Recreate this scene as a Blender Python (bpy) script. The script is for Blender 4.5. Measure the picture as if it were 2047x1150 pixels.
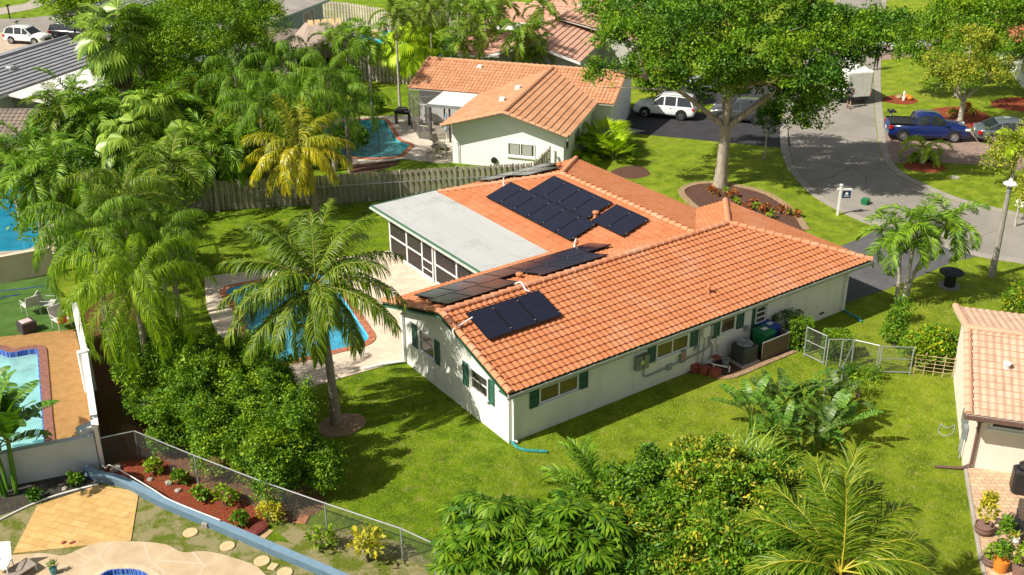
import bpy, bmesh, math, random
import numpy as np
from mathutils import Vector, Matrix, geometry
for o in list(bpy.data.objects): bpy.data.objects.remove(o)
SC = bpy.context.scene; COL = SC.collection
R = math.radians; PI = math.pi
random.seed(7); RNG = np.random.default_rng(7)

# ---------------------------------------------------------------- camera
FPX, PITCH, ROLL, YAW = 2196.53, 25.5835, -0.2516, 35.1794
CPOS = np.array([-19.4837, -27.8885, 22.6652])
_p, _r, _y = R(PITCH), R(ROLL), R(YAW)
_h = np.array([math.sin(_y), math.cos(_y), 0]); _rt = np.array([math.cos(_y), -math.sin(_y), 0])
FW = _h*math.cos(_p)+np.array([0, 0, -math.sin(_p)]); _up = np.cross(_rt, FW)
RT = _rt*math.cos(_r)+_up*math.sin(_r); UP = -_rt*math.sin(_r)+_up*math.cos(_r)
cd = bpy.data.cameras.new('camera'); cam = bpy.data.objects.new('camera', cd); COL.objects.link(cam)
cam.matrix_world = Matrix(((RT[0], UP[0], -FW[0], CPOS[0]), (RT[1], UP[1], -FW[1], CPOS[1]), (RT[2], UP[2], -FW[2], CPOS[2]), (0, 0, 0, 1)))
cd.sensor_fit = 'HORIZONTAL'; cd.sensor_width = 36; cd.lens = 36*FPX/2047; cd.clip_start = .5; cd.clip_end = 2000
SC.camera = cam
# ---------------------------------------------------------------- light
SUN_EL, SUN_AZ = 45.5, 278.3
w = bpy.data.worlds.new('World'); SC.world = w; w.use_nodes = True
nt = w.node_tree; nt.nodes.clear()
sk = nt.nodes.new('ShaderNodeTexSky'); sk.sky_type = 'NISHITA'; sk.sun_disc = False
sk.sun_elevation = R(SUN_EL); sk.sun_rotation = R(SUN_AZ); sk.air_density = 1.0; sk.dust_density = 1.2
bg = nt.nodes.new('ShaderNodeBackground'); bg.inputs[1].default_value = .082
ow = nt.nodes.new('ShaderNodeOutputWorld'); hs = nt.nodes.new('ShaderNodeHueSaturation'); hs.inputs['Saturation'].default_value = .5; tm = nt.nodes.new('ShaderNodeMix'); tm.data_type = 'RGBA'; tm.blend_type = 'MULTIPLY'; tm.inputs[0].default_value = 1; tm.inputs[7].default_value = (1.06, 1.0, .90, 1)
nt.links.new(sk.outputs[0], hs.inputs['Color']); nt.links.new(hs.outputs[0], tm.inputs[6]); nt.links.new(tm.outputs[2], bg.inputs[0]); nt.links.new(bg.outputs[0], ow.inputs[0])
sd = bpy.data.lights.new('sun', 'SUN'); sd.energy = 5.0; sd.angle = R(.53); sd.color = (1, .93, .82)
so = bpy.data.objects.new('sun', sd); COL.objects.link(so)
_sd = Vector((2.5, -.36, -2.58)).normalized(); so.rotation_euler = _sd.to_track_quat('-Z', 'Y').to_euler(); so.location = (-60, 10, 70)
SC.view_settings.view_transform = 'Standard'; SC.view_settings.look = 'None'; SC.view_settings.exposure = .44; SC.view_settings.gamma = 1
SC.cycles.max_bounces = 6; SC.cycles.transparent_max_bounces = 12; SC.cycles.diffuse_bounces = 3
SC.cycles.caustics_reflective = False; SC.cycles.caustics_refractive = False

# ---------------------------------------------------------------- helpers
def G(px, py, z=0.0):
    """point of the plane at height z seen at pixel (px, py) of the 2047x1150 photograph"""
    d = FW*FPX+RT*(px-1023.5)+UP*(575-py); t = (z-CPOS[2])/d[2]; q = CPOS+d*t
    return Vector((q[0], q[1], z))
def GP(pts, z=0.0): return [tuple(G(x, y, z))[:2] for x, y in pts]
def tag(o, label=None, cat=None, group=None, kind=None):
    if label: o['label'] = label
    if cat: o['category'] = cat
    if group: o['group'] = group
    if kind: o['kind'] = kind
    return o
def empty(name, loc, rz=0, label=None, cat=None, group=None):
    o = bpy.data.objects.new(name, None); o.empty_display_size = .2; COL.objects.link(o); o.location = loc; o.rotation_euler = (0, 0, rz)
    return tag(o, label, cat, group)
def link(name, me, parent=None, mats=None):
    o = bpy.data.objects.new(name, me); COL.objects.link(o)
    if parent is not None: o.parent = parent
    return o
def copy_tree(o, parent=None, label=None):
    c = o.copy(); COL.objects.link(c)
    if parent is not None: c.parent = parent
    if label: c['label'] = label
    for ch in list(o.children): copy_tree(ch, c)
    return c
def mesh_np(name, V, F, mat, smooth=False):
    """V (n,3) array, F (m,k) array of equal-size faces"""
    me = bpy.data.meshes.new(name); V = np.asarray(V, np.float32); F = np.asarray(F, np.int32)
    me.vertices.add(len(V)); me.vertices.foreach_set('co', V.ravel())
    k = F.shape[1]; me.loops.add(F.size); me.loops.foreach_set('vertex_index', F.ravel())
    me.polygons.add(len(F)); me.polygons.foreach_set('loop_start', np.arange(len(F), dtype=np.int32)*k)
    me.polygons.foreach_set('loop_total', np.full(len(F), k, np.int32))
    if smooth: me.polygons.foreach_set('use_smooth', np.ones(len(F), bool))
    me.update(calc_edges=True); me.materials.append(mat); return me

class MB:
    def __init__(s): s.v = []; s.f = []; s.mi = []; s.m = 0; s.sm = []; s.smooth = False
    def add(s, vs, fs):
        b = len(s.v); s.v += [tuple(v) for v in vs]; s.f += [tuple(b+i for i in f) for f in fs]
        s.mi += [s.m]*len(fs); s.sm += [s.smooth]*len(fs); return s
    def box(s, x0, x1, y0, y1, z0, z1, M=None):
        vs = [Vector((x, y, z)) for z in (z0, z1) for x, y in ((x0, y0), (x1, y0), (x1, y1), (x0, y1))]
        if M is not None: vs = [M@v for v in vs]
        return s.add(vs, [(3, 2, 1, 0), (4, 5, 6, 7), (0, 1, 5, 4), (1, 2, 6, 5), (2, 3, 7, 6), (3, 0, 4, 7)])
    def cbox(s, c, d, rz=0, M=None):
        m = Matrix.Translation(c)@Matrix.Rotation(rz, 4, 'Z')
        if M is not None: m = M@m
        return s.box(-d[0]/2, d[0]/2, -d[1]/2, d[1]/2, -d[2]/2, d[2]/2, m)
    def bevbox(s, x0, x1, y0, y1, z0, z1, b=.03, M=None):
        rings = []
        for (z, i) in ((z0, b), (z0+b, 0), (z1-b, 0), (z1, b)):
            a, c, d, e = x0+i, x1-i, y0+i, y1-i
            rings.append([(a+b, d, z), (c-b, d, z), (c, d+b, z), (c, e-b, z), (c-b, e, z), (a+b, e, z), (a, e-b, z), (a, d+b, z)])
        return s.loft(rings, M=M)
    def loft(s, rings, cap=True, M=None, close=False):
        n = len(rings[0]); vs = [Vector(v) for r in rings for v in r]
        if M is not None: vs = [M@v for v in vs]
        fs = []; k = len(rings)
        for i in range(k-1+(1 if close else 0)):
            a, b = i*n, ((i+1) % k)*n
            for j in range(n): fs.append((a+j, a+(j+1) % n, b+(j+1) % n, b+j))
        if cap and not close: fs.append(tuple(range(n))[::-1]); fs.append(tuple((k-1)*n+j for j in range(n)))
        return s.add(vs, fs)
    def tube(s, pts, r, n=8, cap=True, M=None):
        pts = [Vector(p) for p in pts]; rs = r if isinstance(r, (list, tuple)) else [r]*len(pts)
        rings = []; prev = None
        for i, p in enumerate(pts):
            t = (pts[min(i+1, len(pts)-1)]-pts[max(i-1, 0)])
            if t.length < 1e-6: t = Vector((0, 0, 1))
            t.normalize()
            if prev is None:
                a = Vector((0, 0, 1)) if abs(t.z) < .9 else Vector((1, 0, 0)); u = t.cross(a).normalized()
            else:
                u = (prev-t*prev.dot(t)); u = u.normalized() if u.length > 1e-6 else t.orthogonal().normalized()
            prev = u; v = t.cross(u)
            rings.append([p+(u*math.cos(k*2*PI/n)+v*math.sin(k*2*PI/n))*rs[i] for k in range(n)])
        return s.loft(rings, cap, M)
    def cyl(s, c, r, h, n=16, r2=None, M=None):
        c = Vector(c); return s.tube([c, c+Vector((0, 0, h))], [r, r if r2 is None else r2], n, True, M)
    def lathe(s, prof, c=(0, 0, 0), n=20, M=None, cap=True):
        return s.loft([[(c[0]+r*math.cos(k*2*PI/n), c[1]+r*math.sin(k*2*PI/n), c[2]+z) for k in range(n)] for r, z in prof], cap, M)
    def poly(s, pts, z0, z1, M=None):
        n = len(pts); a = [(p[0], p[1], z0) for p in pts]; b = [(p[0], p[1], z1) for p in pts]
        return s.loft([a, b], True, M)
    def build(s, name, mat, parent=None, smooth=None, uv=None):
        me = bpy.data.meshes.new(name); me.from_pydata(s.v, [], s.f)
        mats = mat if isinstance(mat, (list, tuple)) else [mat]
        for m in mats: me.materials.append(m)
        me.polygons.foreach_set('material_index', [min(i, len(mats)-1) for i in s.mi])
        me.polygons.foreach_set('use_smooth', [bool(x) if smooth is None else smooth for x in s.sm])
        me.update()
        return link(name, me, parent)

def area2(p): return sum(p[i][0]*p[(i+1) % len(p)][1]-p[(i+1) % len(p)][0]*p[i][1] for i in range(len(p)))
def ccw(p): return list(p) if area2(p) > 0 else list(p)[::-1]
def smoothpoly(P, n=4):
    P = [np.array(p[:2], float) for p in P]; m = len(P); out = []
    for i in range(m):
        a, b, c, d = P[i-1], P[i], P[(i+1) % m], P[(i+2) % m]
        for k in range(n):
            t = k/n; out.append(tuple(.5*((2*b)+(-a+c)*t+(2*a-5*b+4*c-d)*t*t+(-a+3*b-3*c+d)*t**3)))
    return out
def smoothline(P, n=6):
    P = [np.array(p, float) for p in P]; Q = [2*P[0]-P[1]]+P+[2*P[-1]-P[-2]]; out = []
    for i in range(1, len(Q)-2):
        a, b, c, d = Q[i-1:i+3]
        for k in range(n):
            t = k/n; out.append(.5*((2*b)+(-a+c)*t+(2*a-5*b+4*c-d)*t*t+(-a+3*b-3*c+d)*t**3))
    out.append(P[-1]); return [tuple(o) for o in out]
def roundpoly(P, r=.5, n=5):
    out = []; m = len(P)
    for i in range(m):
        a, b, c = (np.array(P[i-1], float), np.array(P[i], float), np.array(P[(i+1) % m], float))
        u = (a-b); lu = np.linalg.norm(u); v = (c-b); lv = np.linalg.norm(v); rr = min(r, lu*.45, lv*.45)
        s0 = b+u/lu*rr; s1 = b+v/lv*rr
        for k in range(n+1):
            t = k/n; out.append(tuple((1-t)**2*s0+2*t*(1-t)*b+t*t*s1))
    return out
def offset(P, d):
    P = ccw(P); m = len(P); out = []
    for i in range(m):
        a, b, c = (np.array(P[i-1][:2]), np.array(P[i][:2]), np.array(P[(i+1) % m][:2]))
        t1 = b-a; t2 = c-b; n1 = np.array([t1[1], -t1[0]])/max(1e-9, np.linalg.norm(t1)); n2 = np.array([t2[1], -t2[0]])/max(1e-9, np.linalg.norm(t2))
        nn = n1+n2; nn /= max(1e-9, np.linalg.norm(nn)); k = max(.5, nn@n1); out.append(tuple(b+nn*d/k))
    return out
def slab(name, outer, z0, z1, mat, holes=(), parent=None, kind='structure'):
    """flat piece with a top at z1, sides down to z0, and holes"""
    loops = [ccw(outer)]+[ccw(h)[::-1] for h in holes]
    tris = geometry.tessellate_polygon([[Vector((p[0], p[1], 0)) for p in l] for l in loops])
    flat = [p for l in loops for p in l]; mb = MB(); fs = []
    for t in tris:
        a, b, c = [flat[i] for i in t]
        s = (b[0]-a[0])*(c[1]-a[1])-(c[0]-a[0])*(b[1]-a[1])
        fs.append(tuple(t) if s > 0 else tuple(t)[::-1])
    mb.add([(p[0], p[1], z1) for p in flat], fs)
    if z1-z0 > 1e-6:
        for l in loops:
            n = len(l); mb.add([(p[0], p[1], z0) for p in l]+[(p[0], p[1], z1) for p in l], [(i, (i+1) % n, n+(i+1) % n, n+i) for i in range(n)])
    o = mb.build(name, mat, parent)
    if kind and parent is None: o['kind'] = kind
    return o
def strip(line, w0, w1):
    """polygon between two offsets of an open line"""
    L = [np.array(p[:2], float) for p in line]; A = []; B = []
    for i in range(len(L)):
        t = L[min(i+1, len(L)-1)]-L[max(i-1, 0)]; t /= np.linalg.norm(t); n = np.array([t[1], -t[0]])
        A.append(tuple(L[i]+n*w0)); B.append(tuple(L[i]+n*w1))
    return A+B[::-1]
def ribbon(name, line, w0, w1, z0, z1, mat, parent=None, kind='structure'):
    P = strip(line, w0, w1); n = len(line); mb = MB()
    rings = [[(P[i][0], P[i][1], z0), (P[i][0], P[i][1], z1), (P[2*n-1-i][0], P[2*n-1-i][1], z1), (P[2*n-1-i][0], P[2*n-1-i][1], z0)] for i in range(n)]
    mb.loft(rings); o = mb.build(name, mat, parent)
    if kind and parent is None: o['kind'] = kind
    return o

# ---------------------------------------------------------------- materials
MATS = {}
class N:
    def __init__(s, name):
        s.m = bpy.data.materials.new(name); s.m.use_nodes = True; s.t = s.m.node_tree; s.t.nodes.clear()
        s.out = s.n('ShaderNodeOutputMaterial'); s.b = s.n('ShaderNodeBsdfPrincipled'); s.l(s.b.outputs[0], s.out.inputs[0])
        MATS[name] = s.m
    def n(s, ty, **k):
        x = s.t.nodes.new(ty)
        for a, b in k.items(): setattr(x, a, b)
        return x
    def l(s, a, b): s.t.links.new(a, b)
    def coord(s, kind='Object'):
        return s.n('ShaderNodeTexCoord').outputs[kind]
    def noise(s, vec, scale, detail=4, rough=.6):
        x = s.n('ShaderNodeTexNoise'); x.inputs['Scale'].default_value = scale; x.inputs['Detail'].default_value = detail; x.inputs['Roughness'].default_value = rough
        s.l(vec, x.inputs['Vector']); return x.outputs['Fac']
    def ramp(s, fac, stops):
        x = s.n('ShaderNodeValToRGB'); e = x.color_ramp.elements
        while len(e) < len(stops): e.new(.5)
        for i, (p, c) in enumerate(stops): e[i].position = p; e[i].color = (*c, 1) if len(c) == 3 else c
        s.l(fac, x.inputs[0]); return x.outputs[0]
    def mix(s, f, a, b, mode='MIX'):
        x = s.n('ShaderNodeMix', data_type='RGBA', blend_type=mode)
        for sock, v in ((x.inputs[0], f), (x.inputs[6], a), (x.inputs[7], b)):
            if isinstance(v, (int, float)): sock.default_value = v
            elif isinstance(v, tuple): sock.default_value = (*v, 1)
            else: s.l(v, sock)
        return x.outputs[2]
    def math(s, op, a, b=0.0):
        x = s.n('ShaderNodeMath', operation=op)
        for i, v in enumerate((a, b)):
            if isinstance(v, (int, float)): x.inputs[i].default_value = v
            else: s.l(v, x.inputs[i])
        return x.outputs[0]
    def bump(s, h, strength=.5, dist=.02):
        x = s.n('ShaderNodeBump'); x.inputs['Strength'].default_value = strength; x.inputs['Distance'].default_value = dist
        s.l(h, x.inputs['Height']); s.l(x.outputs[0], s.b.inputs['Normal']); return x
    def set(s, col=None, rough=None, metal=None, spec=None):
        if col is not None:
            if isinstance(col, tuple): s.b.inputs['Base Color'].default_value = (*col, 1)
            else: s.l(col, s.b.inputs['Base Color'])
        if rough is not None: s.b.inputs['Roughness'].default_value = rough
        if metal is not None: s.b.inputs['Metallic'].default_value = metal
        if spec is not None: s.b.inputs['Specular IOR Level'].default_value = spec
        return s.m
def gm(name, col, rough=.7, metal=0, var=.18, scale=3, bump=0, bscale=60, spec=.4):
    """general painted / stained surface with uneven tone"""
    s = N(name); c = s.coord(); f = s.noise(c, scale, 5)
    a = tuple(x*(1-var) for x in col); b = tuple(min(1, x*(1+var)) for x in col)
    colr = s.ramp(f, [(.3, a), (.7, b)])
    if bump: s.bump(s.noise(c, bscale, 3), bump, .01)
    return s.set(colr, rough, metal, spec)
def leafmat(name, cols, trans=.35, rough=.5, spec=.25):
    s = N(name); g = s.n('ShaderNodeNewGeometry')
    n = s.noise(s.coord(), .9, 2)
    f = s.math('ADD', s.math('MULTIPLY', g.outputs['Random Per Island'], .72), s.math('MULTIPLY', n, .45))
    k = len(cols); col = s.ramp(f, [(.12+.8*i/(k-1), c) for i, c in enumerate(cols)])
    s.set(col, rough, 0, spec)
    tr = s.n('ShaderNodeBsdfTranslucent'); bright = s.mix(1.0, col, (1.3, 1.6, .35), 'MULTIPLY'); s.l(bright, tr.inputs[0])
    mx = s.n('ShaderNodeMixShader'); mx.inputs[0].default_value = trans*.62
    s.l(s.b.outputs[0], mx.inputs[1]); s.l(tr.outputs[0], mx.inputs[2]); s.l(mx.outputs[0], s.out.inputs[0]); return s.m
def seethrough(name, col, alpha, rough=.6):
    s = N(name); s.set(col, rough)
    tr = s.n('ShaderNodeBsdfTransparent'); mx = s.n('ShaderNodeMixShader'); mx.inputs[0].default_value = alpha
    s.l(tr.outputs[0], mx.inputs[1]); s.l(s.b.outputs[0], mx.inputs[2]); s.l(mx.outputs[0], s.out.inputs[0]); return s.m
# ---------------------------------------------------------------- shared materials
def grassmat(name, dark, mid, light, straw, dry=None):
    s = N(name); c = s.coord()
    big = s.noise(c, .16, 4); med = s.noise(c, 1.1, 5, .7); fine = s.noise(c, 10, 9, .95)
    f = s.math('ADD', s.math('MULTIPLY', med, .4), s.math('MULTIPLY', fine, .6))
    col = s.ramp(f, [(.41, dark), (.5, mid), (.6, light)])
    if dry:
        sp = s.n('ShaderNodeSeparateXYZ'); s.l(c, sp.inputs[0]); v = s.math('ADD', s.math('SUBTRACT', s.math('MULTIPLY', sp.outputs[0], .16), s.math('MULTIPLY', sp.outputs[1], .12)), s.math('MULTIPLY', s.noise(c, .35, 3), 2.4))
        col = s.mix(s.ramp(s.math('MULTIPLY', v, .25), [(.28, (0, 0, 0)), (.72, (1, 1, 1))]), col, s.ramp(f, [(.41, dry[0]), (.5, dry[1]), (.6, dry[2])]))
    k = s.ramp(big, [(.5, (0, 0, 0)), (.72, (.5, .5, .5))]); col = s.mix(k, col, straw)
    br = s.noise(c, 2.6, 6, .75); col = s.mix(s.ramp(br, [(.54, (0, 0, 0)), (.68, (.75, .75, .75))]), col, (.36, .32, .10)) if dry else col
    s.bump(fine, 1, .09); return s.set(col, .85, 0, .15)
lawn = grassmat('grass_turf', (.05, .11, .003), (.15, .255, .006), (.29, .38, .014), (.29, .34, .03), ((.075, .14, .004), (.20, .285, .012), (.34, .41, .028)))
def sand_grass():
    s = N('patchy_turf'); c = s.coord(); a = s.noise(c, 1.3, 6, .7); b = s.noise(c, 22, 4, .8)
    g = s.ramp(b, [(.35, (.05, .085, .008)), (.65, (.20, .235, .03))]); d = s.ramp(b, [(.3, (.16, .14, .06)), (.7, (.42, .37, .2))])
    col = s.mix(s.ramp(a, [(.44, (0, 0, 0)), (.56, (1, 1, 1))]), g, d); s.bump(b, .8, .05); return s.set(col, .95, 0, .1)
M_patchy = sand_grass()
def mulchmat(name, a, b):
    s = N(name); c = s.coord(); v = s.n('ShaderNodeTexVoronoi'); v.inputs['Scale'].default_value = 16; s.l(c, v.inputs['Vector'])
    f = s.noise(c, 30, 5, .8); col = s.ramp(f, [(.3, a), (.68, b)]); col = s.mix(.35, col, v.outputs['Color'], 'OVERLAY')
    s.bump(f, 1, .06); return s.set(col, .95, 0, .1)
M_redmulch = mulchmat('red_mulch', (.12, .028, .014), (.42, .11, .055)); M_brownmulch = mulchmat('brown_mulch', (.05, .025, .018), (.22, .12, .09))
M_palemulch = mulchmat('pale_chips', (.2, .12, .06), (.6, .43, .27)); M_soil = mulchmat('leaf_litter', (.06, .03, .015), (.25, .12, .06))
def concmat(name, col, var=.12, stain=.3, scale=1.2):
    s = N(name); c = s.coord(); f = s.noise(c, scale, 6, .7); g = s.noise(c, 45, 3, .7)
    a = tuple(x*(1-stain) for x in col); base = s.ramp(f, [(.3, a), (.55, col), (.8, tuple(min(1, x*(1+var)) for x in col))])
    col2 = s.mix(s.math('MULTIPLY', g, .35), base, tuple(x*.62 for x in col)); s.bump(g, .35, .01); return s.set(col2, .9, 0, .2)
def roadmat():
    s = N('road_asphalt'); c = s.coord(); f = s.noise(c, .35, 6, .7); g = s.noise(c, 40, 3, .8); h = s.noise(c, 1.6, 5, .75); dn = s.n('ShaderNodeTexNoise'); dn.inputs['Scale'].default_value = .8; s.l(c, dn.inputs['Vector'])
    v = s.n('ShaderNodeTexVoronoi', feature='DISTANCE_TO_EDGE'); v.inputs['Scale'].default_value = .22; s.l(s.mix(.25, c, dn.outputs['Color']), v.inputs['Vector'])
    col = s.ramp(f, [(.3, (.235, .215, .185)), (.55, (.31, .285, .25)), (.8, (.35, .325, .285))]); col = s.mix(s.math('MULTIPLY', g, .35), col, (.16, .15, .13)); col = s.mix(s.ramp(h, [(.6, (0, 0, 0)), (.74, (.45, .45, .45))]), col, (.13, .12, .11))
    col = s.mix(s.ramp(v.outputs[0], [(.002, (.6, .6, .6)), (.006, (0, 0, 0))]), col, (.09, .085, .08)); s.bump(g, .4, .01); return s.set(col, .92, 0, .2)
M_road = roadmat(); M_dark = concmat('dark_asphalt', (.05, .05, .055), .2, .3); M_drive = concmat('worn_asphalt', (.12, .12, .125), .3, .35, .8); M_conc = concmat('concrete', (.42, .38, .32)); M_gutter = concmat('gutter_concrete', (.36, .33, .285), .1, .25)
def tiledfloor(name, cols, bw, bh, mortar, msize=.02, rot=0, off=.5, rough=.85, bump=.3):
    s = N(name); mp = s.n('ShaderNodeMapping'); mp.inputs['Rotation'].default_value = (0, 0, rot); s.l(s.coord(), mp.inputs[0])
    b = s.n('ShaderNodeTexBrick'); b.offset = off; s.l(mp.outputs[0], b.inputs['Vector']); b.inputs['Scale'].default_value = 1
    b.inputs['Brick Width'].default_value = bw; b.inputs['Row Height'].default_value = bh; b.inputs['Mortar Size'].default_value = msize
    b.inputs['Color1'].default_value = (*cols[0], 1); b.inputs['Color2'].default_value = (*cols[1], 1); b.inputs['Mortar'].default_value = (*mortar, 1)
    f = s.noise(s.coord(), 1.7, 6, .7); col = s.mix(.5, b.outputs['Color'], s.ramp(f, [(.3, (.32, .31, .3)), (.7, (.66, .66, .66))]), 'OVERLAY')
    if bump: s.bump(s.math('SUBTRACT', 1, b.outputs['Fac']), bump, .01)
    return s.set(col, rough, 0, .3)
M_trav = tiledfloor('travertine', ((.60, .50, .385), (.69, .585, .46)), .61, .41, (.47, .38, .29), .006, .1)
M_pavred = tiledfloor('brick_paver', ((.27, .19, .16), (.36, .25, .2)), .3, .15, (.17, .13, .11), .012, .4)
M_paver = tiledfloor('tan_paver', ((.53, .35, .22), (.64, .45, .29)), .3, .2, (.32, .22, .15), .012, .64)
M_yel = tiledfloor('yellow_paver', ((.52, .33, .12), (.60, .40, .165)), .6, .3, (.42, .26, .09), .012, .93)
M_oran = concmat('pebble_deck', (.38, .215, .08), .2, .3, 3)
M_flag = None
def flagmat():
    s = N('flagstone'); c = s.coord(); v = s.n('ShaderNodeTexVoronoi', feature='DISTANCE_TO_EDGE'); v.inputs['Scale'].default_value = .75; s.l(c, v.inputs['Vector'])
    v2 = s.n('ShaderNodeTexVoronoi'); v2.inputs['Scale'].default_value = .75; s.l(c, v2.inputs['Vector'])
    f = s.noise(c, 2, 5); base = s.mix(s.math('MULTIPLY', v2.outputs['Distance'], .8), (.47, .35, .22), (.55, .43, .29)); base = s.mix(.4, base, s.ramp(f, [(.3, (.35, .35, .35)), (.7, (.65, .65, .65))]), 'OVERLAY')
    col = s.mix(s.ramp(v.outputs[0], [(.01, (.8, .8, .8)), (.022, (0, 0, 0))]), base, (.56, .46, .34)); return s.set(col, .85, 0, .2)
M_flag = flagmat()
def tilemat(name, cols, mort=None, weather=(.45, .3, .22), wamt=.25):
    s = N(name); uv = s.coord('UV'); fl = s.n('ShaderNodeVectorMath', operation='FLOOR'); s.l(uv, fl.inputs[0])
    wn = s.n('ShaderNodeTexWhiteNoise', noise_dimensions='2D'); s.l(fl.outputs[0], wn.inputs[0])
    n1 = s.noise(s.coord(), .6, 5, .7); n2 = s.noise(s.coord(), 9, 4, .7)
    f = s.math('ADD', s.math('MULTIPLY', wn.outputs[0], .38), s.math('MULTIPLY', n2, .62)); k = len(cols)
    col = s.ramp(f, [(.15+.7*i/(k-1), c) for i, c in enumerate(cols)])
    col = s.mix(s.math('MULTIPLY', s.ramp(n1, [(.5, (0, 0, 0)), (.75, (1, 1, 1))]), wamt), col, weather)
    mp = s.n('ShaderNodeMapping'); mp.inputs['Scale'].default_value = (1, .12, 1); s.l(uv, mp.inputs[0]); n3 = s.noise(mp.outputs[0], 1.1, 4, .7); col = s.mix(s.ramp(n3, [(.56, (0, 0, 0)), (.74, (.5, .5, .5))]), col, tuple(x*.55 for x in cols[0]))
    s.bump(n2, .25, .01); return s.set(col, .78, 0, .25)
M_tile = tilemat('terracotta_tile', ((.42, .150, .062), (.485, .180, .078), (.55, .215, .098)), weather=(.52, .30, .2), wamt=.5)
M_tile2 = tilemat('weathered_clay_tile', ((.44, .20, .10), (.52, .26, .14), (.60, .34, .2)), weather=(.55, .38, .25))
M_tile3 = tilemat('pink_tile', ((.46, .25, .17), (.56, .32, .23), (.62, .38, .28)), weather=(.35, .24, .2))
M_tile4 = tilemat('beige_tile', ((.48, .30, .20), (.57, .38, .27), (.63, .44, .33)), weather=(.58, .44, .36))
M_tile5 = tilemat('slate_tile', ((.20, .205, .22), (.25, .255, .275), (.30, .305, .325)), weather=(.32, .32, .34))
M_tile6 = tilemat('grey_brown_tile', ((.16, .13, .11), (.23, .19, .16), (.3, .25, .2)))
M_tile7 = tilemat('red_brown_tile', ((.32, .11, .06), (.42, .16, .08), (.5, .22, .12)))
M_cap = tilemat('ridge_clay', ((.55, .21, .1), (.64, .28, .15)), weather=(.74, .5, .4), wamt=.5)
def wallmat():
    s = N('white_stucco'); c = s.coord(); mp = s.n('ShaderNodeMapping'); mp.inputs['Scale'].default_value = (2.2, 2.2, .35); s.l(c, mp.inputs[0]); a = s.noise(mp.outputs[0], 1.4, 5, .7); b = s.noise(c, .8, 4)
    col = s.mix(s.ramp(a, [(.52, (0, 0, 0)), (.78, (.75, .75, .75))]), (.80, .79, .74), (.60, .57, .49)); col = s.mix(s.ramp(b, [(.45, (0, 0, 0)), (.7, (.35, .35, .35))]), col, (.70, .69, .62)); s.bump(s.noise(c, 38, 3), .35, .012); return s.set(col, .88, 0, .2)
M_wall = wallmat(); M_wallw = gm('bright_stucco', (.84, .84, .84), .85, 0, .03, 1.5, .2, 30)
M_wallcream = gm('cream_stucco', (.78, .70, .60), .9, 0, .05, 1, .2, 30); M_wallgrey = gm('grey_stucco', (.50, .50, .45), .85, 0, .06, 1, .2, 30)
M_beige = gm('sand_stucco', (.60, .50, .37), .9, 0, .12, 1.3, .3, 30); M_sage = gm('sage_stucco', (.30, .36, .31), .85, 0, .06, 1, .1)
M_green = gm('dark_green_paint', (.028, .105, .070), .55, 0, .15, 4); M_greent = gm('green_trim', (.05, .14, .08), .6, 0, .15, 4)
M_gutm = gm('gutter_metal', (.45, .47, .44), .45, .3, .15, 6); M_white = gm('white_paint', (.80, .80, .78), .5, 0, .04, 5); M_brownm = gm('brown_metal', (.17, .10, .085), .5, .2)
def memb():
    s = N('grey_membrane'); c = s.coord(); mp = s.n('ShaderNodeMapping'); mp.inputs['Rotation'].default_value = (0, 0, PI/2); s.l(c, mp.inputs[0]); b = s.n('ShaderNodeTexBrick'); b.offset = .3; s.l(mp.outputs[0], b.inputs['Vector']); b.inputs['Scale'].default_value = 1
    b.inputs['Brick Width'].default_value = 7; b.inputs['Row Height'].default_value = .95; b.inputs['Mortar Size'].default_value = .012; b.inputs['Color1'].default_value = (.425, .44, .435, 1); b.inputs['Color2'].default_value = (.45, .465, .46, 1); b.inputs['Mortar'].default_value = (.34, .355, .35, 1)
    a = s.noise(c, .55, 6, .7); d = s.noise(c, 5, 5, .8); col = s.mix(s.ramp(a, [(.52, (0, 0, 0)), (.68, (.55, .55, .55))]), b.outputs['Color'], (.28, .29, .265)); col = s.mix(s.ramp(d, [(.62, (0, 0, 0)), (.74, (.4, .4, .4))]), col, (.25, .25, .22)); return s.set(col, .85, 0, .25)
M_flatroof = memb(); M_whiteroof = concmat('white_membrane', (.82, .80, .76), .04, .07, .6); M_greyroof = concmat('stained_membrane', (.36, .33, .30), .12, .45, .5)
M_black = gm('black_plastic', (.018, .019, .021), .45, 0, .2); M_rubber = gm('tyre_rubber', (.012, .012, .012), .8); M_alu = gm('bright_aluminium', (.55, .56, .57), .35, .8, .08); M_galv = gm('galvanised_steel', (.42, .44, .45), .5, .5, .12, 8)
M_greymetal = gm('painted_grey_metal', (.23, .26, .26), .5, .2, .15); M_pipe = gm('grey_conduit', (.30, .33, .33), .55, .1, .1); M_pvc = gm('white_pvc', (.78, .77, .72), .4, 0, .05)
M_greenpl = gm('green_plastic', (.012, .17, .06), .45, 0, .12); M_bluepl = gm('blue_plastic', (.015, .07, .32), .45, 0, .12); M_tealhose = gm('teal_hose', (.03, .23, .22), .5, 0, .45, 9)
M_brickstk = gm('red_brick', (.30, .075, .05), .9, 0, .25, 9, .3); M_tan = gm('tan_board', (.15, .105, .07), .9, 0, .25, 14, .3); M_dgrey = gm('charcoal_fabric', (.045, .045, .05), .9)
def glassmat(name, col, rough=.08):
    s = N(name); f = s.noise(s.coord(), 1.2, 3); return s.set(s.ramp(f, [(.3, tuple(x*.7 for x in col)), (.7, tuple(x*1.3 for x in col))]), rough, 0, .8)
M_glass = glassmat('window_glass', (.06, .055, .045)); M_glassb = glassmat('brown_window_glass', (.11, .075, .035)); M_carglass = glassmat('car_glass', (.02, .025, .03), .04)
M_screen = seethrough('insect_screen', (.045, .04, .04), .55); M_screenl = seethrough('light_insect_screen', (.07, .07, .07), .55)
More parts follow.
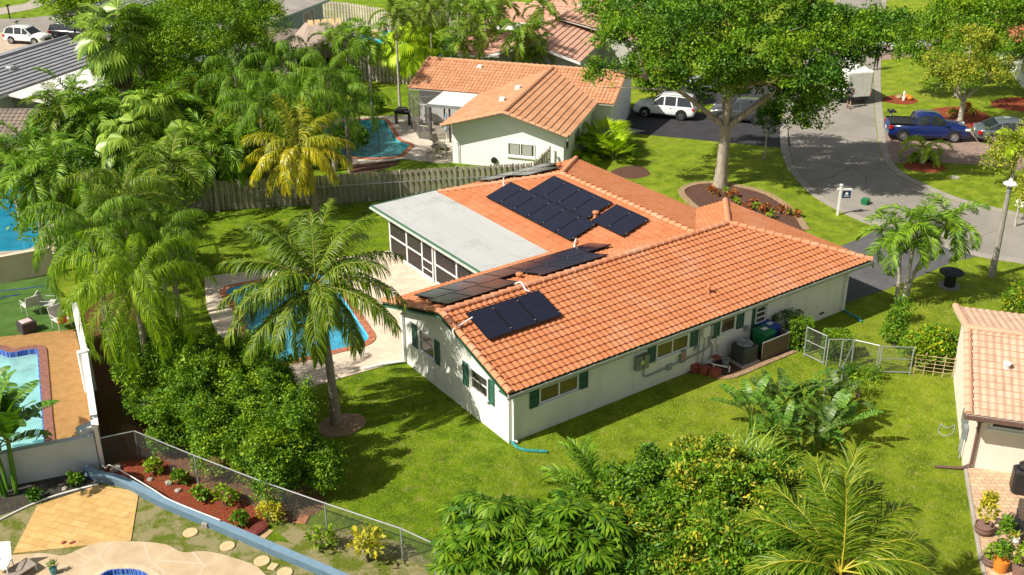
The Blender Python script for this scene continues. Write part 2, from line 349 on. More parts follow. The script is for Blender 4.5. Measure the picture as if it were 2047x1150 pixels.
def woodmat(name, a, b):
    s = N(name); mp = s.n('ShaderNodeMapping'); mp.inputs['Scale'].default_value = (9, 9, .8); s.l(s.coord(), mp.inputs[0]); f = s.noise(mp.outputs[0], 1, 5, .8)
    g = s.noise(s.coord(), .7, 4); m = s.mix(s.ramp(g, [(.35, (0, 0, 0)), (.65, (1, 1, 1))]), s.ramp(f, [(.3, a), (.7, b)]), s.ramp(f, [(.3, tuple(x*.6 for x in a)), (.7, tuple(x*.72 for x in b))])); return s.set(m, .9, 0, .15)
M_wood = woodmat('weathered_wood', (.33, .29, .235), (.66, .59, .48)); M_woodpale = woodmat('sunbleached_wood', (.42, .36, .28), (.72, .66, .55)); M_woodtan = woodmat('fresh_wood', (.42, .22, .11), (.6, .36, .2))
def chainmat():
    s = seethrough('chain_mesh', (.12, .125, .125), .5, .4); t = s.node_tree
    mx = [n for n in t.nodes if n.type == 'MIX_SHADER'][0]; uv = t.nodes.new('ShaderNodeTexCoord'); sp = t.nodes.new('ShaderNodeSeparateXYZ'); t.links.new(uv.outputs['UV'], sp.inputs[0])
    def mth(op, a, b):
        x = t.nodes.new('ShaderNodeMath'); x.operation = op
        for i, v in enumerate((a, b)):
            if isinstance(v, (int, float)): x.inputs[i].default_value = v
            else: t.links.new(v, x.inputs[i])
        return x.outputs[0]
    w = .055
    def line(v): return mth('LESS_THAN', mth('FRACT', mth('DIVIDE', v, w), 0), .10)
    a = line(mth('ADD', mth('ADD', sp.outputs[0], sp.outputs[1]), 50)); b = line(mth('ADD', mth('SUBTRACT', sp.outputs[0], sp.outputs[1]), 50))
    t.links.new(mth('MAXIMUM', a, b), mx.inputs[0]); return s
M_chain = chainmat()
def solarmat():
    s = N('solar_cells'); b = s.n('ShaderNodeTexBrick'); b.offset = 0; s.l(s.coord('Object'), b.inputs['Vector']); b.inputs['Scale'].default_value = 1
    b.inputs['Brick Width'].default_value = .185; b.inputs['Row Height'].default_value = .092; b.inputs['Mortar Size'].default_value = .002
    b.inputs['Color1'].default_value = (.010, .012, .026, 1); b.inputs['Color2'].default_value = (.013, .015, .032, 1); b.inputs['Mortar'].default_value = (.03, .03, .045, 1)
    return s.set(b.outputs['Color'], .13, 0, .5)
M_solar = solarmat(); M_solfr = gm('black_frame', (.012, .012, .014), .4, .3)
def waterset(prefix, floor, tint, wave=2.2, wstr=.5, depthcol=None):
    s = N(prefix+'_plaster'); c = s.coord(); f = s.noise(c, .5, 3); v = s.n('ShaderNodeTexVoronoi', feature='DISTANCE_TO_EDGE'); v.inputs['Scale'].default_value = 3.2
    dn = s.n('ShaderNodeTexNoise'); dn.inputs['Scale'].default_value = 2.5; s.l(c, dn.inputs['Vector']); s.l(s.mix(.35, c, dn.outputs['Color']), v.inputs['Vector'])
    s.set(s.ramp(f, [(.35, tuple(x*.85 for x in floor)), (.65, floor)]), .8); pl = s.m
    t = N(prefix+'_water'); c = t.coord(); h = t.noise(c, wave*2.2, 3, .6); bp = t.bump(h, wstr, .06); t.set((1, 1, 1), .03)
    gl = t.n('ShaderNodeBsdfGlossy'); gl.inputs['Roughness'].default_value = .1; t.l(bp.outputs[0], gl.inputs['Normal'])
    tr = t.n('ShaderNodeBsdfTransparent'); tr.inputs[0].default_value = (*tint, 1)
    df = t.n('ShaderNodeBsdfDiffuse'); cc = t.ramp(t.noise(c, wave, 4, .7), [(.35, tuple(x*.8 for x in floor)), (.65, tuple(min(1, x*1.25) for x in floor))]); t.l(cc, df.inputs[0]); t.l(bp.outputs[0], df.inputs['Normal'])
    m0 = t.n('ShaderNodeMixShader'); m0.inputs[0].default_value = .5; t.l(tr.outputs[0], m0.inputs[1]); t.l(df.outputs[0], m0.inputs[2])
    fr = t.n('ShaderNodeFresnel'); fr.inputs[0].default_value = 1.33; t.l(bp.outputs[0], fr.inputs['Normal'])
    m1 = t.n('ShaderNodeMixShader'); t.l(fr.outputs[0], m1.inputs[0]); t.l(m0.outputs[0], m1.inputs[1]); t.l(gl.outputs[0], m1.inputs[2]); t.l(m1.outputs[0], t.out.inputs[0])
    return pl, t.m

# ---------------------------------------------------------------- pools (outlines first: the ground is cut open for them)
P_main = roundpoly([(-3.55, 18.6), (1.35, 17.7), (-.3, 9.85), (-4.75, 10.45), (-4.5, 13.4), (-3.75, 15.6)], .7, 5)
P_nb = roundpoly(GP([(640, 262), (690, 244), (768, 240), (795, 284), (822, 291), (795, 316), (740, 318), (650, 312)]), .6, 4)
P_l1 = roundpoly(GP([(-110, 700), (2, 700), (17, 709), (77, 698), (88, 850), (96, 930), (-60, 960)]), .35, 3)
P_l2 = roundpoly(GP([(-90, 380), (30, 372), (95, 380), (98, 470), (60, 502), (-90, 512)]), .4, 3)
P_bot = smoothpoly(GP([(205, 1150), (245, 1141), (290, 1148), (330, 1190), (240, 1230), (160, 1200)]), 4)
P_top = roundpoly(GP([(868, 112), (893, 92), (915, 96), (925, 120), (880, 128)]), .5, 3)
P_tiki = roundpoly(GP([(655, 92), (700, 82), (730, 70), (760, 85), (700, 112), (660, 105)]), .5, 3)
def pool(pts, cop, copmat, plmat, watmat, label, depth=1.3, wz=-.09, band=None, name='swimming_pool'):
    c = np.mean(np.array(pts), 0); e = empty(name, (c[0], c[1], 0), 0, label, 'pool'); q = [(p[0]-c[0], p[1]-c[1]) for p in pts]
    slab('coping', offset(q, cop), -.05, .085, copmat, [q], e)
    mb = MB(); q = ccw(q); n = len(q); mb.add([(p[0], p[1], .08) for p in q]+[(p[0]*.97, p[1]*.97, -depth) for p in q], [(i, n+i, n+(i+1) % n, (i+1) % n) for i in range(n)]+[tuple(n+i for i in range(n))])
    mb.build('basin', plmat, e)
    if band: slab('tile_band', q, -.28, .0795, band, [offset(q, -.05)], e)
    slab('water', offset(q, -.002), wz, wz, watmat, [], e); return e
def brickmat():
    s = N('coping_brick'); c = s.coord(); v = s.n('ShaderNodeTexVoronoi'); v.inputs['Scale'].default_value = 7; s.l(c, v.inputs['Vector'])
    s2 = s.n('ShaderNodeTexVoronoi', feature='DISTANCE_TO_EDGE'); s2.inputs['Scale'].default_value = 7; s.l(c, s2.inputs['Vector'])
    col = s.mix(s.n('ShaderNodeSeparateColor').outputs[0], (.36, .12, .06), (.36, .12, .06)); sc = [n for n in s.t.nodes if n.type == 'SEPARATE_COLOR'][0]; s.l(v.outputs['Color'], sc.inputs[0])
    col = s.mix(sc.outputs[0], (.33, .095, .045), (.52, .21, .11)); col = s.mix(s.ramp(s2.outputs[0], [(.01, (.8, .8, .8)), (.05, (0, 0, 0))]), col, (.2, .1, .07)); return s.set(col, .85)
M_cop = brickmat()

# ---------------------------------------------------------------- ground
slab('ground', [(-160, -160), (340, -160), (340, 340), (-160, 340)], 0, 0, lawn, [P_main, P_nb, P_l1, P_l2, P_bot, P_top, P_tiki])
# streets
roadL = GP([(1765, 448), (1740, 441), (1696, 421), (1652, 397), (1622, 372), (1592, 336), (1579, 300), (1576, 270), (1579, 240), (1594, 190), (1612, 140), (1640, 90), (1665, 40), (1690, -20)])
roadR = GP([(1765, -20), (1752, 60), (1747, 130), (1746, 180), (1750, 240), (1756, 290), (1766, 322), (1793, 350), (1863, 384), (1930, 408), (2047, 436), (2300, 495)])
roadN = GP([(2300, 580), (2060, 522), (1984, 510), (1910, 492), (1830, 468), (1790, 456)])
slab('street', smoothline(roadL, 4)+smoothline(roadR, 4)+smoothline(roadN, 4), .004, .004, M_road)
ribbon('street_gutter', smoothline(roadL, 5), -.05, -.55, -.02, .03, M_gutter)
ribbon('street_gutter', smoothline(roadR, 5), -.05, -.55, -.02, .03, M_gutter)
ribbon('street_gutter', smoothline(roadN, 5), -.05, -.6, -.02, .03, M_gutter)
# driveways
slab('driveway', GP([(1689, 489), (1735, 470), (1760, 448), (1830, 468), (1910, 492), (1975, 508), (1951, 513), (1904, 524), (1843, 551), (1763, 582), (1690, 606), (1620, 600), (1600, 530)]), .008, .008, M_drive)
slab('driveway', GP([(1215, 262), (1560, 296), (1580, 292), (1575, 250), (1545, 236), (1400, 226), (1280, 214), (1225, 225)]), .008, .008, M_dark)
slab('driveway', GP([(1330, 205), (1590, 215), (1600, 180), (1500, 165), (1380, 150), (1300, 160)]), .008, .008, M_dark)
slab('walkway', GP([(1222, 268), (1252, 270), (1290, 262), (1215, 248), (1160, 262), (1150, 276)]), .012, .012, M_conc)
slab('driveway', GP([(1772, 312), (1786, 326), (1860, 325), (1960, 330), (2110, 350), (2110, 275), (1950, 262), (1760, 268)]), .008, .008, M_pavred)
slab('driveway', GP([(1752, 122), (1830, 112), (1900, 108), (1900, 76), (1830, 82), (1750, 100)]), .008, .008, M_pavred)
slab('street_far', GP([(-60, 40), (60, 36), (190, 20), (280, -20), (420, -60), (420, -20), (300, 30), (150, 52), (110, 60), (60, 72), (0, 108), (-60, 112)]), .004, .004, M_road)
slab('pavement', GP([(-60, 40), (60, 20), (110, 5), (130, -20), (100, -20), (50, 8), (-60, 26)]), .02, .02, M_conc)
slab('driveway', GP([(-80, 112), (20, 118), (110, 95), (130, 70), (60, 62), (-80, 70)]), .012, .012, tiledfloor('pale_paver', ((.45, .36, .27), (.52, .43, .33)), .3, .2, (.35, .28, .2), .01, 0))
slab('driveway', GP([(80, 92), (150, 88), (230, 80), (210, 58), (120, 64)]), .016, .016, M_road)
# main pool deck and pool
slab('pool_deck', [(-5.45, 8.05), (0, 7.62), (5.1, 8.3), (5.1, 18.0), (-1.7, 19.8), (-3.75, 20.5), (-4.85, 17.4), (-5.35, 15.1), (-5.6, 12.8)], 0, .05, M_trav, [P_main])
pl, wa = waterset('blue_pool', (.12, .55, .76), (.38, .9, 1.0), 3.5, 1.0)
pool(P_main, .32, M_cop, pl, wa, 'bright blue swimming pool with brick coping beside the main house')
# neighbour behind the fence
deck2 = GP([(600, 236), (690, 236), (812, 232), (905, 236), (905, 262), (903, 326), (890, 328), (800, 318), (790, 322), (700, 330), (600, 320)])
slab('neighbour_deck', deck2, 0, .05, concmat('pale_deck', (.62, .55, .45)), [P_nb])
pl, wa = waterset('teal_pool', (.09, .42, .46), (.35, .78, .8), 1.6, .9)
pool(P_nb, .3, M_cop, pl, wa, 'teal swimming pool with brick coping behind the wooden fence')
# left neighbour
lot = GP([(-200, 590), (0, 567), (105, 545), (148, 640), (190, 870), (45, 962), (-200, 1000)])
slab('artificial_turf', GP([(-200, 590), (0, 567), (105, 545), (135, 660), (0, 676), (-200, 692)]), .004, .004, grassmat('putting_turf', (.06, .13, .02), (.10, .2, .04), (.14, .26, .06), (.1, .2, .04)))
slab('pebble_deck', GP([(-200, 690), (0, 675), (120, 662), (150, 660), (165, 720), (190, 870), (45, 955), (-200, 1000)]), .0, .03, M_oran, [P_l1])
M_bluetile = tiledfloor('blue_tile', ((.015, .04, .3), (.02, .09, .45)), .1, .1, (.2, .3, .5), .008, 0, 0)
pl, wa = waterset('aqua_pool', (.42, .72, .72), (.6, .95, .95), 1, .15)
pool(P_l1, .33, gm('brown_brick', (.22, .10, .075), .85, 0, .35, 8), pl, wa, 'pale aqua swimming pool with blue waterline tiles', .9, -.16, M_bluetile)
pl, wa = waterset('deep_blue_pool', (.03, .34, .50), (.2, .7, .9), .7, .2)
pool(P_l2, .3, M_conc, pl, wa, 'deep blue swimming pool behind the sand coloured wall')
slab('sand_deck', GP([(-110, 366), (30, 362), (108, 372), (112, 500), (100, 545), (0, 565), (-110, 575)]), 0, .03, M_beige, [P_l2])
slab('mulch_strip', GP([(150, 640), (300, 520), (330, 700), (300, 870), (275, 920), (200, 935), (172, 760)]), .006, .006, M_soil)
pl, wa = waterset('small_pool', (.08, .40, .48), (.3, .8, .9), 1.5, .5)
# bottom left yard
slab('patchy_lawn', GP([(-80, 1250), (-60, 985), (45, 962), (203, 935), (300, 990), (520, 1075), (900, 1150), (950, 1250)]), .004, .004, M_patchy, [P_bot])
slab('yellow_patio', GP([(75, 1012), (195, 972), (278, 984), (262, 1082), (26, 1108)]), 0, .035, M_yel)
slab('flagstone_deck', smoothpoly(GP([(-60, 1120), (20, 1112), (90, 1108), (130, 1112), (190, 1088), (260, 1084), (330, 1090), (365, 1106), (410, 1104), (470, 1118), (530, 1150), (560, 1260), (-60, 1280)]), 4), 0, .04, M_flag, [P_bot])
pool(P_bot, .22, gm('tan_coping', (.58, .45, .3)), pl, wa, 'round edged spa pool in the flagstone deck at the bottom', 1, -.1, M_bluetile)
slab('soil_bed', GP([(-60, 1050), (-60, 985), (45, 962), (170, 942), (198, 972), (60, 1012)]), .01, .01, mulchmat('dark_soil', (.02, .018, .015), (.14, .13, .11)))
slab('mulch_bed', smoothpoly(GP([(205, 935), (275, 920), (340, 925), (410, 975), (500, 1010), (535, 1045), (490, 1062), (400, 1030), (300, 985), (240, 960)]), 3), .014, .014, M_redmulch)
slab('leaf_litter_bed', smoothpoly(GP([(275, 915), (240, 850), (330, 870), (470, 930), (620, 975), (650, 1010), (590, 1045), (520, 1020), (400, 975), (330, 930)]), 3), .009, .009, mulchmat('dry_litter', (.14, .06, .03), (.34, .19, .11)))
slab('dry_grass_patch', smoothpoly(GP([(545, 1045), (700, 1060), (830, 1100), (880, 1180), (700, 1190), (600, 1100)]), 3), .006, .006, M_patchy)
# beds
slab('mulch_bed', smoothpoly(GP([(1365, 380), (1420, 368), (1520, 385), (1580, 420), (1612, 458), (1560, 470), (1480, 452), (1400, 425)]), 4), .012, .012, M_brownmulch)
ribbon('stone_edging', smoothline(GP([(1400, 425), (1362, 382), (1420, 366), (1520, 383), (1582, 420), (1612, 460)]), 6), -.18, .18, 0, .06, M_palemulch)
slab('mulch_ring', [(G(683, 851).x+.95*math.cos(a), G(683, 851).y+.75*math.sin(a)) for a in np.linspace(0, 2*PI, 24, False)], .0, .04, M_palemulch)
for q, r_, m_ in (((1800, 200), 1.3, M_redmulch), ((1850, 333), 1.25, M_redmulch), ((1915, 235), 2.6, M_redmulch), ((1645, 745), .0, M_redmulch), ((1262, 345), 1.2, M_brownmulch), ((2040, 210), 2, M_redmulch)):
    if r_: slab('mulch_ring', [(G(*q).x+r_*math.cos(a)*(1+.12*math.sin(3*a)), G(*q).y+r_*math.sin(a)*(1+.1*math.cos(2*a))) for a in np.linspace(0, 2*PI, 26, False)], .008, .008, m_)
slab('gravel_bed', [(8.9, -.02), (10.0, -.95), (10.2, -1.3), (13.8, -1.3), (14.2, -.9), (14.2, -.02)], 0, .03, M_brownmulch)
ribbon('stone_edging', smoothline([(9.6, -1.0), (10.3, -1.36), (12, -1.36), (13.9, -1.36)], 4), -.12, .12, .0, .05, M_palemulch)
slab('neighbour_mulch', smoothpoly(GP([(700, 330), (745, 322), (795, 320), (792, 330), (755, 342), (700, 348)]), 3), .008, .008, M_brownmulch)
# right neighbour's patio
slab('paver_patio', GP([(1932, 935), (2150, 965), (2200, 1250), (1990, 1250), (1948, 1040)]), 0, .03, M_paver)
ribbon('patio_edging', GP([(1929, 935), (1937, 985), (1947, 1045), (1958, 1110), (1972, 1170)]), -.06, .06, 0, .06, M_conc)
# beyond
slab('far_patio', GP([(690, 125), (745, 95), (790, 60), (740, 40), (650, 60), (640, 110)]), 0, .05, M_conc, [P_tiki])
pool(P_tiki, .3, M_conc, pl, wa, 'small blue swimming pool between the thatched hut and the palms')
slab('far_patio', GP([(850, 128), (880, 88), (930, 80), (990, 110), (930, 140)]), 0, .05, M_conc, [P_top])
pl, wa = waterset('green_pool', (.03, .30, .28), (.2, .7, .7), 1, .2)
pool(P_top, .3, M_conc, pl, wa, 'turquoise swimming pool at the corner of the pink roofed house')
# ---------------------------------------------------------------- roofs
def tiled(name, poly, parent, mat, tw=.26, tc=.335, amp=.036, lip=.056, sub=6, style='s', off=0):
    """one roof slope: courses of tiles with real lips and rolls, clipped to a convex polygon (local coordinates)"""
    P = [Vector(p) for p in poly]; n = (P[1]-P[0]).cross(P[2]-P[0]).normalized()
    if n.z < 0: n = -n; P = P[::-1]
    e = Vector((0, 0, 1)).cross(n).normalized(); s = n.cross(e).normalized(); o = P[0].copy()
    ab = [((p-o).dot(e), (p-o).dot(s)) for p in P]; a0, a1 = min(a for a, b in ab), max(a for a, b in ab); b0, b1 = min(b for a, b in ab), max(b for a, b in ab)
    a0 -= off*tw; na = int((a1-a0)/tw*sub)+2; A = a0+np.arange(na)*tw/sub; ph = (np.arange(na) % sub)/sub
    if style == 'barrel': pr = amp*np.maximum(0, np.sin(PI*np.clip(ph*1.0, 0, 1)))**.8*1.0
    elif style == 's': pr = amp*(.5-.5*np.cos(2*PI*ph))
    else: pr = np.zeros(na)
    nb = int((b1-b0)/tc)+1; rows = []; uvb = []
    for j in range(nb):
        bb = b0+j*tc
        rows += [(bb+.045, -.01+0*pr), (bb, lip*.2+pr*.9), (bb, lip+pr), (bb+tc*.5, lip*.6+pr), (bb+tc+.05, .004+pr*.9)]
    V = np.zeros((len(rows), na, 3)); 
    for i, (b, h) in enumerate(rows):
        V[i] = np.array(o)+A[:, None]*np.array(e)+b*np.array(s)+h[:, None]*np.array(n)
    idx = np.arange(len(rows)*na).reshape(len(rows), na); F = []
    for j in range(nb):
        for k in range(4):
            r = j*5+k; F.append(np.stack([idx[r, :-1], idx[r, 1:], idx[r+1, 1:], idx[r+1, :-1]], -1).reshape(-1, 4))
    me = mesh_np(name, V.reshape(-1, 3), np.concatenate(F), mat)
    bm = bmesh.new(); bm.from_mesh(me)
    cen = sum(P, Vector())/len(P)
    for i in range(len(P)):
        p, q = P[i], P[(i+1) % len(P)]; nn = (q-p).cross(n).normalized()
        if nn.dot(cen-p) > 0: nn = -nn
        bmesh.ops.bisect_plane(bm, geom=bm.verts[:]+bm.edges[:]+bm.faces[:], plane_co=p, plane_no=nn, clear_outer=True)
    for f in bm.faces: f.smooth = False
    bm.to_mesh(me); bm.free()
    co = np.zeros(len(me.vertices)*3, np.float32); me.vertices.foreach_get('co', co); co = co.reshape(-1, 3)-np.array(o, np.float32)
    li = np.zeros(len(me.loops), np.int32); me.loops.foreach_get('vertex_index', li)
    uv = np.stack([((co@np.array(e, np.float32))-a0)/tw, ((co@np.array(s, np.float32))-b0)/tc], -1)[li]
    lay = me.uv_layers.new(name='UVMap'); lay.data.foreach_set('uv', uv.astype(np.float32).ravel()); me.update()
    o2 = link(name, me, parent)
    mb = MB(); mb.loft([[tuple(p-n*.09) for p in P], [tuple(p-n*.012) for p in P]]); mb.build('roof_deck', M_wallgrey if mat is not M_tile else M_greent, o2)
    return o2
def caps(parent, segs, mat=None, r=.13, L=.4, n=7):
    """overlapping half round cap tiles along ridges and hips"""
    mb = MB()
    for p, q in segs:
        p, q = Vector(p), Vector(q); d = q-p; k = max(1, int(round(d.length/L))); t = d.normalized(); u = t.cross(Vector((0, 0, 1))).normalized(); v = u.cross(t)
        for i in range(k):
            a, b = p+d*(i/k), p+d*((i+1.12)/k)
            rg = []
            for c, rr, h in ((a, r*1.12, .035), (b, r*.9, 0)):
                rg.append([c+u*math.cos(x)*rr+v*(math.sin(x)*rr*.8+h) for x in np.linspace(-.25, PI+.25, n)])
            mb.loft(rg, True)
    return mb.build('ridge_tiles', mat or M_cap, parent)
def wallpoly(mb, pts, z0=0, tops=None, t=.0):
    """closed vertical walls round a footprint; tops: height at each corner (gables add corners)"""
    n = len(pts); tops = tops or [2.5]*n
    mb.add([(p[0], p[1], z0) for p in pts]+[(p[0], p[1], h) for p, h in zip(pts, tops)], [(i, (i+1) % n, n+(i+1) % n, n+i) for i in range(n)])
def wmat(pos, along, up=(0, 0, 1)):
    """matrix: local x along the wall, y out of the wall, z up"""
    a = Vector(along).normalized(); u = Vector(up); o = a.cross(u).normalized()
    return Matrix.Translation(pos)@Matrix((( a[0], o[0], u[0], 0), (a[1], o[1], u[1], 0), (a[2], o[2], u[2], 0), (0, 0, 0, 1)))
def window(parent, pos, along, w, h, mull=(), bars=(), fr=.06, frm=None, gl=None, sill=True, name='window', hood=False):
    """pos = lower left corner as seen from outside, along = to the right"""
    M = wmat(pos, along); mb = MB(); frm = frm or M_white
    for a in ((0, w, 0, fr), (0, w, h-fr, h)): mb.box(a[0], a[1], -.02, .05, a[2], a[3], M)
    for a in ((0, fr), (w-fr, w)): mb.box(a[0], a[1], -.02, .05, fr, h-fr, M)
    for m in mull: mb.box(m*w-.03, m*w+.03, -.02, .04, fr, h-fr, M)
    for b in bars: mb.box(fr, w-fr, -.018, .036, b*h-.022, b*h+.022, M)
    o = mb.build(name, frm, parent)
    g = MB(); g.box(fr*.7, w-fr*.7, -.03, .006, fr*.7, h-fr*.7, M); g.build('pane', gl or M_glass, o)
    if sill: s = MB(); s.box(-.06, w+.06, -.02, .12, -.09, -.005, M); s.build('sill', frm, o)
    return o
def shutter(parent, pos, along, w, h, mat=None):
    M = wmat(pos, along); mb = MB(); f = .05
    mb.box(0, w, 0, .03, 0, f, M); mb.box(0, w, 0, .03, h-f, h, M); mb.box(0, f, 0, .03, f, h-f, M); mb.box(w-f, w, 0, .03, f, h-f, M); mb.box(f, w-f, 0, .03, h*.5-.03, h*.5+.03, M)
    k = int(h/.06)
    for i in range(k):
        z = f+(h-2*f)*(i+.15)/k; mb.add([M@Vector(v) for v in ((f, .022, z), (w-f, .022, z), (w-f, .004, z+(h-2*f)/k*.95), (f, .004, z+(h-2*f)/k*.95))], [(0, 1, 2, 3)])
    return mb.build('shutter', mat or M_green, parent)
def door(parent, pos, along, w, h, mat, name='door'):
    M = wmat(pos, along); mb = MB(); mb.box(0, w, -.02, .045, 0, h, M)
    for z0, z1 in ((.15, h*.42), (h*.48, h-.15)): mb.box(.12, w-.12, .045, .06, z0, z1, M)
    o = mb.build(name, mat, parent); k = MB(); k.tube([M@Vector((w-.08, .05, h*.48)), M@Vector((w-.08, .12, h*.48))], .03, 8); k.build('handle', M_alu, o); return o
def vent(parent, p, name='roof_vent', mat=None, r=.11):
    mb = MB(); mb.lathe([(r*1.5, 0), (r, .04), (r, .22), (r*1.5, .24), (r*1.4, .3), (r*.3, .34)], p, 12); return mb.build(name, mat or M_alu, parent)

# ---------------------------------------------------------------- main house
HL, HW, OE, OG, OH, HR, UJ, VK, HE = 18.66, 7.6, .71, .5, .57, 3.95, 12.66, 13.34, 2.6
hw = HW/2+OE; vr = HW/2; sl = (HR-HE)/hw; RU = HL+OH-hw; XL, XR, YW, YB = UJ-hw, UJ+hw, HW+OE, VK+hw
H = empty('brick_and_stucco_house', (0, 0, 0), 0, 'white stucco house with terracotta barrel tile roof, green shutters and solar panels', 'house'); H.name = 'tile_roof_house'
mb = MB()
mb.add([(0, 0, 0), (0, HW, 0), (0, HW, HE+.1), (0, vr, HE+.1+sl*hw*.86), (0, 0, HE+.1)], [(0, 4, 3, 2, 1)])
mb.add([(0, 0, 0), (HL, 0, 0), (HL, 0, HE+.1), (0, 0, HE+.1)], [(0, 1, 2, 3)]); mb.add([(HL, 0, 0), (HL, HW, 0), (HL, HW, HE+.1), (HL, 0, HE+.1)], [(0, 1, 2, 3)])
mb.add([(0, HW, 0), (8.9, HW, 0), (8.9, HW, HE+.1), (0, HW, HE+.1)], [(0, 3, 2, 1)]); mb.add([(8.9, HW, 0), (8.9, 17.1, 0), (8.9, 17.1, HE), (8.9, HW, HE)], [(0, 3, 2, 1)])
mb.add([(8.9, 17.1, 0), (16.4, 17.1, 0), (16.4, 17.1, HE), (8.9, 17.1, HE)], [(0, 3, 2, 1)]); mb.add([(16.4, 17.1, 0), (16.4, HW, 0), (16.4, HW, HE), (16.4, 17.1, HE)], [(0, 3, 2, 1)])
mb.add([(HL, HW, 0), (16.4, HW, 0), (16.4, HW, HE), (HL, HW, HE)], [(0, 1, 2, 3)])
mb.build('wall', M_wall, H)
z = lambda y: HE
kw = dict(parent=H, mat=M_tile)
tiled('roof', [(-OG, -OE, HE), (HL+OH, -OE, HE), (RU, vr, HR), (-OG, vr, HR)], **kw)
tiled('roof', [(-OG, YW, HE), (-OG, vr, HR), (UJ, vr, HR), (XL, YW, HE)], **kw)
tiled('roof', [(UJ, vr, HR), (UJ, VK, HR), (XL, YB, HE), (XL, YW, HE)], **kw)
tiled('roof', [(UJ, VK, HR), (XL, YB, HE), (XR, YB, HE)], **kw)
tiled('roof', [(UJ, vr, HR), (UJ, VK, HR), (XR, YB, HE), (XR, YW, HE)], **kw)
tiled('roof', [(UJ, vr, HR), (RU, vr, HR), (HL+OH, YW, HE), (XR, YW, HE)], **kw)
tiled('roof', [(RU, vr, HR), (HL+OH, -OE, HE), (HL+OH, YW, HE)], **kw)
c0 = .045; q = lambda x, y, z: (x, y, z+c0)
caps(H, [(q(-OG, vr, HR), q(RU, vr, HR)), (q(HL+OH, -OE, HE), q(RU, vr, HR)), (q(HL+OH, YW, HE), q(RU, vr, HR)), (q(UJ, vr, HR), q(UJ, VK, HR)), (q(XL, YB, HE), q(UJ, VK, HR)), (q(XR, YB, HE), q(UJ, VK, HR)),
         (q(-OG+.1, -OE, HE+.02), q(-OG+.1, vr, HR+.02)), (q(-OG+.1, YW, HE+.02), q(-OG+.1, vr, HR+.02))])
mb = MB()   # fascia and rake boards
mb.box(-OG, HL+OH-.02, -OE+.03, -OE+.07, HE-.24, HE-.03); mb.box(HL+OH-.06, HL+OH-.02, -OE+.07, YW-.05, HE-.24, HE-.03)
for ya, yb in ((-OE, vr), (YW, vr)):
    mb.add([(-OG, ya, HE-.19), (-OG, yb, HR-.19), (-OG, yb, HR-.03), (-OG, ya, HE-.03), (-OG+.05, ya, HE-.19), (-OG+.05, yb, HR-.19), (-OG+.05, yb, HR-.03), (-OG+.05, ya, HE-.03)], [(0, 1, 2, 3), (7, 6, 5, 4), (0, 4, 5, 1), (3, 2, 6, 7)])
mb.build('fascia', M_greent, H)
mb = MB(); mb.box(-OG-.02, HL+OH, -OE-.1, -OE+.03, HE-.12, HE-.1); mb.box(-OG-.02, HL+OH, -OE-.1, -OE-.08, HE-.1, HE+.0); mb.box(-OG-.02, -OG, -OE-.1, -OE+.03, HE-.1, HE)
for x in np.arange(0, HL, 1.1): mb.box(x, x+.06, -OE-.102, -OE+.02, HE-.03, HE-.015)
mb.build('gutter', M_gutm, H)
mb = MB(); mb.box(-OG+.05, HL+OH-.06, -OE+.07, 0, HE-.2, HE-.17); mb.box(HL, HL+OH-.06, 0, YW-.1, HE-.2, HE-.17); mb.build('soffit', M_greent, H)
mb = MB(); mb.box(.12, .2, -.14, -.03, .12, HE-.6); mb.tube([(.16, -.09, HE-.6), (.1, -.4, HE-.3), (-.1, -OE, HE-.15)], .045, 6); mb.tube([(.16, -.09, .15), (.25, -.2, .08)], .05, 6); mb.build('downspout', M_white, H)
mb = MB(); mb.box(18.46, 18.56, -.14, -.02, .1, HE-.3); mb.build('downspout', M_white, H)
mb = MB(); mb.box(-.13, -.02, 7.38, 7.5, .1, HE-.25); mb.tube([(-.08, 7.44, .12), (-.9, 7.75, .1), (-1.8, 7.9, .09)], .06, 8); mb.build('downspout', M_white, H)
X = (1, 0, 0); NY = (0, -1, 0)
window(H, (1.36, -.0, 1.24), X, 1.84, .68, mull=(.5,), gl=M_glassb, hood=1); shutter(H, (.93, -.01, 1.16), X, .42, .82); shutter(H, (3.25, -.01, 1.16), X, .42, .82)
window(H, (7.12, -.0, 1.22), X, 1.75, .68, mull=(.5,), gl=M_glassb); shutter(H, (6.67, -.01, 1.16), X, .42, .8); shutter(H, (8.98, -.01, 1.18), X, .42, .8)
window(H, (10.66, 0, 1.24), X, .88, .72, gl=M_glassb); shutter(H, (10.2, -.01, 1.18), X, .42, .8); shutter(H, (11.62, -.01, 1.18), X, .42, .8)
d = door(H, (12.55, -.0, .1), X, .85, 2.0, M_green); window(d, (12.68, -.065, 1.15), X, .6, .75, bars=(.33, .66), fr=.03, sill=False)
window(H, (0, 6.2, 1.2), NY, 1.15, .98, bars=(.52,), gl=M_glass); shutter(H, (-.01, 6.8, 1.12), NY, .4, 1.06); shutter(H, (-.01, 5.05, 1.12), NY, .38, 1.06)
window(H, (0, 2.42, 1.24), NY, 1.15, .9, bars=(.52,), gl=M_glass); shutter(H, (-.01, 3.0, 1.14), NY, .38, 1.02); shutter(H, (-.01, 1.24, 1.16), NY, .36, 1.04)
mb = MB(); mb.box(HL-.02, HL+.03, 1.2, 6.4, 0, 2.15); mb.build('garage_door', M_white, H)
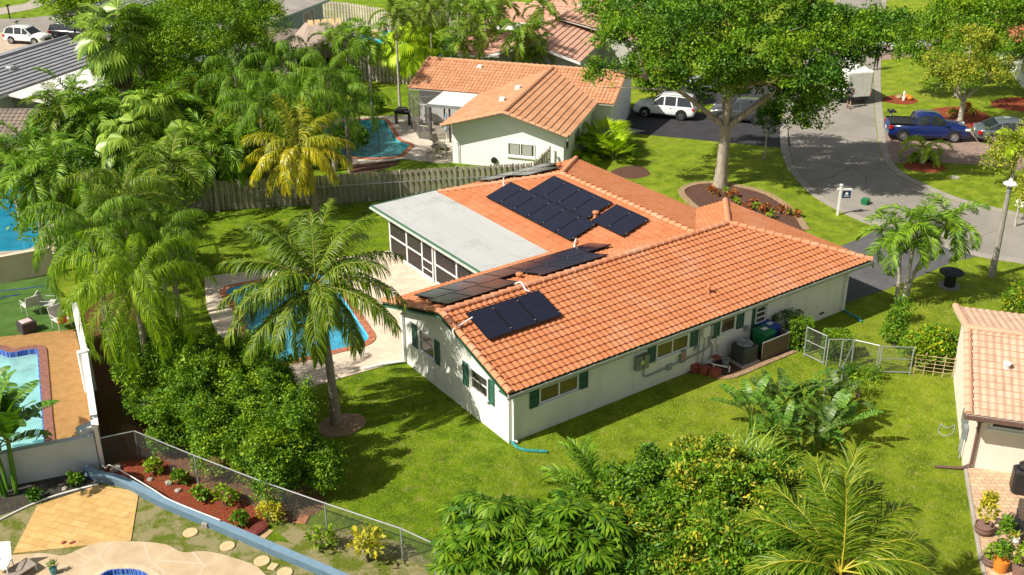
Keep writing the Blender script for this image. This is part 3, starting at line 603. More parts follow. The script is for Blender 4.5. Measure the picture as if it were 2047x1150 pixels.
# wall fittings
def fit(name, x0, x1, z0, z1, d, mat, extra=None):
    mb = MB(); mb.bevbox(x0, x1, -d, -.005, z0, z1, .012)
    if extra: extra(mb)
    return mb.build(name, mat, H)
m = fit('electric_meter', 5.98, 6.32, 1.12, 1.72, .2, M_greymetal); k = MB(); k.tube([(6.2, -.2, 1.5), (6.2, -.28, 1.5)], .1, 12); k.build('meter_dial', M_alu, m); k = MB(); k.box(6.34, 6.58, -.24, -.005, 1.14, 1.74); k.build('breaker_box', gm('olive_metal', (.24, .27, .17), .6), m)
m = fit('disconnect_box', 8.4, 8.7, .66, 1.22, .14, M_greymetal); k = MB()
for zz in (.82, .95, 1.08): k.box(8.47, 8.62, -.146, -.14, zz, zz+.07)
k.build('warning_sticker', gm('orange_sticker', (.7, .2, .1)), m)
fit('junction_box', 7.74, 7.98, .52, .78, .1, M_pipe); fit('outlet_box', 9.22, 9.42, .94, 1.14, .09, M_pipe); fit('inverter_box', 9.6, 9.98, 1.45, 1.93, .14, M_pvc); fit('control_box', 10.0, 10.19, 1.35, 1.9, .12, M_pipe)
fit('switch_box', 10.46, 10.68, .86, 1.24, .1, M_pvc); fit('switch_box', 12.1, 12.3, .95, 1.2, .09, M_pipe)
mb = MB()
mb.tube([(6.46, -.08, 1.14), (6.46, -.08, .8), (6.55, -.08, .66), (6.7, -.08, .64), (8.4, -.08, .72), (9.75, -.08, .8), (10.02, -.08, .95), (10.05, -.08, 1.4)], .035, 6)
mb.tube([(9.45, -.06, .1), (9.47, -.06, 1.9)], .025, 6); mb.tube([(9.75, -.06, .1), (9.75, -.06, 1.45)], .02, 6); mb.tube([(10.25, -.07, .25), (10.22, -.07, .9), (10.08, -.07, 1.1), (10.08, -.07, 1.4)], .028, 6); mb.tube([(10.55, -.06, .5), (10.55, -.06, .9)], .02, 6)
mb.build('conduit', M_pipe, H)
mb = MB(); mb.tube([(9.9, -.15, .3), (9.95, -.55, .3), (10.3, -.95, .25)], .035, 6); mb.tube([(9.9, -.55, .05), (9.9, -.55, .32)], .035, 6); mb.tube([(10.05, -.2, .3), (10.6, -.25, .4)], .03, 6); mb.tube([(10.35, -1, .03), (10.35, -1, .3)], .035, 6); mb.build('drain_pipe', M_pvc, H)
mb = MB(); mb.box(17.0, 17.3, -.012, -.002, .25, .35); mb.build('wall_vent', M_black, H)
# lanai: flat roof, posts, screens
LR = []
s_ = MB(); s_.box(4.43, XL+.03, 8.28, 18.15, 2.50, 2.63); fr_ = s_.build('porch_roof', M_flatroof, H)
s_ = MB(); s_.box(4.36, 4.42, 8.28, 18.2, 2.42, 2.66); s_.box(4.43, 9.0, 18.16, 18.21, 2.45, 2.66); s_.build('porch_fascia', M_greent, fr_)
s_ = MB(); s_.box(4.28, 4.355, 8.28, 18.2, 2.5, 2.58); s_.build('porch_gutter', gm('pale_gutter', (.62, .66, .6), .5, .2), fr_)
pm = MB()
for y in (17.66, 15.98, 14.5, 13.3, 11.4, 9.6, 8.4): pm.box(5.06, 5.16, y-.05, y+.05, .05, 2.46)
for y0, y1 in ((8.45, 13.25), (14.55, 17.61)): pm.box(5.07, 5.15, y0, y1, .98, 1.05); pm.box(5.07, 5.15, y0, y1, .05, .13)
pm.box(5.07, 5.15, 8.4, 17.7, 2.38, 2.46); pm.box(5.17, 9, 17.62, 17.7, 2.38, 2.46); pm.box(5.17, 9, 17.62, 17.7, .98, 1.05); pm.box(7, 7.08, 17.62, 17.7, .05, 2.38)
pm.build('porch_frame', M_white, H)
pm = MB(); pm.box(5.10, 5.104, 8.42, 13.25, .05, 2.4); pm.box(5.10, 5.104, 14.55, 17.62, .05, 2.4); pm.box(5.15, 8.9, 17.66, 17.664, .05, 2.4); pm.build('porch_screen', M_screen, H)
pm = MB(); pm.box(5.0, 5.06, 13.4, 13.47, .07, 2.2); pm.box(5.0, 5.06, 14.35, 14.42, .07, 2.2); pm.box(5.0, 5.06, 13.47, 14.35, 2.1, 2.2); pm.box(5.0, 5.06, 13.47, 14.35, .07, .2); pm.box(5.0, 5.06, 13.47, 14.35, .95, 1.02); pm.box(5.0, 5.06, 13.47, 14.35, .5, .54)
dd = pm.build('screen_door', M_white, H); pm = MB(); pm.box(5.02, 5.024, 13.47, 14.35, .2, 2.1); pm.build('door_mesh', M_screen, dd)
pm = MB(); pm.box(5.17, 8.89, 7.62, 17.6, .0, .06); pm.build('porch_floor', gm('porch_tile', (.33, .15, .09), .7, 0, .12), H)
window(H, (8.9, 15.8, .2), NY, 2.2, 2.0, mull=(.5,), sill=False); window(H, (8.9, 12, .2), NY, 2.2, 2.0, mull=(.5,), sill=False)
vent(H, (11.1, 8.72, 3.5), 'roof_vent', M_tile, .11); vent(H, (4.25, 5.25, 3.5), 'roof_vent', M_tile, .11); vent(H, (14.35, 15.75, 3.2), 'roof_vent', M_tile, .1)
vent(H, (10.4, .55, 3.02), 'roof_vent', M_tile, .06)

# solar panels: PW along the eave, PH up the slope
PW, PH = 1.125, 1.6
def make_panel():
    t = MB(); t.box(-PW/2+.028, PW/2-.028, -PH/2+.028, PH/2-.028, -.02, .004); g = t.build('solar_panel', M_solar)
    f = MB()
    for a in ((-PW/2+.003, PW/2-.003, -PH/2+.003, -PH/2+.028), (-PW/2+.003, PW/2-.003, PH/2-.028, PH/2-.003), (-PW/2+.003, -PW/2+.028, -PH/2+.028, PH/2-.028), (PW/2-.028, PW/2-.003, -PH/2+.028, PH/2-.028)): f.box(*a, -.03, .01)
    f.build('frame', M_solfr, g)
    for y in (-.6, .6):
        k = MB(); k.box(PW/2-.03, PW/2+.03, y-.02, y+.02, .002, .02); k.build('clamp', M_alu, g)
        k = MB(); y = y*.75; k.loft([[(x, y-.02, -.07), (x, y+.02, -.07), (x, y+.02, -.03), (x, y-.02, -.03)] for x in (-PW/2, PW/2)]); k.box(-.04, .04, y-.05, y+.05, -.16, -.069); k.build('rail', M_galv, g)
    return g
ca, sa = math.cos(math.atan(sl)), math.sin(math.atan(sl))
def pmat(face, u, v):
    """panel centre at plan position; face = downhill direction"""
    x, y = u, v; fx, fy = face
    if face == (0, -1): zz = HE+sl*(y+OE)
    elif face == (0, 1): zz = HE+sl*((YW if y < 9 else YB)-y)
    else: zz = HE+sl*(x-XL)
    up = Vector((-fx*ca, -fy*ca, sa)); nn = Vector((fx*sa, fy*sa, ca)); ax = up.cross(nn)
    p = Vector((x, y, zz))+nn*.2
    return Matrix(((ax.x, up.x, nn.x, p.x), (ax.y, up.y, nn.y, p.y), (ax.z, up.z, nn.z, p.z), (0, 0, 0, 1)))
ph = PH*ca
rows = []
rows.append(('row above the side windows', (0, -1), [(.86+i*1.14, 2.5) for i in range(3)], ['left', 'middle', 'right']))
rows.append(('lower row above the flat porch roof', (-1, 0), [(9.9, 14.3-i*1.14) for i in range(6)], None))
rows.append(('upper row above the flat porch roof', (-1, 0), [(11.43, 12.75-i*1.14) for i in range(4)], None))
rows.append(('pair beside the round vent', (-1, 0), [(11.43, 7.9), (11.43, 6.76)], ['far', 'near']))
rows.append(('lower row facing the pool', (0, 1), [(.95+i*1.14, 6.38) for i in range(8)], None))
rows.append(('upper left block facing the pool', (0, 1), [(.65+i*1.14, 4.84) for i in range(3)], None))
rows.append(('upper right block facing the pool', (0, 1), [(5.2+i*1.14, 4.84) for i in range(3)], None))
rows.append(('lower row facing the board fence', (0, 1), [(10.95+i*1.14, 16.95) for i in range(4)], None))
rows.append(('upper row facing the board fence', (0, 1), [(12.1+i*1.14, 15.42) for i in range(2)], None))
ordn = ['first', 'second', 'third', 'fourth', 'fifth', 'sixth', 'seventh', 'eighth']
PANEL = None
for nm, face, cs, names in rows:
    for i, (u, v) in enumerate(cs):
        if PANEL is None: PANEL = o = make_panel()
        else: o = copy_tree(PANEL)
        o.matrix_world = pmat(face, u, v)
        w_ = (names[i]+' one') if names else (ordn[i]+' from the '+('left' if face != (-1, 0) else 'far end'))
        tag(o, 'black solar panel, '+w_+', '+nm, 'solar panel', 'solar panels on the tile roof')
def cond(pts, label):
    mb = MB(); mb.tube(smoothline(pts, 5), .035, 6); o = mb.build('roof_conduit', M_pvc); tag(o, label, 'pipe')
cond([(9.3, 7.9, 3.0+.15), (8.9, 7.5, 3.0), (8.9, 7.0, 2.98), (8.6, 6.6, 3.2), (8.4, 6.2, 3.3)], 'curved white pipe on the roof between the large panel block and the valley')
cond([(3.2, 4.2, 3.98), (3.35, 3.9, 4.15), (3.3, 3.5, 4.0), (3.35, 3.3, 4.0)], 'short white pipe crossing the near roof ridge')
cond([(.4, 2.9, 3.9), (-.35, 2.75, 3.8), (-.6, 2.7, 3.75), (-.6, 2.6, 3.5)], 'white pipe running from the near panels over the gable edge')
cond([(10.9, 15.9, 3.4), (10.6, 15.5, 3.45), (10.3, 15.0, 3.3), (10.4, 14.9, 3.4)], 'curved white pipe crossing the hip behind the large panel block')
# ---------------------------------------------------------------- plants: generators
L_grn = leafmat('leaf_green', ((0.024, 0.072, 0.003), (0.071, 0.173, 0.008), (0.142, 0.280, 0.014), (0.219, 0.374, 0.022)))
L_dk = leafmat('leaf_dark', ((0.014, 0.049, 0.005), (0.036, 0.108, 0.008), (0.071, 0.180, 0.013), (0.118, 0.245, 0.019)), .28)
L_lime = leafmat('leaf_lime', ((0.059, 0.123, 0.003), (0.136, 0.237, 0.006), (0.219, 0.338, 0.010), (0.320, 0.446, 0.019)), .4)
L_yel = leafmat('leaf_yellow', ((.20, .21, .012), (.38, .36, .02), (.55, .47, .03), (.30, .33, .03)), .35)
L_var = leafmat('leaf_variegated', ((0.080, 0.135, 0.013), (0.160, 0.225, 0.018), (0.304, 0.360, 0.032), (0.576, 0.525, 0.050)), .3)
L_queen = leafmat('leaf_queen_palm', ((0.036, 0.094, 0.003), (0.083, 0.187, 0.008), (0.154, 0.288, 0.013), (0.260, 0.403, 0.025)), .3, .5, .28)
L_coco = leafmat('leaf_coconut', ((.03, .08, .004), (.07, .145, .006), (.135, .215, .010), (.25, .31, .022)), .36, .45, .3)
L_cocom = leafmat('leaf_coconut_mixed', ((.06, .12, .006), (.14, .20, .008), (.28, .30, .010), (.42, .38, .02)), .35, .45, .3)
L_cocoy = leafmat('leaf_coconut_yellow', ((.12, .19, .005), (.30, .33, .006), (.55, .46, .010), (.62, .50, .02)), .35, .35, .5)
L_fan = leafmat('leaf_fan_palm', ((0.047, 0.108, 0.008), (0.118, 0.216, 0.014), (0.225, 0.346, 0.032), (0.391, 0.518, 0.076)), .3, .4, .5)
L_fanl = leafmat('leaf_bright_fan', ((0.095, 0.187, 0.003), (0.213, 0.346, 0.009), (0.355, 0.490, 0.013), (0.497, 0.605, 0.032)), .4)
L_ban = leafmat('leaf_banana', ((0.024, 0.086, 0.006), (0.047, 0.144, 0.009), (0.095, 0.230, 0.019), (0.166, 0.317, 0.032)), .3, .42, .35)
L_sch = leafmat('leaf_umbrella', ((.025, .075, .003), (.055, .14, .005), (.10, .20, .008), (.17, .28, .012)), .2, .45, .22)
L_red = leafmat('leaf_red', ((.18, .03, .01), (.35, .07, .02), (.20, .12, .02), (.5, .15, .03)), .2)
L_dry = leafmat('dry_frond', ((.12, .08, .04), (.22, .16, .09), (.33, .26, .15)), .15, .8)
M_rach = gm('frond_rib', (.24, .25, .04), .5, 0, .2, 4); M_rachg = gm('green_frond_rib', (.13, .17, .03), .5, 0, .2, 4)
def barkmat(name, a, b, sc=(6, 6, 14), bs=.6):
    s = N(name); mp = s.n('ShaderNodeMapping'); mp.inputs['Scale'].default_value = sc; s.l(s.coord(), mp.inputs[0]); f = s.noise(mp.outputs[0], 1, 5, .75)
    g = s.noise(s.coord(), 1.3, 4); c = s.mix(s.math('MULTIPLY', g, .5), s.ramp(f, [(.3, a), (.65, b)]), tuple(x*.6 for x in b)); s.bump(f, bs, .05); return s.set(c, .95, 0, .1)
B_palm = barkmat('palm_bark', (.17, .13, .10), (.42, .36, .29), (2, 2, 11)); B_tree = barkmat('tree_bark', (.19, .155, .115), (.52, .45, .36), (5, 5, 2.2), 1); B_pale = barkmat('pale_bark', (.30, .27, .22), (.55, .51, .43), (3, 3, 8)); B_dark = barkmat('dark_bark', (.07, .05, .035), (.2, .16, .12), (5, 5, 2))

def merge(parts):
    V = []; F = []; Mi = []; b = 0
    for v, f, m in parts:
        V.append(v); F.append(f+b); Mi.append(np.full(len(f), m, np.int32) if np.isscalar(m) else m); b += len(v)
    return np.concatenate(V), np.concatenate(F), np.concatenate(Mi)
def to_mesh(name, geo, mats, smooth=False):
    V, F, Mi = geo; me = mesh_np(name, V, F, mats[0], smooth)
    for m in mats[1:]: me.materials.append(m)
    if len(mats) > 1: me.polygons.foreach_set('material_index', Mi.astype(np.int32))
    return me
def rotz(V, a):
    c, s = math.cos(a), math.sin(a); return V@np.array([[c, s, 0], [-s, c, 0], [0, 0, 1.]])
def norm(a): return a/np.maximum(1e-9, np.linalg.norm(a, axis=-1, keepdims=True))
def ribs(P, r0, r1, k=4):
    n = len(P); T = norm(np.gradient(P, axis=0)); S = norm(np.cross(T, [0.01, 0.02, 1.])); U = np.cross(S, T); r = np.linspace(r0, r1, n)[:, None]
    rings = [P+(S*math.cos(a)+U*math.sin(a))*r for a in np.arange(k)*2*PI/k+.78]; V = np.stack(rings, 1).reshape(-1, 3); F = []
    for i in range(n-1):
        for j in range(k): F.append((i*k+j, i*k+(j+1) % k, (i+1)*k+(j+1) % k, (i+1)*k+j))
    return V, np.array(F)
def frond(L=3.6, elev=30, bend=80, ll=.75, lw=.045, n=46, fwd=.55, hang=.5, vee=.15, plum=0, seed=0, t0=.14, side=0., fat=.022, tipl=.35):
    """feather palm leaf; starts at the origin along +x at the given elevation and arches down"""
    g = np.random.default_rng(seed); m = 16; t = np.linspace(0, 1, m); a = np.radians(elev-bend*t**1.35); az = np.radians(side*t**1.5)
    d = np.stack([np.cos(a)*np.cos(az), np.cos(a)*np.sin(az), np.sin(a)], -1); P = np.concatenate([[[0, 0, 0]], np.cumsum(d[:-1]*L/(m-1), 0)])
    rv, rf = ribs(P, fat, fat*.25, 4)
    tt = np.repeat(np.linspace(t0, .995, n), 2)+g.normal(0, .004, 2*n); tt = np.clip(tt, t0, 1); sd = np.tile([1., -1.], n)
    B = np.stack([np.interp(tt, t, P[:, k]) for k in range(3)], -1); T = norm(np.stack([np.interp(tt, t, d[:, k]) for k in range(3)], -1))
    S = norm(np.cross(np.array([0, 0, 1.]), T)); U = np.cross(T, S)
    u = (tt-t0)/(1-t0); ln = ll*(tipl+(1-tipl)*np.sin(PI*np.clip(.12+u*.86, 0, 1))**.7)*g.uniform(.85, 1.12, 2*n)
    f = fwd+.5*u+g.normal(0, .12, 2*n)+.12*np.sin(u*23+seed); v = vee+g.normal(0, .13, 2*n)+plum*g.uniform(-1, 1, 2*n)
    D = norm(S*sd[:, None]*np.cos(f)[:, None]+T*np.sin(f)[:, None]+U*v[:, None])
    h = hang*(1+g.normal(0, .2, 2*n)); D2 = norm(D+np.array([0, 0, -1.])*(h*1.0)[:, None]); D3 = norm(D+np.array([0, 0, -1.])*(h*2.3)[:, None])
    W = norm(np.cross(np.cross(D, T), D)); W = norm(W+U*g.normal(0, .35, (2*n, 1)))*lw*.5
    m1 = B+D*(ln*.3)[:, None]; m2 = m1+D2*(ln*.38)[:, None]; tp = m2+D3*(ln*.34)[:, None]
    V = np.stack([B-W*.4, B+W*.4, m1+W, m1-W, m2+W*.85, m2-W*.85, tp+W*.12, tp-W*.12], 1).reshape(-1, 3); i0 = np.arange(2*n)[:, None]*8
    F = np.concatenate([i0+np.array([[0, 1, 2, 3]]), i0+np.array([[3, 2, 4, 5]]), i0+np.array([[5, 4, 6, 7]])])
    return merge([(V, F, 0), (rv, rf, 1)])
def fanleaf(pet=1.0, r=.8, k=26, elev=30, sag=.35, arc=290, seed=0, droop=40):
    g = np.random.default_rng(seed); t = np.linspace(0, 1, 6); a = np.radians(elev-droop*.5*t); d = np.stack([np.cos(a), 0*a, np.sin(a)], -1)
    P = np.concatenate([[[0, 0, 0]], np.cumsum(d[:-1]*pet/5, 0)]); rv, rf = ribs(P, .018, .012, 4); c = P[-1]
    e2 = np.radians(elev-droop-g.uniform(0, 20)); X = np.array([math.cos(e2), 0, math.sin(e2)]); Y = np.array([0, 1., 0]); Z = np.cross(X, Y)
    th = np.radians(np.linspace(-arc/2, arc/2, k)); D = np.cos(th)[:, None]*X+np.sin(th)[:, None]*Y; N_ = -Z*np.sign(Z[2]) if Z[2] < 0 else Z
    D = norm(D+N_*.18); rr = r*(.8+.25*np.cos(th*.6))*g.uniform(.92, 1.05, k); Wd = norm(-np.sin(th)[:, None]*X+np.cos(th)[:, None]*Y); w = np.radians(arc)/k*.5*rr*.62
    fold = N_*(rr*.045)[:, None]; mid = c+D*(rr*.62)[:, None]; tip = mid+norm(D+np.array([0, 0, -sag*1.8]))*(rr*.42)[:, None]
    q = np.stack([np.repeat(c[None], k, 0), mid+Wd*w[:, None]-fold*.3, tip, mid-Wd*w[:, None]+fold*.8], 1).reshape(-1, 3); F = np.arange(4*k).reshape(k, 4)
    return merge([(q, F, 0), (rv, rf, 1)])
def crown(fr, n, e0, e1, seed=0, scale=1.0, zoff=0.0, jit=12):
    """palm crown: n leaves by golden angle, elevations from e0 (young) to e1 (old); fr(elev, seed) makes one"""
    g = np.random.default_rng(seed); parts = []
    for i in range(n):
        u = (i+.5)/n; e = e0+(e1-e0)*u**.85+g.normal(0, jit*.4); V, F, Mi = fr(e, int(seed*100+i), u)
        V = rotz(V, i*2.39996+g.normal(0, .2))*scale; parts.append((V+np.array([0, 0, zoff-.25*u*scale]), F, Mi))
    return merge(parts)
def trunk_np(path, radii, k=10, rough=.0, seed=0):
    P = np.array(smoothline(path, 5), float); r = np.interp(np.linspace(0, 1, len(P)), np.linspace(0, 1, len(radii)), radii); g = np.random.default_rng(seed)
    T = norm(np.gradient(P, axis=0)); S = norm(np.cross(T, [0.3, 1, .05])); U = np.cross(S, T); n = len(P)
    V = np.stack([P+(S*math.cos(a)+U*math.sin(a))*(r*(1+rough*g.normal(0, 1, n)))[:, None] for a in np.arange(k)*2*PI/k], 1).reshape(-1, 3)
    i = np.arange(n-1)[:, None]*k; j = np.arange(k); F = np.stack([i+j, i+(j+1) % k, i+k+(j+1) % k, i+k+j], -1).reshape(-1, 4); return V, F, 0
def blobs_sample(blobs, n, g, shell=.35, box=False):
    B = np.array([b[:6] for b in blobs], float); w = (B[:, 3]*B[:, 4]*B[:, 5])**(.72); w /= w.sum(); bi = g.choice(len(B), n, p=w)
    if box: d = g.uniform(-1, 1, (n, 3)); ax = g.integers(0, 3, n); sg = g.choice([-1., 1.], n); d[np.arange(n), ax] = sg*g.uniform(.85, 1, n); rad = d; dirn = norm(d)
    else: dirn = norm(g.normal(0, 1, (n, 3))); dirn[:, 2] = np.where(dirn[:, 2] < -.5, -dirn[:, 2], dirn[:, 2]); rad = dirn*(g.uniform(shell, 1, n)**.45)[:, None]
    return B[bi, :3]+rad*B[bi, 3:6], dirn
def leafcloud(blobs, n, size=.16, cl=9, cr=.35, seed=0, aspect=.5, lump=.0, box=False, shell=.35, up=.6, droop=.0):
    """leaf quads in clusters over the surface of overlapping lobes; lump carves gaps"""
    g = np.random.default_rng(seed); nc = max(1, n//cl); C, Dn = blobs_sample(blobs, int(nc*(1+lump*1.5)), g, shell, box)
    if lump:
        f = np.sin(C[:, 0]*1.9+seed)+np.sin(C[:, 1]*2.3+1.7*seed)+np.sin(C[:, 2]*2.7+.5*seed)+np.sin((C[:, 0]+C[:, 1])*4.1); k = np.argsort(-f)[:nc]; C, Dn = C[k], Dn[k]
    nc = len(C); cr_ = cr*g.uniform(.6, 1.3, nc)
    P = np.repeat(C, cl, 0)+norm(g.normal(0, 1, (nc*cl, 3)))*(np.repeat(cr_, cl)*g.uniform(.2, 1, nc*cl))[:, None]*np.array([1, 1, .7]); Dd = np.repeat(Dn, cl, 0); m = len(P)
    cj = np.repeat(g.normal(0, .6, (nc, 3)), cl, 0); A = norm(Dd*.7+cj+g.normal(0, .55, (m, 3))+np.array([0, 0, .12-droop])); Nn = norm(Dd*.45+np.array([0, 0, up])+cj[:, ::-1]*.6+g.normal(0, .35, (m, 3))); W = norm(np.cross(A, Nn)); Nn = np.cross(W, A)
    l = size*g.uniform(.45, 1.45, m); w = l*aspect*.5
    V = np.stack([P, P+A*(l*.5)[:, None]+W*w[:, None]+Nn*(l*.08)[:, None], P+A*l[:, None]-Nn*(l*.10)[:, None], P+A*(l*.5)[:, None]-W*w[:, None]+Nn*(l*.08)[:, None]], 1).reshape(-1, 3)
    return V, np.arange(4*m).reshape(m, 4), 0
def umbrella_cluster(p, r, k, g, droop=.5):
    """rosette of long leaflets hanging from one point"""
    th = np.arange(k)*2*PI/k+g.uniform(0, 6); el = g.uniform(.05, .3); D = np.stack([np.cos(th), np.sin(th), np.full(k, el)], -1); D = norm(D+g.normal(0, .06, (k, 3))); rr = r*g.uniform(.8, 1.12, k)
    tl = g.normal(0, .28, 3); D = norm(D+tl*np.array([1, 1, 0])*.5); S = norm(np.cross(D, [0, 0, 1.])); w = rr*.105
    a = p+D*(rr*.12)[:, None]; D2 = norm(D+np.array([0, 0, -droop])); m = a+D2*(rr*.42)[:, None]; D3 = norm(D+np.array([0, 0, -droop*2.6])); t = m+D3*(rr*.46)[:, None]; up = np.array([0, 0, 1.])*(w*.35)[:, None]
    V = np.concatenate([np.stack([a, m+S*w[:, None]-up, m, m-S*w[:, None]-up, t], 1).reshape(-1, 3)]); i = np.arange(k)[:, None]*5
    F = np.concatenate([i+np.array([[0, 1, 4, 2]]), i+np.array([[0, 2, 4, 3]])]); return V, F, 0
def paddle(L=1.8, w=.5, elev=60, bend=60, pet=.8, seed=0, tear=.25, cup=.25):
    """banana-like leaf: petiole, rib and torn blade"""
    g = np.random.default_rng(seed); m = 16; t = np.linspace(0, 1, m); a = np.radians(elev-bend*t**1.6); d = np.stack([np.cos(a), 0*a, np.sin(a)], -1)
    tot = pet+L; P = np.concatenate([[[0, 0, 0]], np.cumsum(d[:-1]*tot/(m-1), 0)]); rv, rf = ribs(P, .03, .008, 4)
    n = 26; u = np.linspace(0, 1, n+1); V = []; F = []
    for s in (1, -1):
        for i in range(n):
            e = [(pet+L*u[i])/tot, (pet+L*(u[i+1]-(.012 if g.random() < tear else 0)))/tot]; q = []; dz = g.normal(0, .035)*(1 if g.random() < tear else .12)
            for ee, uu in zip(e, (u[i], u[i+1])):
                c = np.array([np.interp(ee, t, P[:, k]) for k in range(3)]); T = norm(np.array([np.interp(ee, t, d[:, k]) for k in range(3)])); U = np.cross(T, [0, 1, 0]); U = U*np.sign(U[2]+1e-6)
                ww = w*.5*np.sin(PI*min(1, .06+uu*.94))**.55 if uu < 1 else .02; q.append((c, c+np.array([0, s, 0])*ww*.93+U*(ww*cup+dz)-np.array([0, 0, ww*.12])))
            b = len(V); V += [q[0][0], q[0][1], q[1][1], q[1][0]]; F.append((b, b+1, b+2, b+3))
    return merge([(np.array(V), np.array(F), 0), (rv, rf, 1)])
def branches(base, h, targets, r, seed=0, fork=.5, k=9, lean=(0, 0)):
    """trunk with limbs reaching the crown lobes (tree-local coordinates)"""
    g = np.random.default_rng(seed); top = np.array([lean[0], lean[1], h*fork]); parts = [trunk_np([(0, 0, -.1), (lean[0]*.2, lean[1]*.2, h*fork*.35), tuple(top)], [r*1.5, r*1.05, r*.95], k+3, .04, seed)]
    tgs = [np.array(t[:3], float) for t in targets]; main = []
    for t in sorted(tgs, key=lambda t: -np.hypot(t[0], t[1])):
        if len(main) < 5 and all(np.dot(t[:2], m[:2])/(1e-6+np.linalg.norm(t[:2])*np.linalg.norm(m[:2])) < .5 for m in main): main.append(t)
    for i, tg in enumerate(tgs):
        pm_ = any(tg is m for m in main); s = top-np.array([0, 0, g.uniform(0, .15)*h*fork]); q = r*g.uniform(.42, .6)
        if not pm_ and main:
            m = min(main, key=lambda m: np.linalg.norm(m-tg)); s = top+(m-top)*g.uniform(.35, .7)+np.array([0, 0, .05*h]); q = r*g.uniform(.18, .28)
        mid = s+(tg-s)*.5+np.array([0, 0, .06*h])+g.normal(0, .12, 3)*h*.12
        parts.append(trunk_np([tuple(s), tuple(mid), tuple(tg)], [q*1.2, q*.8, q*.25], 7, .03, i))
        for j in range(3):
            s2 = s+(tg-s)*g.uniform(.45, .8)+np.array([0, 0, .05*h]); e = s2+g.normal(0, 1, 3)*np.array([.16, .16, .08])*h*.9+np.array([0, 0, .06*h]); parts.append(trunk_np([tuple(s2), tuple((s2+e)/2+g.normal(0, .05, 3)*h*.2), tuple(e)], [q*.45, q*.3, q*.1], 5, 0, j))
    return merge(parts)
# ---- whole plants
def plant(name, p, label, cat, group=None, rz=0.0, parts=()):
    e = empty(name, p, rz, label, cat, group)
    for nm, me in parts: link(nm, me, e)
    return e
CACHE = {}
def cached(key, fn):
    if key not in CACHE: CACHE[key] = fn()
    return CACHE[key]
def broadtree(name, p, blobs, n, label, mat, size=.16, r=.2, h=None, fork=.45, bark=None, cat='tree', group=None, lean=(0, 0), **k):
    B = [b for b in blobs]; h = h or max(b[2]+b[5] for b in B); sd = k.get('seed', 0)
    mats = mat if isinstance(mat, (list, tuple)) else [mat]; pr = []
    for i, m in enumerate(mats): kk = dict(k); kk['seed'] = sd+31*i; v, f, _ = leafcloud(B, int(n/len(mats)) if not isinstance(n, (list, tuple)) else n[i], size, **kk); pr.append((v, f, i))
    me = to_mesh('crown', merge(pr), mats); tr = to_mesh('trunk', branches((0, 0, 0), h, B, r, sd, fork, lean=lean), [bark or B_tree], True)
    return plant(name, p, label, cat, group, 0, [('trunk', tr), ('crown', me)])
def bush(name, p, blobs, n, label, mat, size=.1, cat='shrub', group=None, rz=0, **k):
    mats = mat if isinstance(mat, (list, tuple)) else [mat]; sd = k.get('seed', 0); pr = []
    for i, m in enumerate(mats): kk = dict(k); kk['seed'] = sd+31*i; v, f, _ = leafcloud(blobs, int(n*(1, .35, .2)[i]), size, **kk); pr.append((v, f, i))
    me = to_mesh('foliage', merge(pr), mats)
    g = np.random.default_rng(sd); st = []
    for i in range(5):
        b = blobs[i % len(blobs)]; q = np.array(b[:3])+g.uniform(-.4, .4, 3)*np.array(b[3:6]); st.append(trunk_np([(b[0]*.4+g.normal(0, .04), b[1]*.4+g.normal(0, .04), 0), tuple(q*.55+g.normal(0, .05, 3)), tuple(q)], [.035, .025, .012], 5))
    return plant(name, p, label, cat, group, rz, [('foliage', me), ('stem', to_mesh('stem', merge(st), [B_dark], True))])
FR = {
 'coco': lambda e, s, u: frond(3.5, e, 62+35*u, .8, .036, 84, .5, .9, .1, 0, s, side=(s*37 % 30)-15),
 'queen': lambda e, s, u: frond(3.5, e, 112+28*u, .78, .026, 92, .4, 2.2, .05, .4, s, .16, fat=.02),
 'christmas': lambda e, s, u: frond(1.9, e, 95+45*u, .55, .042, 44, .45, .35, .45, .1, s, .1, fat=.025),
 'areca': lambda e, s, u: frond(2.1, e, 65+30*u, .5, .045, 34, .6, .35, .35, 0, s, .2, fat=.015),
 'fan': lambda e, s, u: fanleaf(1.0, .85, 26, e, .35, 280, s, 40),
 'livi': lambda e, s, u: fanleaf(1.1, 1.0, 30, e, .75, 280, s, 60),
 'saw': lambda e, s, u: fanleaf(.75, .55, 20, e, .2, 250, s, 25),
}
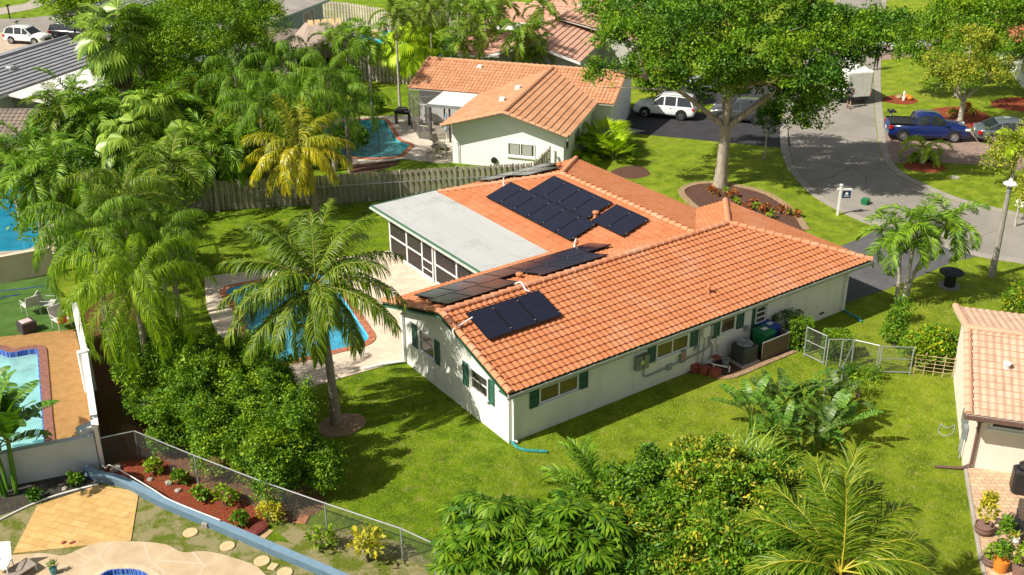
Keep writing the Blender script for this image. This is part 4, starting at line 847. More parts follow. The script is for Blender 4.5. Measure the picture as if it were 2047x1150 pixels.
def palm(kind, p, h, label, leaf, n=16, e0=78, e1=-25, scale=1.0, seed=1, r=.13, top=None, trunk_off=(0, 0), bark=None, skirt=False, shaft=False, name='palm_tree', group=None, cat='palm tree', share=None, rz=None):
    """p: ground point, h: height of the crown base; trunk_off: sideways shift of the crown"""
    key = (kind, n, e0, e1, seed if share is None else share, leaf.name); me = cached(key, lambda: to_mesh('crown', crown(FR[kind], n, e0, e1, seed if share is None else share), [leaf, M_rach if leaf in (L_coco, L_cocoy) else M_rachg]))
    e = empty(name, p, 0, label, cat, group); g = np.random.default_rng(seed+5)
    o = link('crown', me, e); o.location = (trunk_off[0], trunk_off[1], h); o.scale = (scale,)*3; o.rotation_euler = (0, 0, rz if rz is not None else seed*1.3)
    t = trunk_np([(0, 0, -.1), (trunk_off[0]*.15, trunk_off[1]*.15, h*.35), (trunk_off[0]*.55, trunk_off[1]*.55, h*.7), (trunk_off[0], trunk_off[1], h+.05)], [r*1.5, r*1.05, r*.9, r*.8], 10, .03, seed)
    link('trunk', to_mesh('trunk', t, [bark or B_palm], True), e)
    if shaft:
        s = trunk_np([(trunk_off[0], trunk_off[1], h-.75), (trunk_off[0], trunk_off[1], h+.1)], [r*1.15, r*.6], 9); link('crown_shaft', to_mesh('crown_shaft', s, [L_fanl], True), e)
    if skirt:
        k = crown(lambda ee, ss, u: fanleaf(.5, .8, 16, ee, .9, 220, ss, 30), 36, -50, -82, seed+3); v, f, mi = k; v = v.copy(); v[:, 2] *= 1.0
        pr = [(v+np.array([trunk_off[0]*q, trunk_off[1]*q, h-.3-i*.75]), f, 0) for i, q in enumerate((1, .9, .8))]; link('dead_leaf_skirt', to_mesh('skirt', merge(pr), [L_dry]), e)
    return e
def clump(kind, p, label, leaf, n=18, spread=.5, e0=85, e1=15, scale=1.0, seed=1, name='palm_bush', group=None, cat='palm', zoff=.1, stems=0, hs=1.2):
    g = np.random.default_rng(seed); pr = []
    if stems:
        for i in range(stems):
            a = g.uniform(0, 2*PI); rr = spread*math.sqrt(g.random()); hh = hs*g.uniform(.6, 1.2); c = crown(FR[kind], max(4, n//stems), e0, e1, seed*7+i, scale); q = np.array([rr*math.cos(a), rr*math.sin(a), hh]); pr.append((c[0]+q, c[1], c[2]))
            t = trunk_np([(q[0]*.5, q[1]*.5, 0), (q[0]*.8, q[1]*.8, hh*.5), tuple(q)], [.05, .045, .04], 6); pr.append((t[0], t[1], 1))
    else:
        for i in range(n):
            e = e0+(e1-e0)*((i+.5)/n)+g.normal(0, 8); v, f, m = FR[kind](e, seed*50+i, i/n); a = g.uniform(0, 2*PI); rr = spread*math.sqrt(g.random()); v = rotz(v, g.uniform(-.8, .8)+a)*scale*g.uniform(.8, 1.15); pr.append((v+np.array([rr*math.cos(a), rr*math.sin(a), zoff]), f, m))
    me = to_mesh('leaves', merge(pr), [leaf, M_rachg]); e = empty(name, p, 0, label, cat, group); link('leaves', me, e); return e
# ---------------------------------------------------------------- the other houses (each in its own frame: x across the gable, y along its ridge)
def gwall(mb, pts, tops): wallpoly(mb, pts, 0, tops)
M_gable = 0
A5 = R(-52.5)
# neighbour with the orange roof
N1 = empty('gabled_house', (14.3, 27.6, 0), A5, 'white neighbour house with orange tile gables and a white patio roof beyond the wooden fence', 'house')
E_, Rg = 2.6, 3.75
kw = dict(parent=N1, mat=M_tile2, sub=5)
tiled('roof', [(0, 0, E_), (4.05, 0, Rg), (4.05, 11.3, Rg), (0, 7.4, E_)], tw=.36, tc=.42, amp=.02, lip=.05, **kw)
tiled('roof', [(8.1, 0, E_), (8.1, 7.4, E_), (4.05, 11.3, Rg), (4.05, 0, Rg)], tw=.36, tc=.42, amp=.02, lip=.06, **kw)
tiled('roof', [(-5.1, 7.4, E_), (9.2, 7.4, E_), (9.2, 11.3, Rg), (-5.1, 11.3, Rg)], tc=.38, amp=.05, **kw)
tiled('roof', [(-5.1, 15.2, E_), (-5.1, 11.3, Rg), (9.2, 11.3, Rg), (9.2, 15.2, E_)], tc=.38, amp=.05, **kw)
caps(N1, [((4.05, 0, Rg+.03), (4.05, 11.3, Rg+.03)), ((-5.1, 11.3, Rg+.03), (9.2, 11.3, Rg+.03)), ((.05, 0, E_+.03), (4.05, .03, Rg+.03)), ((8.05, 0, E_+.03), (4.05, .03, Rg+.03)), ((-5.05, 7.4, E_+.03), (-5.05, 11.3, Rg+.03)), ((9.15, 7.4, E_+.03), (9.15, 11.3, Rg+.03))], M_tile2)
mb = MB(); gwall(mb, [(.45, .85), (4.05, .85), (7.6, .85), (7.6, 8), (.45, 8)], [2.62, 3.55, 2.62, 2.6, 2.6]); gwall(mb, [(-4.6, 8.2), (8.9, 8.2), (8.9, 11.3), (8.9, 14.6), (-4.6, 14.6), (-4.6, 11.3)], [2.7, 2.7, 3.6, 2.6, 2.6, 3.6]); mb.build('wall', M_wallw, N1)
window(N1, (4.05, .85, .85), X, 1.75, .85, mull=(.48,), fr=.07, gl=M_glass)
mb = MB()
for a, b in ((4.2, 4.8), (5.0, 5.6)): mb.box(a, b, .83, .842, .95, 1.62)
mb.build('curtain', gm('grey_curtain', (.35, .36, .33), .9, 0, .3, 30), N1)
window(N1, (7.6, 3.4, .9), (0, 1, 0), 1.3, 1.1, mull=(.5,)); window(N1, (7.6, 1.2, 1.3), (0, 1, 0), .8, .6)
mb = MB(); mb.box(8.88, 8.94, 8.8, 13.8, 0, 2.15); g_ = mb.build('garage_door', gm('garage_panel', (.72, .76, .80), .6), N1)
mb = MB(); mb.box(-.05, 8.15, .02, .06, E_-.2, E_-.02) if False else mb.box(7.98, 8.06, .05, 7.3, E_-.2, E_-.04); mb.build('fascia', M_white, N1)
mb = MB(); mb.box(-2.5, .5, 4.35, 9.4, 2.5, 2.6); w1 = mb.build('patio_roof', M_whiteroof, N1); mb = MB(); mb.box(-2.56, -2.5, 4.29, 9.4, 2.38, 2.58); mb.box(-2.5, .5, 4.29, 4.35, 2.38, 2.58); mb.build('gutter', M_greymetal, w1)
mb = MB(); mb.box(-2.42, -2.32, 4.45, 4.55, .05, 2.5); mb.box(-1.1, -1.0, 4.45, 4.55, .05, 2.5); mb.box(-2.42, -2.32, 7, 7.1, .05, 2.5); mb.build('post', M_dgrey, N1)
fr_ = MB()
for x, y in ((-5.05, 7.35), (-3.3, 4.7), (-2.55, 4.6), (-4.2, 6.0)): fr_.box(x-.04, x+.04, y-.04, y+.04, .05, 2.45)
for z0 in (.95, 2.4): fr_.tube([(-5.05, 7.35, z0), (-3.3, 4.7, z0), (-2.55, 4.6, z0)], .035, 4)
fr_.tube([(-4.2, 6.0, 2.42), (-1, 7.4, 2.5)], .03, 4); fr_.tube([(-3.3, 4.7, 2.42), (-2, 7.4, 2.5)], .03, 4); fr_.build('screen_cage', gm('bronze_frame', (.20, .18, .14), .5, .3), N1)
sc = MB(); sc.add([(-5.05, 7.35, .05), (-3.3, 4.7, .05), (-3.3, 4.7, 2.4), (-5.05, 7.35, 2.4)], [(0, 1, 2, 3)]); sc.add([(-3.3, 4.7, .05), (-2.55, 4.6, .05), (-2.55, 4.6, 2.4), (-3.3, 4.7, 2.4)], [(0, 1, 2, 3)])
sc.add([(-5.05, 7.35, 2.42), (-3.3, 4.7, 2.42), (-2.55, 4.6, 2.42), (-2.5, 7.5, 2.5)], [(0, 1, 2, 3)]); sc.build('cage_screen', M_screenl, N1)
for p in ((2.9, 3.5, 3.55), (3.1, 6.2, 3.6), (-1.0, 10.6, 3.6)):
    mb = MB(); mb.bevbox(p[0]-.18, p[0]+.18, p[1]-.18, p[1]+.18, p[2]-.2, p[2]+.12, .03); mb.build('roof_vent', M_whiteroof, N1)
mb = MB(); mb.tube([(.9, .78, .05), (.9, .78, 1.3)], .02, 6); mb.tube([(.75, .78, 1.25), (.8, .78, 1.33), (1.0, .78, 1.33), (1.05, .78, 1.25)], .015, 6); mb.build('plant_hook', M_black, N1)
mb = MB(); mb.lathe([(.14, .0), (.2, .02), (.2, .1), (.14, .12)], (0, 0, 0), 14, Matrix.Translation((3.2, .83, .45))@Matrix.Rotation(PI/2, 4, 'X')); mb.build('hose_reel', M_black, N1)
# pink roofed house
N2 = empty('gabled_house', (24.6, 42.4, 0), A5, 'grey walled house with pink tile roof and white flat sections behind the tall slim palms', 'house')
kw = dict(parent=N2, mat=M_tile3, sub=4, tc=.42, tw=.4)
tiled('roof', [(2.5, .5, E_), (6.1, .5, Rg), (6.1, 13.5, Rg), (2.5, 13.5, E_)], amp=.02, lip=.06, **kw)
tiled('roof', [(9.9, .5, E_), (9.9, 13.5, E_), (6.1, 13.5, Rg), (6.1, .5, Rg)], amp=.02, lip=.07, **kw)
tiled('roof', [(-.4, .45, E_), (3.6, .45, E_), (3.6, 4.2, Rg-.1), (.8, 4.2, Rg-.1)], **kw)
tiled('roof', [(-.4, .45, E_), (.8, 4.2, Rg-.1), (-.4, 7.6, E_)], **kw)
tiled('roof', [(-1.2, 11.6, E_), (5, 11.6, E_), (6.5, 14.4, Rg), (.2, 14.4, Rg)], **kw)
tiled('roof', [(-1.2, 17.4, E_), (.2, 14.4, Rg), (11.5, 14.4, Rg), (11.5, 17.4, E_)], **kw)
tiled('roof', [(6.1, 8.2, Rg+.3), (6.1, 12.5, Rg+.35), (12.8, 12.0, E_), (12.8, 8.2, E_)], **kw)
mb = MB(); mb.box(.3, 2.8, 6.2, 11.6, 2.65, 2.78); mb.build('flat_roof', M_whiteroof, N2); mb = MB(); mb.box(5.8, 6.7, 13.4, 18.5, 3.55, 3.66); mb.build('flat_roof', M_whiteroof, N2)
mb = MB(); gwall(mb, [(3, 1.0), (6.1, 1.0), (9.4, 1.0), (9.4, 12.5), (3, 12.5)], [2.6, 3.55, 2.6, 2.6, 2.6]); gwall(mb, [(.1, 1.0), (3, 1.0), (3, 8), (.1, 8)], [2.58]*4); gwall(mb, [(-.7, 12), (11, 12), (11, 17), (-.7, 17)], [2.6]*4); gwall(mb, [(9.4, 8.6), (12.3, 8.6), (12.3, 11.6), (9.4, 11.6)], [2.6]*4); mb.build('wall', M_wallgrey, N2)
mb = MB()
for a, b, s in ((2.5, 6.1, 1), (9.9, 6.1, 1)): mb.add([(a, .44, E_-.2), (b, .44, Rg-.2), (b, .44, Rg), (a, .44, E_), (a, .5, E_-.2), (b, .5, Rg-.2), (b, .5, Rg), (a, .5, E_)], [(0, 1, 2, 3), (4, 5, 6, 7), (3, 2, 6, 7), (0, 1, 5, 4)])
mb.box(-.4, 2.5, .38, .44, E_-.18, E_-.02); mb.build('fascia', M_white, N2)
caps(N2, [((6.1, .5, Rg+.03), (6.1, 13.5, Rg+.03))], M_tile3); caps(N2, [((.2, 14.4, Rg+.03), (11.5, 14.4, Rg+.03)), ((-1.2, 11.6, E_), (.2, 14.4, Rg+.03))], M_tile3); caps(N2, [((.8, 4.2, Rg-.07), (3.6, 4.2, Rg-.07)), ((-.4, .45, E_), (.8, 4.2, Rg-.07))], M_tile3)
window(N2, (4.4, 1.0, .9), X, .9, .9, mull=(.5,)); window(N2, (7.2, 1.0, .9), X, 1.3, .9, mull=(.5,)); window(N2, (.6, 1.0, .9), X, 1.5, .9, mull=(.5,))
# house at the right edge
N3 = empty('gabled_house', (11.4, -10.8, 0), A5, 'cream house with beige tile roof and brown gutter, beside the paver patio', 'house')
kw = dict(parent=N3, mat=M_tile4, tc=.34, tw=.26, amp=.034)
tiled('roof', [(0, 0, E_), (16, 0, E_), (16, 4.2, 3.8), (0, 4.2, 3.8)], **kw); tiled('roof', [(0, 8.5, E_), (0, 4.2, 3.8), (16, 4.2, 3.8), (16, 8.5, E_)], **kw)
caps(N3, [((.0, 4.2, 3.84), (16, 4.2, 3.84)), ((.08, 0, E_+.04), (.08, 4.2, 3.84)), ((.08, 8.5, E_+.04), (.08, 4.2, 3.84))], tilemat('pink_cap', ((.5, .22, .15), (.66, .36, .24), (.7, .42, .28)), weather=(.45, .2, .15), wamt=.5))
mb = MB(); gwall(mb, [(.35, .85), (15, .85), (15, 7.9), (.35, 7.9), (.35, 4.2)], [2.62, 2.62, 2.62, 2.62, 3.66]); mb.build('wall', M_wallcream, N3)
mb = MB(); mb.box(-.04, 16, -.1, -.02, 2.46, 2.6); mb.box(-.04, 16, -.02, .3, 2.44, 2.48); mb.build('gutter', M_brownm, N3)
mb = MB(); mb.tube([(.55, -.06, 2.46), (.6, .4, 2.3), (.6, .78, 2.1), (.6, .78, .2), (.3, .6, .08), (-.6, .45, .06)], .055, 8); mb.build('downspout', M_brownm, N3)
window(N3, (.95, .85, 1.75), X, 1.15, .42, fr=.08); window(N3, (6.0, .85, 1.0), X, 1.4, 1.2, mull=(.5,))
vent(N3, (1.35, 2.4, 3.25), 'roof_vent', M_whiteroof, .1)
mb = MB()
for yy in (1.0, 1.45, 1.8): mb.bevbox(.18, .34, yy, yy+.3, 1.0+.2*(yy-1), 1.5+.2*(yy-1), .02)
mb.build('meter_box', M_greymetal, N3); mb = MB(); mb.tube([(.25, 1.2, .1), (.25, 1.2, 1.0)], .03, 6); mb.tube([(.25, 1.65, .1), (.25, 1.65, 1.0)], .03, 6); mb.build('conduit', M_pipe, N3)
# dark roof at the upper left
tl = Vector((2.6, 63.0)); ex = (Vector((-4.1, 58.5))-tl).normalized(); N4 = empty('long_house', (2.2, 55.3, 0), 0, 'white house under a large charcoal slate roof in the upper left corner', 'house')
N4.rotation_euler = (0, 0, R(34.5))
kw = dict(parent=N4, mat=M_tile5, style='flat', lip=.09, amp=0)
tiled('roof', [(-16, 0, 2.9), (-.2, 0, 2.9), (1.6, 4.2, 3.95), (-16, 4.2, 3.95)], tc=.42, tw=.5, sub=2, **kw); tiled('roof', [(-16, 8.4, 2.9), (-16, 4.2, 3.95), (1.6, 4.2, 3.95), (1.6, 8.4, 2.9)], tc=.42, tw=.5, sub=2, **kw)
mb = MB(); mb.tube([(-16, 4.2, 4.0), (1.6, 4.2, 4.0)], .12, 6); mb.build('ridge_cap', M_tile5, N4)
mb = MB(); mb.poly([(-9.2, 0), (-9.6, -.1), (-10.4, -4.6), (-4.5, -4.9), (.6, -1.9), (-.2, -.02)], 2.72, 2.84); fr4 = mb.build('flat_roof', concmat('stained_white_roof', (.78, .76, .72), .05, .45, .8), N4)
mb = MB(); mb.box(-16, -9.6, -.08, -.01, 2.7, 2.9); mb.build('gutter', M_white, fr4)
mb = MB(); mb.box(-15.5, 1.2, .5, 8, 0, 2.86); mb.build('wall', M_wallw, N4); mb = MB(); mb.box(-10, -8.7, -3.9, -3.7, 0, 2.7); mb.box(-8.7, -.6, -1.4, .5, 0, 2.7); mb.build('porch_wall', M_wallgrey, N4)
window(N4, (-11.2, .5, .9), X, .8, 1.3); window(N4, (-8.4, -1.4, .5), X, 3.2, 1.7, mull=(.5,)); window(N4, (-4.4, -1.4, .3), X, 3, 1.9, mull=(.33, .66))
mb = MB(); mb.bevbox(-6.6, -6.0, 2.2, 2.7, 3.35, 3.75, .04); mb.build('roof_vent', M_galv, N4)
# small grey tiled house, left
N5 = empty('small_house', (-7.0, 39.5, 0), R(-36), 'small green walled house with weathered grey brown tiles at the left edge', 'house')
kw = dict(parent=N5, mat=M_tile6, tc=.36, tw=.3, amp=.05)
tiled('roof', [(-9, 0, 2.9), (0, 0, 2.9), (0, 2.5, 3.75), (-9, 2.5, 3.75)], **kw); tiled('roof', [(-9, 5.0, 2.9), (-9, 2.5, 3.75), (0, 2.5, 3.75), (0, 5.0, 2.9)], **kw)
mb = MB(); gwall(mb, [(-8.5, .4), (-.3, .4), (-.3, 2.5), (-.3, 4.6), (-8.5, 4.6), (-8.5, 2.5)], [2.9, 2.9, 3.6, 2.9, 2.9, 3.6]); mb.build('wall', M_sage, N5)
mb = MB()
for ya in (0, 5.0): mb.add([(0, ya, 2.72), (0, 2.5, 3.57), (0, 2.5, 3.77), (0, ya, 2.92), (.06, ya, 2.72), (.06, 2.5, 3.57), (.06, 2.5, 3.77), (.06, ya, 2.92)], [(0, 1, 2, 3), (4, 5, 6, 7), (3, 2, 6, 7), (0, 4, 5, 1)])
mb.build('fascia', M_brownm, N5)
# flat roofed house at the top
N6 = empty('flat_roofed_house', (25.2, 65.1, 0), R(35.5+180), 'sage green house with a stained grey low roof at the top edge', 'house')
mb = MB(); mb.loft([[(-1, 0, 2.9), (13, 0, 2.9), (13, -9, 3.3), (-1, -9, 3.3)], [(-1, 0, 3.02), (13, 0, 3.02), (13, -9, 3.42), (-1, -9, 3.42)]]); mb.build('roof', M_greyroof, N6)
mb = MB(); mb.box(-.6, 12.6, -8.6, -.5, 0, 2.88); mb.build('wall', M_sage, N6); mb = MB(); mb.box(-1.04, 13.04, 0, .05, 2.8, 3.0); mb.build('fascia', M_sage, N6)
window(N6, (3.2, -.5, .6), (-1, 0, 0), 2.0, 1.9, mull=(.5,)); window(N6, (7.6, -.5, .9), (-1, 0, 0), 1.5, 1.2)
tiled('roof', [(4, -9, 3.3), (18, -9, 3.3), (18, -15, 4.2), (4, -15, 4.2)], N6, M_tile5, style='flat', lip=.08, tc=.5, tw=.6, sub=2)
q = G(592, 62, 2.4)
N6b = empty('small_house', (17.6, 55.5, 0), R(-52), 'low grey tiled outbuilding left of the thatched hut', 'shed')
tiled('roof', [(-2.5, -2.5, 2.2), (1.5, -2.5, 2.2), (1.5, .6, 3.0), (-2.5, .6, 3.0)], N6b, M_tile6); mb = MB(); gwall(mb, [(-2.2, -2.2), (1.3, -2.2), (1.3, .5), (-2.2, .5)], [2.2, 2.2, 2.9, 2.9]); mb.build('wall', gm('taupe_stucco', (.22, .19, .16), .9), N6b)
# thatched hut
M_thatch = barkmat('thatch', (.24, .17, .14), (.52, .42, .36), (14, 14, 9), 1)
hp = G(647, 66, 3.2); TH = empty('thatched_hut', (hp.x, hp.y, 0), R(-20), 'round thatched hut roof with tan wooden ridge boards among the palms', 'hut')
mb = MB(); rg = []
for s, z, w in ((2.9, 1.9, 2.9), (2.75, 2.25, 2.6), (2.2, 3.1, 1.9), (1.6, 3.8, .9), (1.35, 4.1, .25)):
    rg.append([(math.copysign(abs(math.cos(a))**.75, math.cos(a))*(s), math.copysign(abs(math.sin(a))**.75, math.sin(a))*w, z+.05*math.sin(7*a)) for a in np.linspace(0, 2*PI, 28, False)])
mb.loft(rg); mb.build('roof', M_thatch, TH)
for i in range(5):
    mb = MB(); x = -1.2+i*.55; mb.add([(x, -.75, 3.75), (x+.42, -.75, 3.75), (x+.42, 0, 4.28), (x, 0, 4.28), (x, -.7, 3.68), (x+.42, -.7, 3.68), (x+.42, .05, 4.2), (x, .05, 4.2)], [(0, 1, 2, 3), (7, 6, 5, 4), (0, 4, 5, 1), (1, 5, 6, 2), (2, 6, 7, 3), (3, 7, 4, 0)]); mb.build('ridge_board', gm('tan_wood', (.62, .42, .2), .8) if i == 0 else MATS['tan_wood'], TH)
for x, y in ((-2, -1.8), (2, -1.8), (2, 1.8), (-2, 1.8)): mb = MB(); mb.cyl((x, y, 0), .1, 2.4, 10); mb.build('post', M_brownm, TH)
# roofs at the top centre and top right
N7 = empty('gabled_house', (38.6, 50.4, 0), A5, 'pale walled house with faded pink roof, farthest back at the top edge', 'house')
tiled('roof', [(-1, 0, 2.8), (12, 0, 2.8), (12, 4.5, 4), (-1, 4.5, 4)], N7, M_tile3, tw=.4, tc=.42, sub=4); tiled('roof', [(-1, 9, 2.8), (-1, 4.5, 4), (12, 4.5, 4), (12, 9, 2.8)], N7, M_tile3, tw=.4, tc=.42, sub=4)
mb = MB(); gwall(mb, [(-.5, .6), (11.5, .6), (11.5, 4.5), (11.5, 8.4), (-.5, 8.4), (-.5, 4.5)], [2.8, 2.8, 3.8, 2.8, 2.8, 3.8]); mb.build('wall', M_wallgrey, N7)
N8 = empty('gabled_house', (57.6, 15.6, 0), R(-46.6), 'red brown roofed house with white walls at the upper right edge', 'house')
tiled('roof', [(0, -6, 2.7), (0, 14, 2.7), (5, 11, 4.3), (5, -6, 4.3)], N8, M_tile7, tc=.4, tw=.4, sub=4); tiled('roof', [(0, 14, 2.7), (10, 14, 2.7), (5, 11, 4.3)], N8, M_tile7, tc=.4, tw=.4, sub=4)
mb = MB(); gwall(mb, [(.7, -6), (9, -6), (9, 13.3), (.7, 13.3)], [2.7]*4); mb.build('wall', M_wallw, N8); window(N8, (.7, 4, .9), (0, -1, 0), 1.6, 1.2, mull=(.5,)); door(N8, (.7, 0, 0), (0, -1, 0), .95, 2.1, M_brownm)

# ---------------------------------------------------------------- fences and garden walls
def plank_fence(pts, h, label, mat, board=.14, gap=.02, post=2.3, rail=True, stagger=True, seed=1, side=-1, name='wooden_fence'):
    g = random.Random(seed); e = empty(name, (*pts[0], 0), 0, label, 'fence'); o = Vector((*pts[0], 0)); mb = MB(); pm = MB(); ps = []
    for a, b in zip(pts[:-1], pts[1:]):
        a, b = Vector((*a, 0)), Vector((*b, 0)); L = (b-a).length; t = (b-a)/L; nn = Vector((t.y, -t.x, 0))*side; n = int(L/(board+gap)); rot = math.atan2(t.y, t.x)
        for i in range(n):
            c = a+t*((i+.5)*(board+gap))-o; hh = h+g.uniform(-.03, .03); off = .03 if (i % 2 == 0 or not stagger) else -.06; M = Matrix.Translation(c+nn*off)@Matrix.Rotation(rot+g.uniform(-.02, .02), 4, 'Z')
            w = board*.5; mb.add([M@Vector(v) for v in ((-w, -.01, .03), (w, -.01, .03), (w, -.01, hh-.06), (w*.5, -.01, hh), (-w*.5, -.01, hh), (-w, -.01, hh-.06), (-w, .01, .03), (w, .01, .03), (w, .01, hh-.06), (w*.5, .01, hh), (-w*.5, .01, hh), (-w, .01, hh-.06))],
                [(5, 4, 3, 2, 1, 0), (6, 7, 8, 9, 10, 11), (0, 1, 7, 6), (1, 2, 8, 7), (2, 3, 9, 8), (3, 4, 10, 9), (4, 5, 11, 10), (5, 0, 6, 11)])
        M = Matrix.Translation(a-o)@Matrix.Rotation(rot, 4, 'Z')
        for z in (.3, h*.55, h-.25): pm.box(0, L, -.035, .0, z, z+.08, M)
        k = max(1, int(L/post)); ps += [a+t*(L*i/k)-o for i in range(k+1)]
    mb.build('boards', mat, e); pm.build('rails', mat, e)
    dn = []
    for p in ps:
        if any((p-k).length < .3 for k in dn): continue
        dn.append(p); q = MB(); q.box(p.x-.045, p.x+.045, p.y-.045, p.y+.045, 0, h+.02); q.build('post', mat, e)
    return e
def setuv(o, off):
    me = o.data; lay = me.uv_layers.new(name='UVMap')
    for l in me.loops:
        v = me.vertices[l.vertex_index].co; lay.data[l.index].uv = (off[l.vertex_index], v.z)
def chain_fence(pts, h, label, posts=2.0, name='chain_link_fence', base=0, pr=.03, gate=None, tilt=(0, 0), nomesh=False):
    o = Vector((*pts[0], base)); e = empty(name, o, 0, label, 'fence' if not gate else 'gate'); V = []; F = []; U = []; u = 0; rails = MB(); pl = []
    for a, b in zip(pts[:-1], pts[1:]):
        a, b = Vector((*a, base)), Vector((*b, base)); L = (b-a).length; i = len(V); up = Vector((tilt[0], tilt[1], h-.03)); V += [a-o+Vector((0, 0, .04)), b-o+Vector((0, 0, .04)), b-o+up, a-o+up]; U += [u, u+L, u+L, u]; F.append((i, i+1, i+2, i+3)); u += L
        rails.tube([a-o+Vector((tilt[0], tilt[1], h)), b-o+Vector((tilt[0], tilt[1], h))], .024, 6)
        if gate: rails.tube([a-o+Vector((0, 0, .08)), b-o+Vector((0, 0, .08))], .024, 6); rails.tube([a-o+Vector((0, 0, h*.55)), b-o+Vector((0, 0, h*.55))], .018, 6)
        k = max(1, round(L/posts)); pl += [a+(b-a)*(j/k)-o for j in range(k+1)]
    mb = MB(); mb.add(V, F); m = mb.build('mesh', M_chain, e); setuv(m, U); rails.build('top_rail' if not gate else 'gate_frame', M_greymetal if gate == 2 else M_alu, e); done = []
    for p in pl:
        if any((p-q).length < .1 for q in done): continue
        done.append(p); q = MB(); q.tube([p-Vector((0, 0, .02)), p+Vector((tilt[0], tilt[1], h+.02))], pr, 8); q.build('post', M_galv, e)
    return e
wf = GP([(300, 371), (385, 364), (520, 357), (680, 348), (800, 340), (912, 333), (1062, 326)], 1.75)
plank_fence(wf, 1.75, 'long weathered grey board fence running behind the main lawn', M_wood, seed=2)
chain_fence([(p[0]-.25, p[1]-.35) for p in wf[2:]], 1.2, 'chain link fence standing right in front of the grey board fence', 3.0)
plank_fence(GP([(640, 152), (712, 160), (850, 172)]), 1.9, 'sunbleached pale board fence behind the orange roofed house', M_woodpale, .13, .03, 2.4, seed=3)
plank_fence(GP([(640, 40), (700, 46), (770, 58), (800, 70)]), 1.9, 'board fence behind the thatched hut', M_woodpale, .14, .03, 2.4, seed=4)
plank_fence(GP([(800, 70), (860, 62), (905, 30)]), 1.8, 'shaded board fence running up to the white goal frame', M_wood, .14, .03, 2.4, seed=5)
plank_fence(GP([(895, 66), (950, 66)]), 1.8, 'short board fence beside the slim palms', M_wood, .14, .03, 2.4, seed=6)
plank_fence([tuple(G(1068, 324, 1.75))[:2], tuple(G(1099, 293, 1.75))[:2]], 1.75, 'short olive board fence between the two houses', M_woodtan if False else M_wood, .14, .02, 1.2, seed=7)
plank_fence(GP([(75, 262), (110, 258)]), 1.7, 'new reddish board fence beside the small grey roofed house', M_woodtan, .14, .01, 2.4, seed=8)
def gwall_run(name, pts, h, t, mat, label, capm=None, cap=.0):
    o = pts[0]; e = empty(name, (*o, 0), 0, label, 'wall'); L = [(p[0]-o[0], p[1]-o[1]) for p in pts]; ribbon('panel', L, -t/2, t/2, 0, h, mat, e)
    if cap: ribbon('coping', L, -t/2-.05, t/2+.05, h+.002, h+cap, capm or mat, e)
    return e
gwall_run('garden_wall', [tuple(G(148, 606, 1.75))[:2], tuple(G(168, 700, 1.75))[:2], tuple(G(190, 852, 1.75))[:2]], 1.72, .14, gm('pink_white_wall', (.72, .66, .62), .8, 0, .1, 2), 'narrow white wall between the mulch strip and the pebble pool deck', M_white, .05)
mb = MB(); mb.box(-.22, .22, -.12, .12, 0, 1.84); g_ = mb.build('wall_pillar', M_white); g_.location = (*G(166, 703, 1.8).to_2d(), 0); tag(g_, 'short white pillar halfway along the narrow white wall', 'pillar')
gwall_run('garden_wall', GP([(200, 935), (120, 950), (45, 965), (-90, 998)]), 1.35, .16, gm('pale_blue_wall', (.50, .54, .55), .85, 0, .12, 1.2, .3, 20), 'pale grey garden wall behind the broad leaved plants at lower left', None, .03)
mb = MB(); mb.box(-.28, .28, -.2, .2, 0, 1.6); g_ = mb.build('wall_pillar', MATS['pale_blue_wall']); g_.location = (*G(186, 928).to_2d(), 0); g_.rotation_euler = (0, 0, .2); tag(g_, 'wide pale grey pillar at the corner of the garden wall', 'pillar')
gwall_run('garden_wall', GP([(-200, 588), (0, 567), (112, 545)]), 1.35, .18, M_beige, 'sand coloured garden wall below the deep blue pool', None, .04)
BL = smoothline([tuple(p) for p in GP([(172, 948), (200, 962), (245, 972), (330, 1015), (440, 1062), (540, 1105), (650, 1152), (760, 1200)])], 4)
gwall_run('low_blue_wall', [tuple(p) for p in BL], .3, .15, gm('blue_paint', (.10, .17, .235), .75, 0, .12, 3, .2, 25), 'low painted blue retaining wall winding through the lower left yards', gm('light_blue_paint', (.16, .26, .35), .75, 0, .1, 3), .05)
chain_fence(GP([(200, 935), (279, 918)]), 1.2, 'short chain link fence between the grey pillar and the corner post', 2.4)
chain_fence(GP([(279, 918), (397, 968), (527, 1020), (655, 1066), (805, 1118), (872, 1150)]), 1.2, 'long chain link fence crossing the lower lawn from the corner post', 3)
chain_fence([(13.96, -1.81), (14.0, -2.81)], 1.35, 'chain link gate standing open beside the clipped hedges', 5, 'chain_link_gate', gate=1)
chain_fence([(14.0, -2.95), (14.45, -3.3), (14.82, -3.57)], 1.25, 'short chain link fence behind the small round hedge', 2)
chain_fence([(14.82, -3.6), (15.24, -4.5)], 1.25, 'chain link fence panel left of the black framed gate', 2)
chain_fence([(15.28, -4.6), (16.24, -5.4)], 1.25, 'dark framed chain link gate left of the bamboo trellis', 5, 'chain_link_gate', gate=2)
chain_fence([(14.75, -3.62), (12.9, -4.6), (11.4, -5.0)], 1.2, 'chain link fence running down towards the banana plants', 2)
TR = empty('bamboo_trellis', (16.35, -5.5, 0), math.atan2(-1.15, 1.0), 'bamboo trellis leaning between the dark gate and the beige roofed house', 'trellis'); mt = gm('bamboo', (.5, .38, .24), .8)
for i in range(5): mb = MB(); mb.tube([(i*.37, 0, 0), (i*.37+.02, .05, .95+.1*(i % 2))], .017, 6); mb.build('cane', mt, TR)
for i in range(5): mb = MB(); mb.tube([(-.05, -.025, .25+i*.17), (1.55, -.02, .22+i*.17)], .012, 5); mb.build('crossbar', mt, TR)
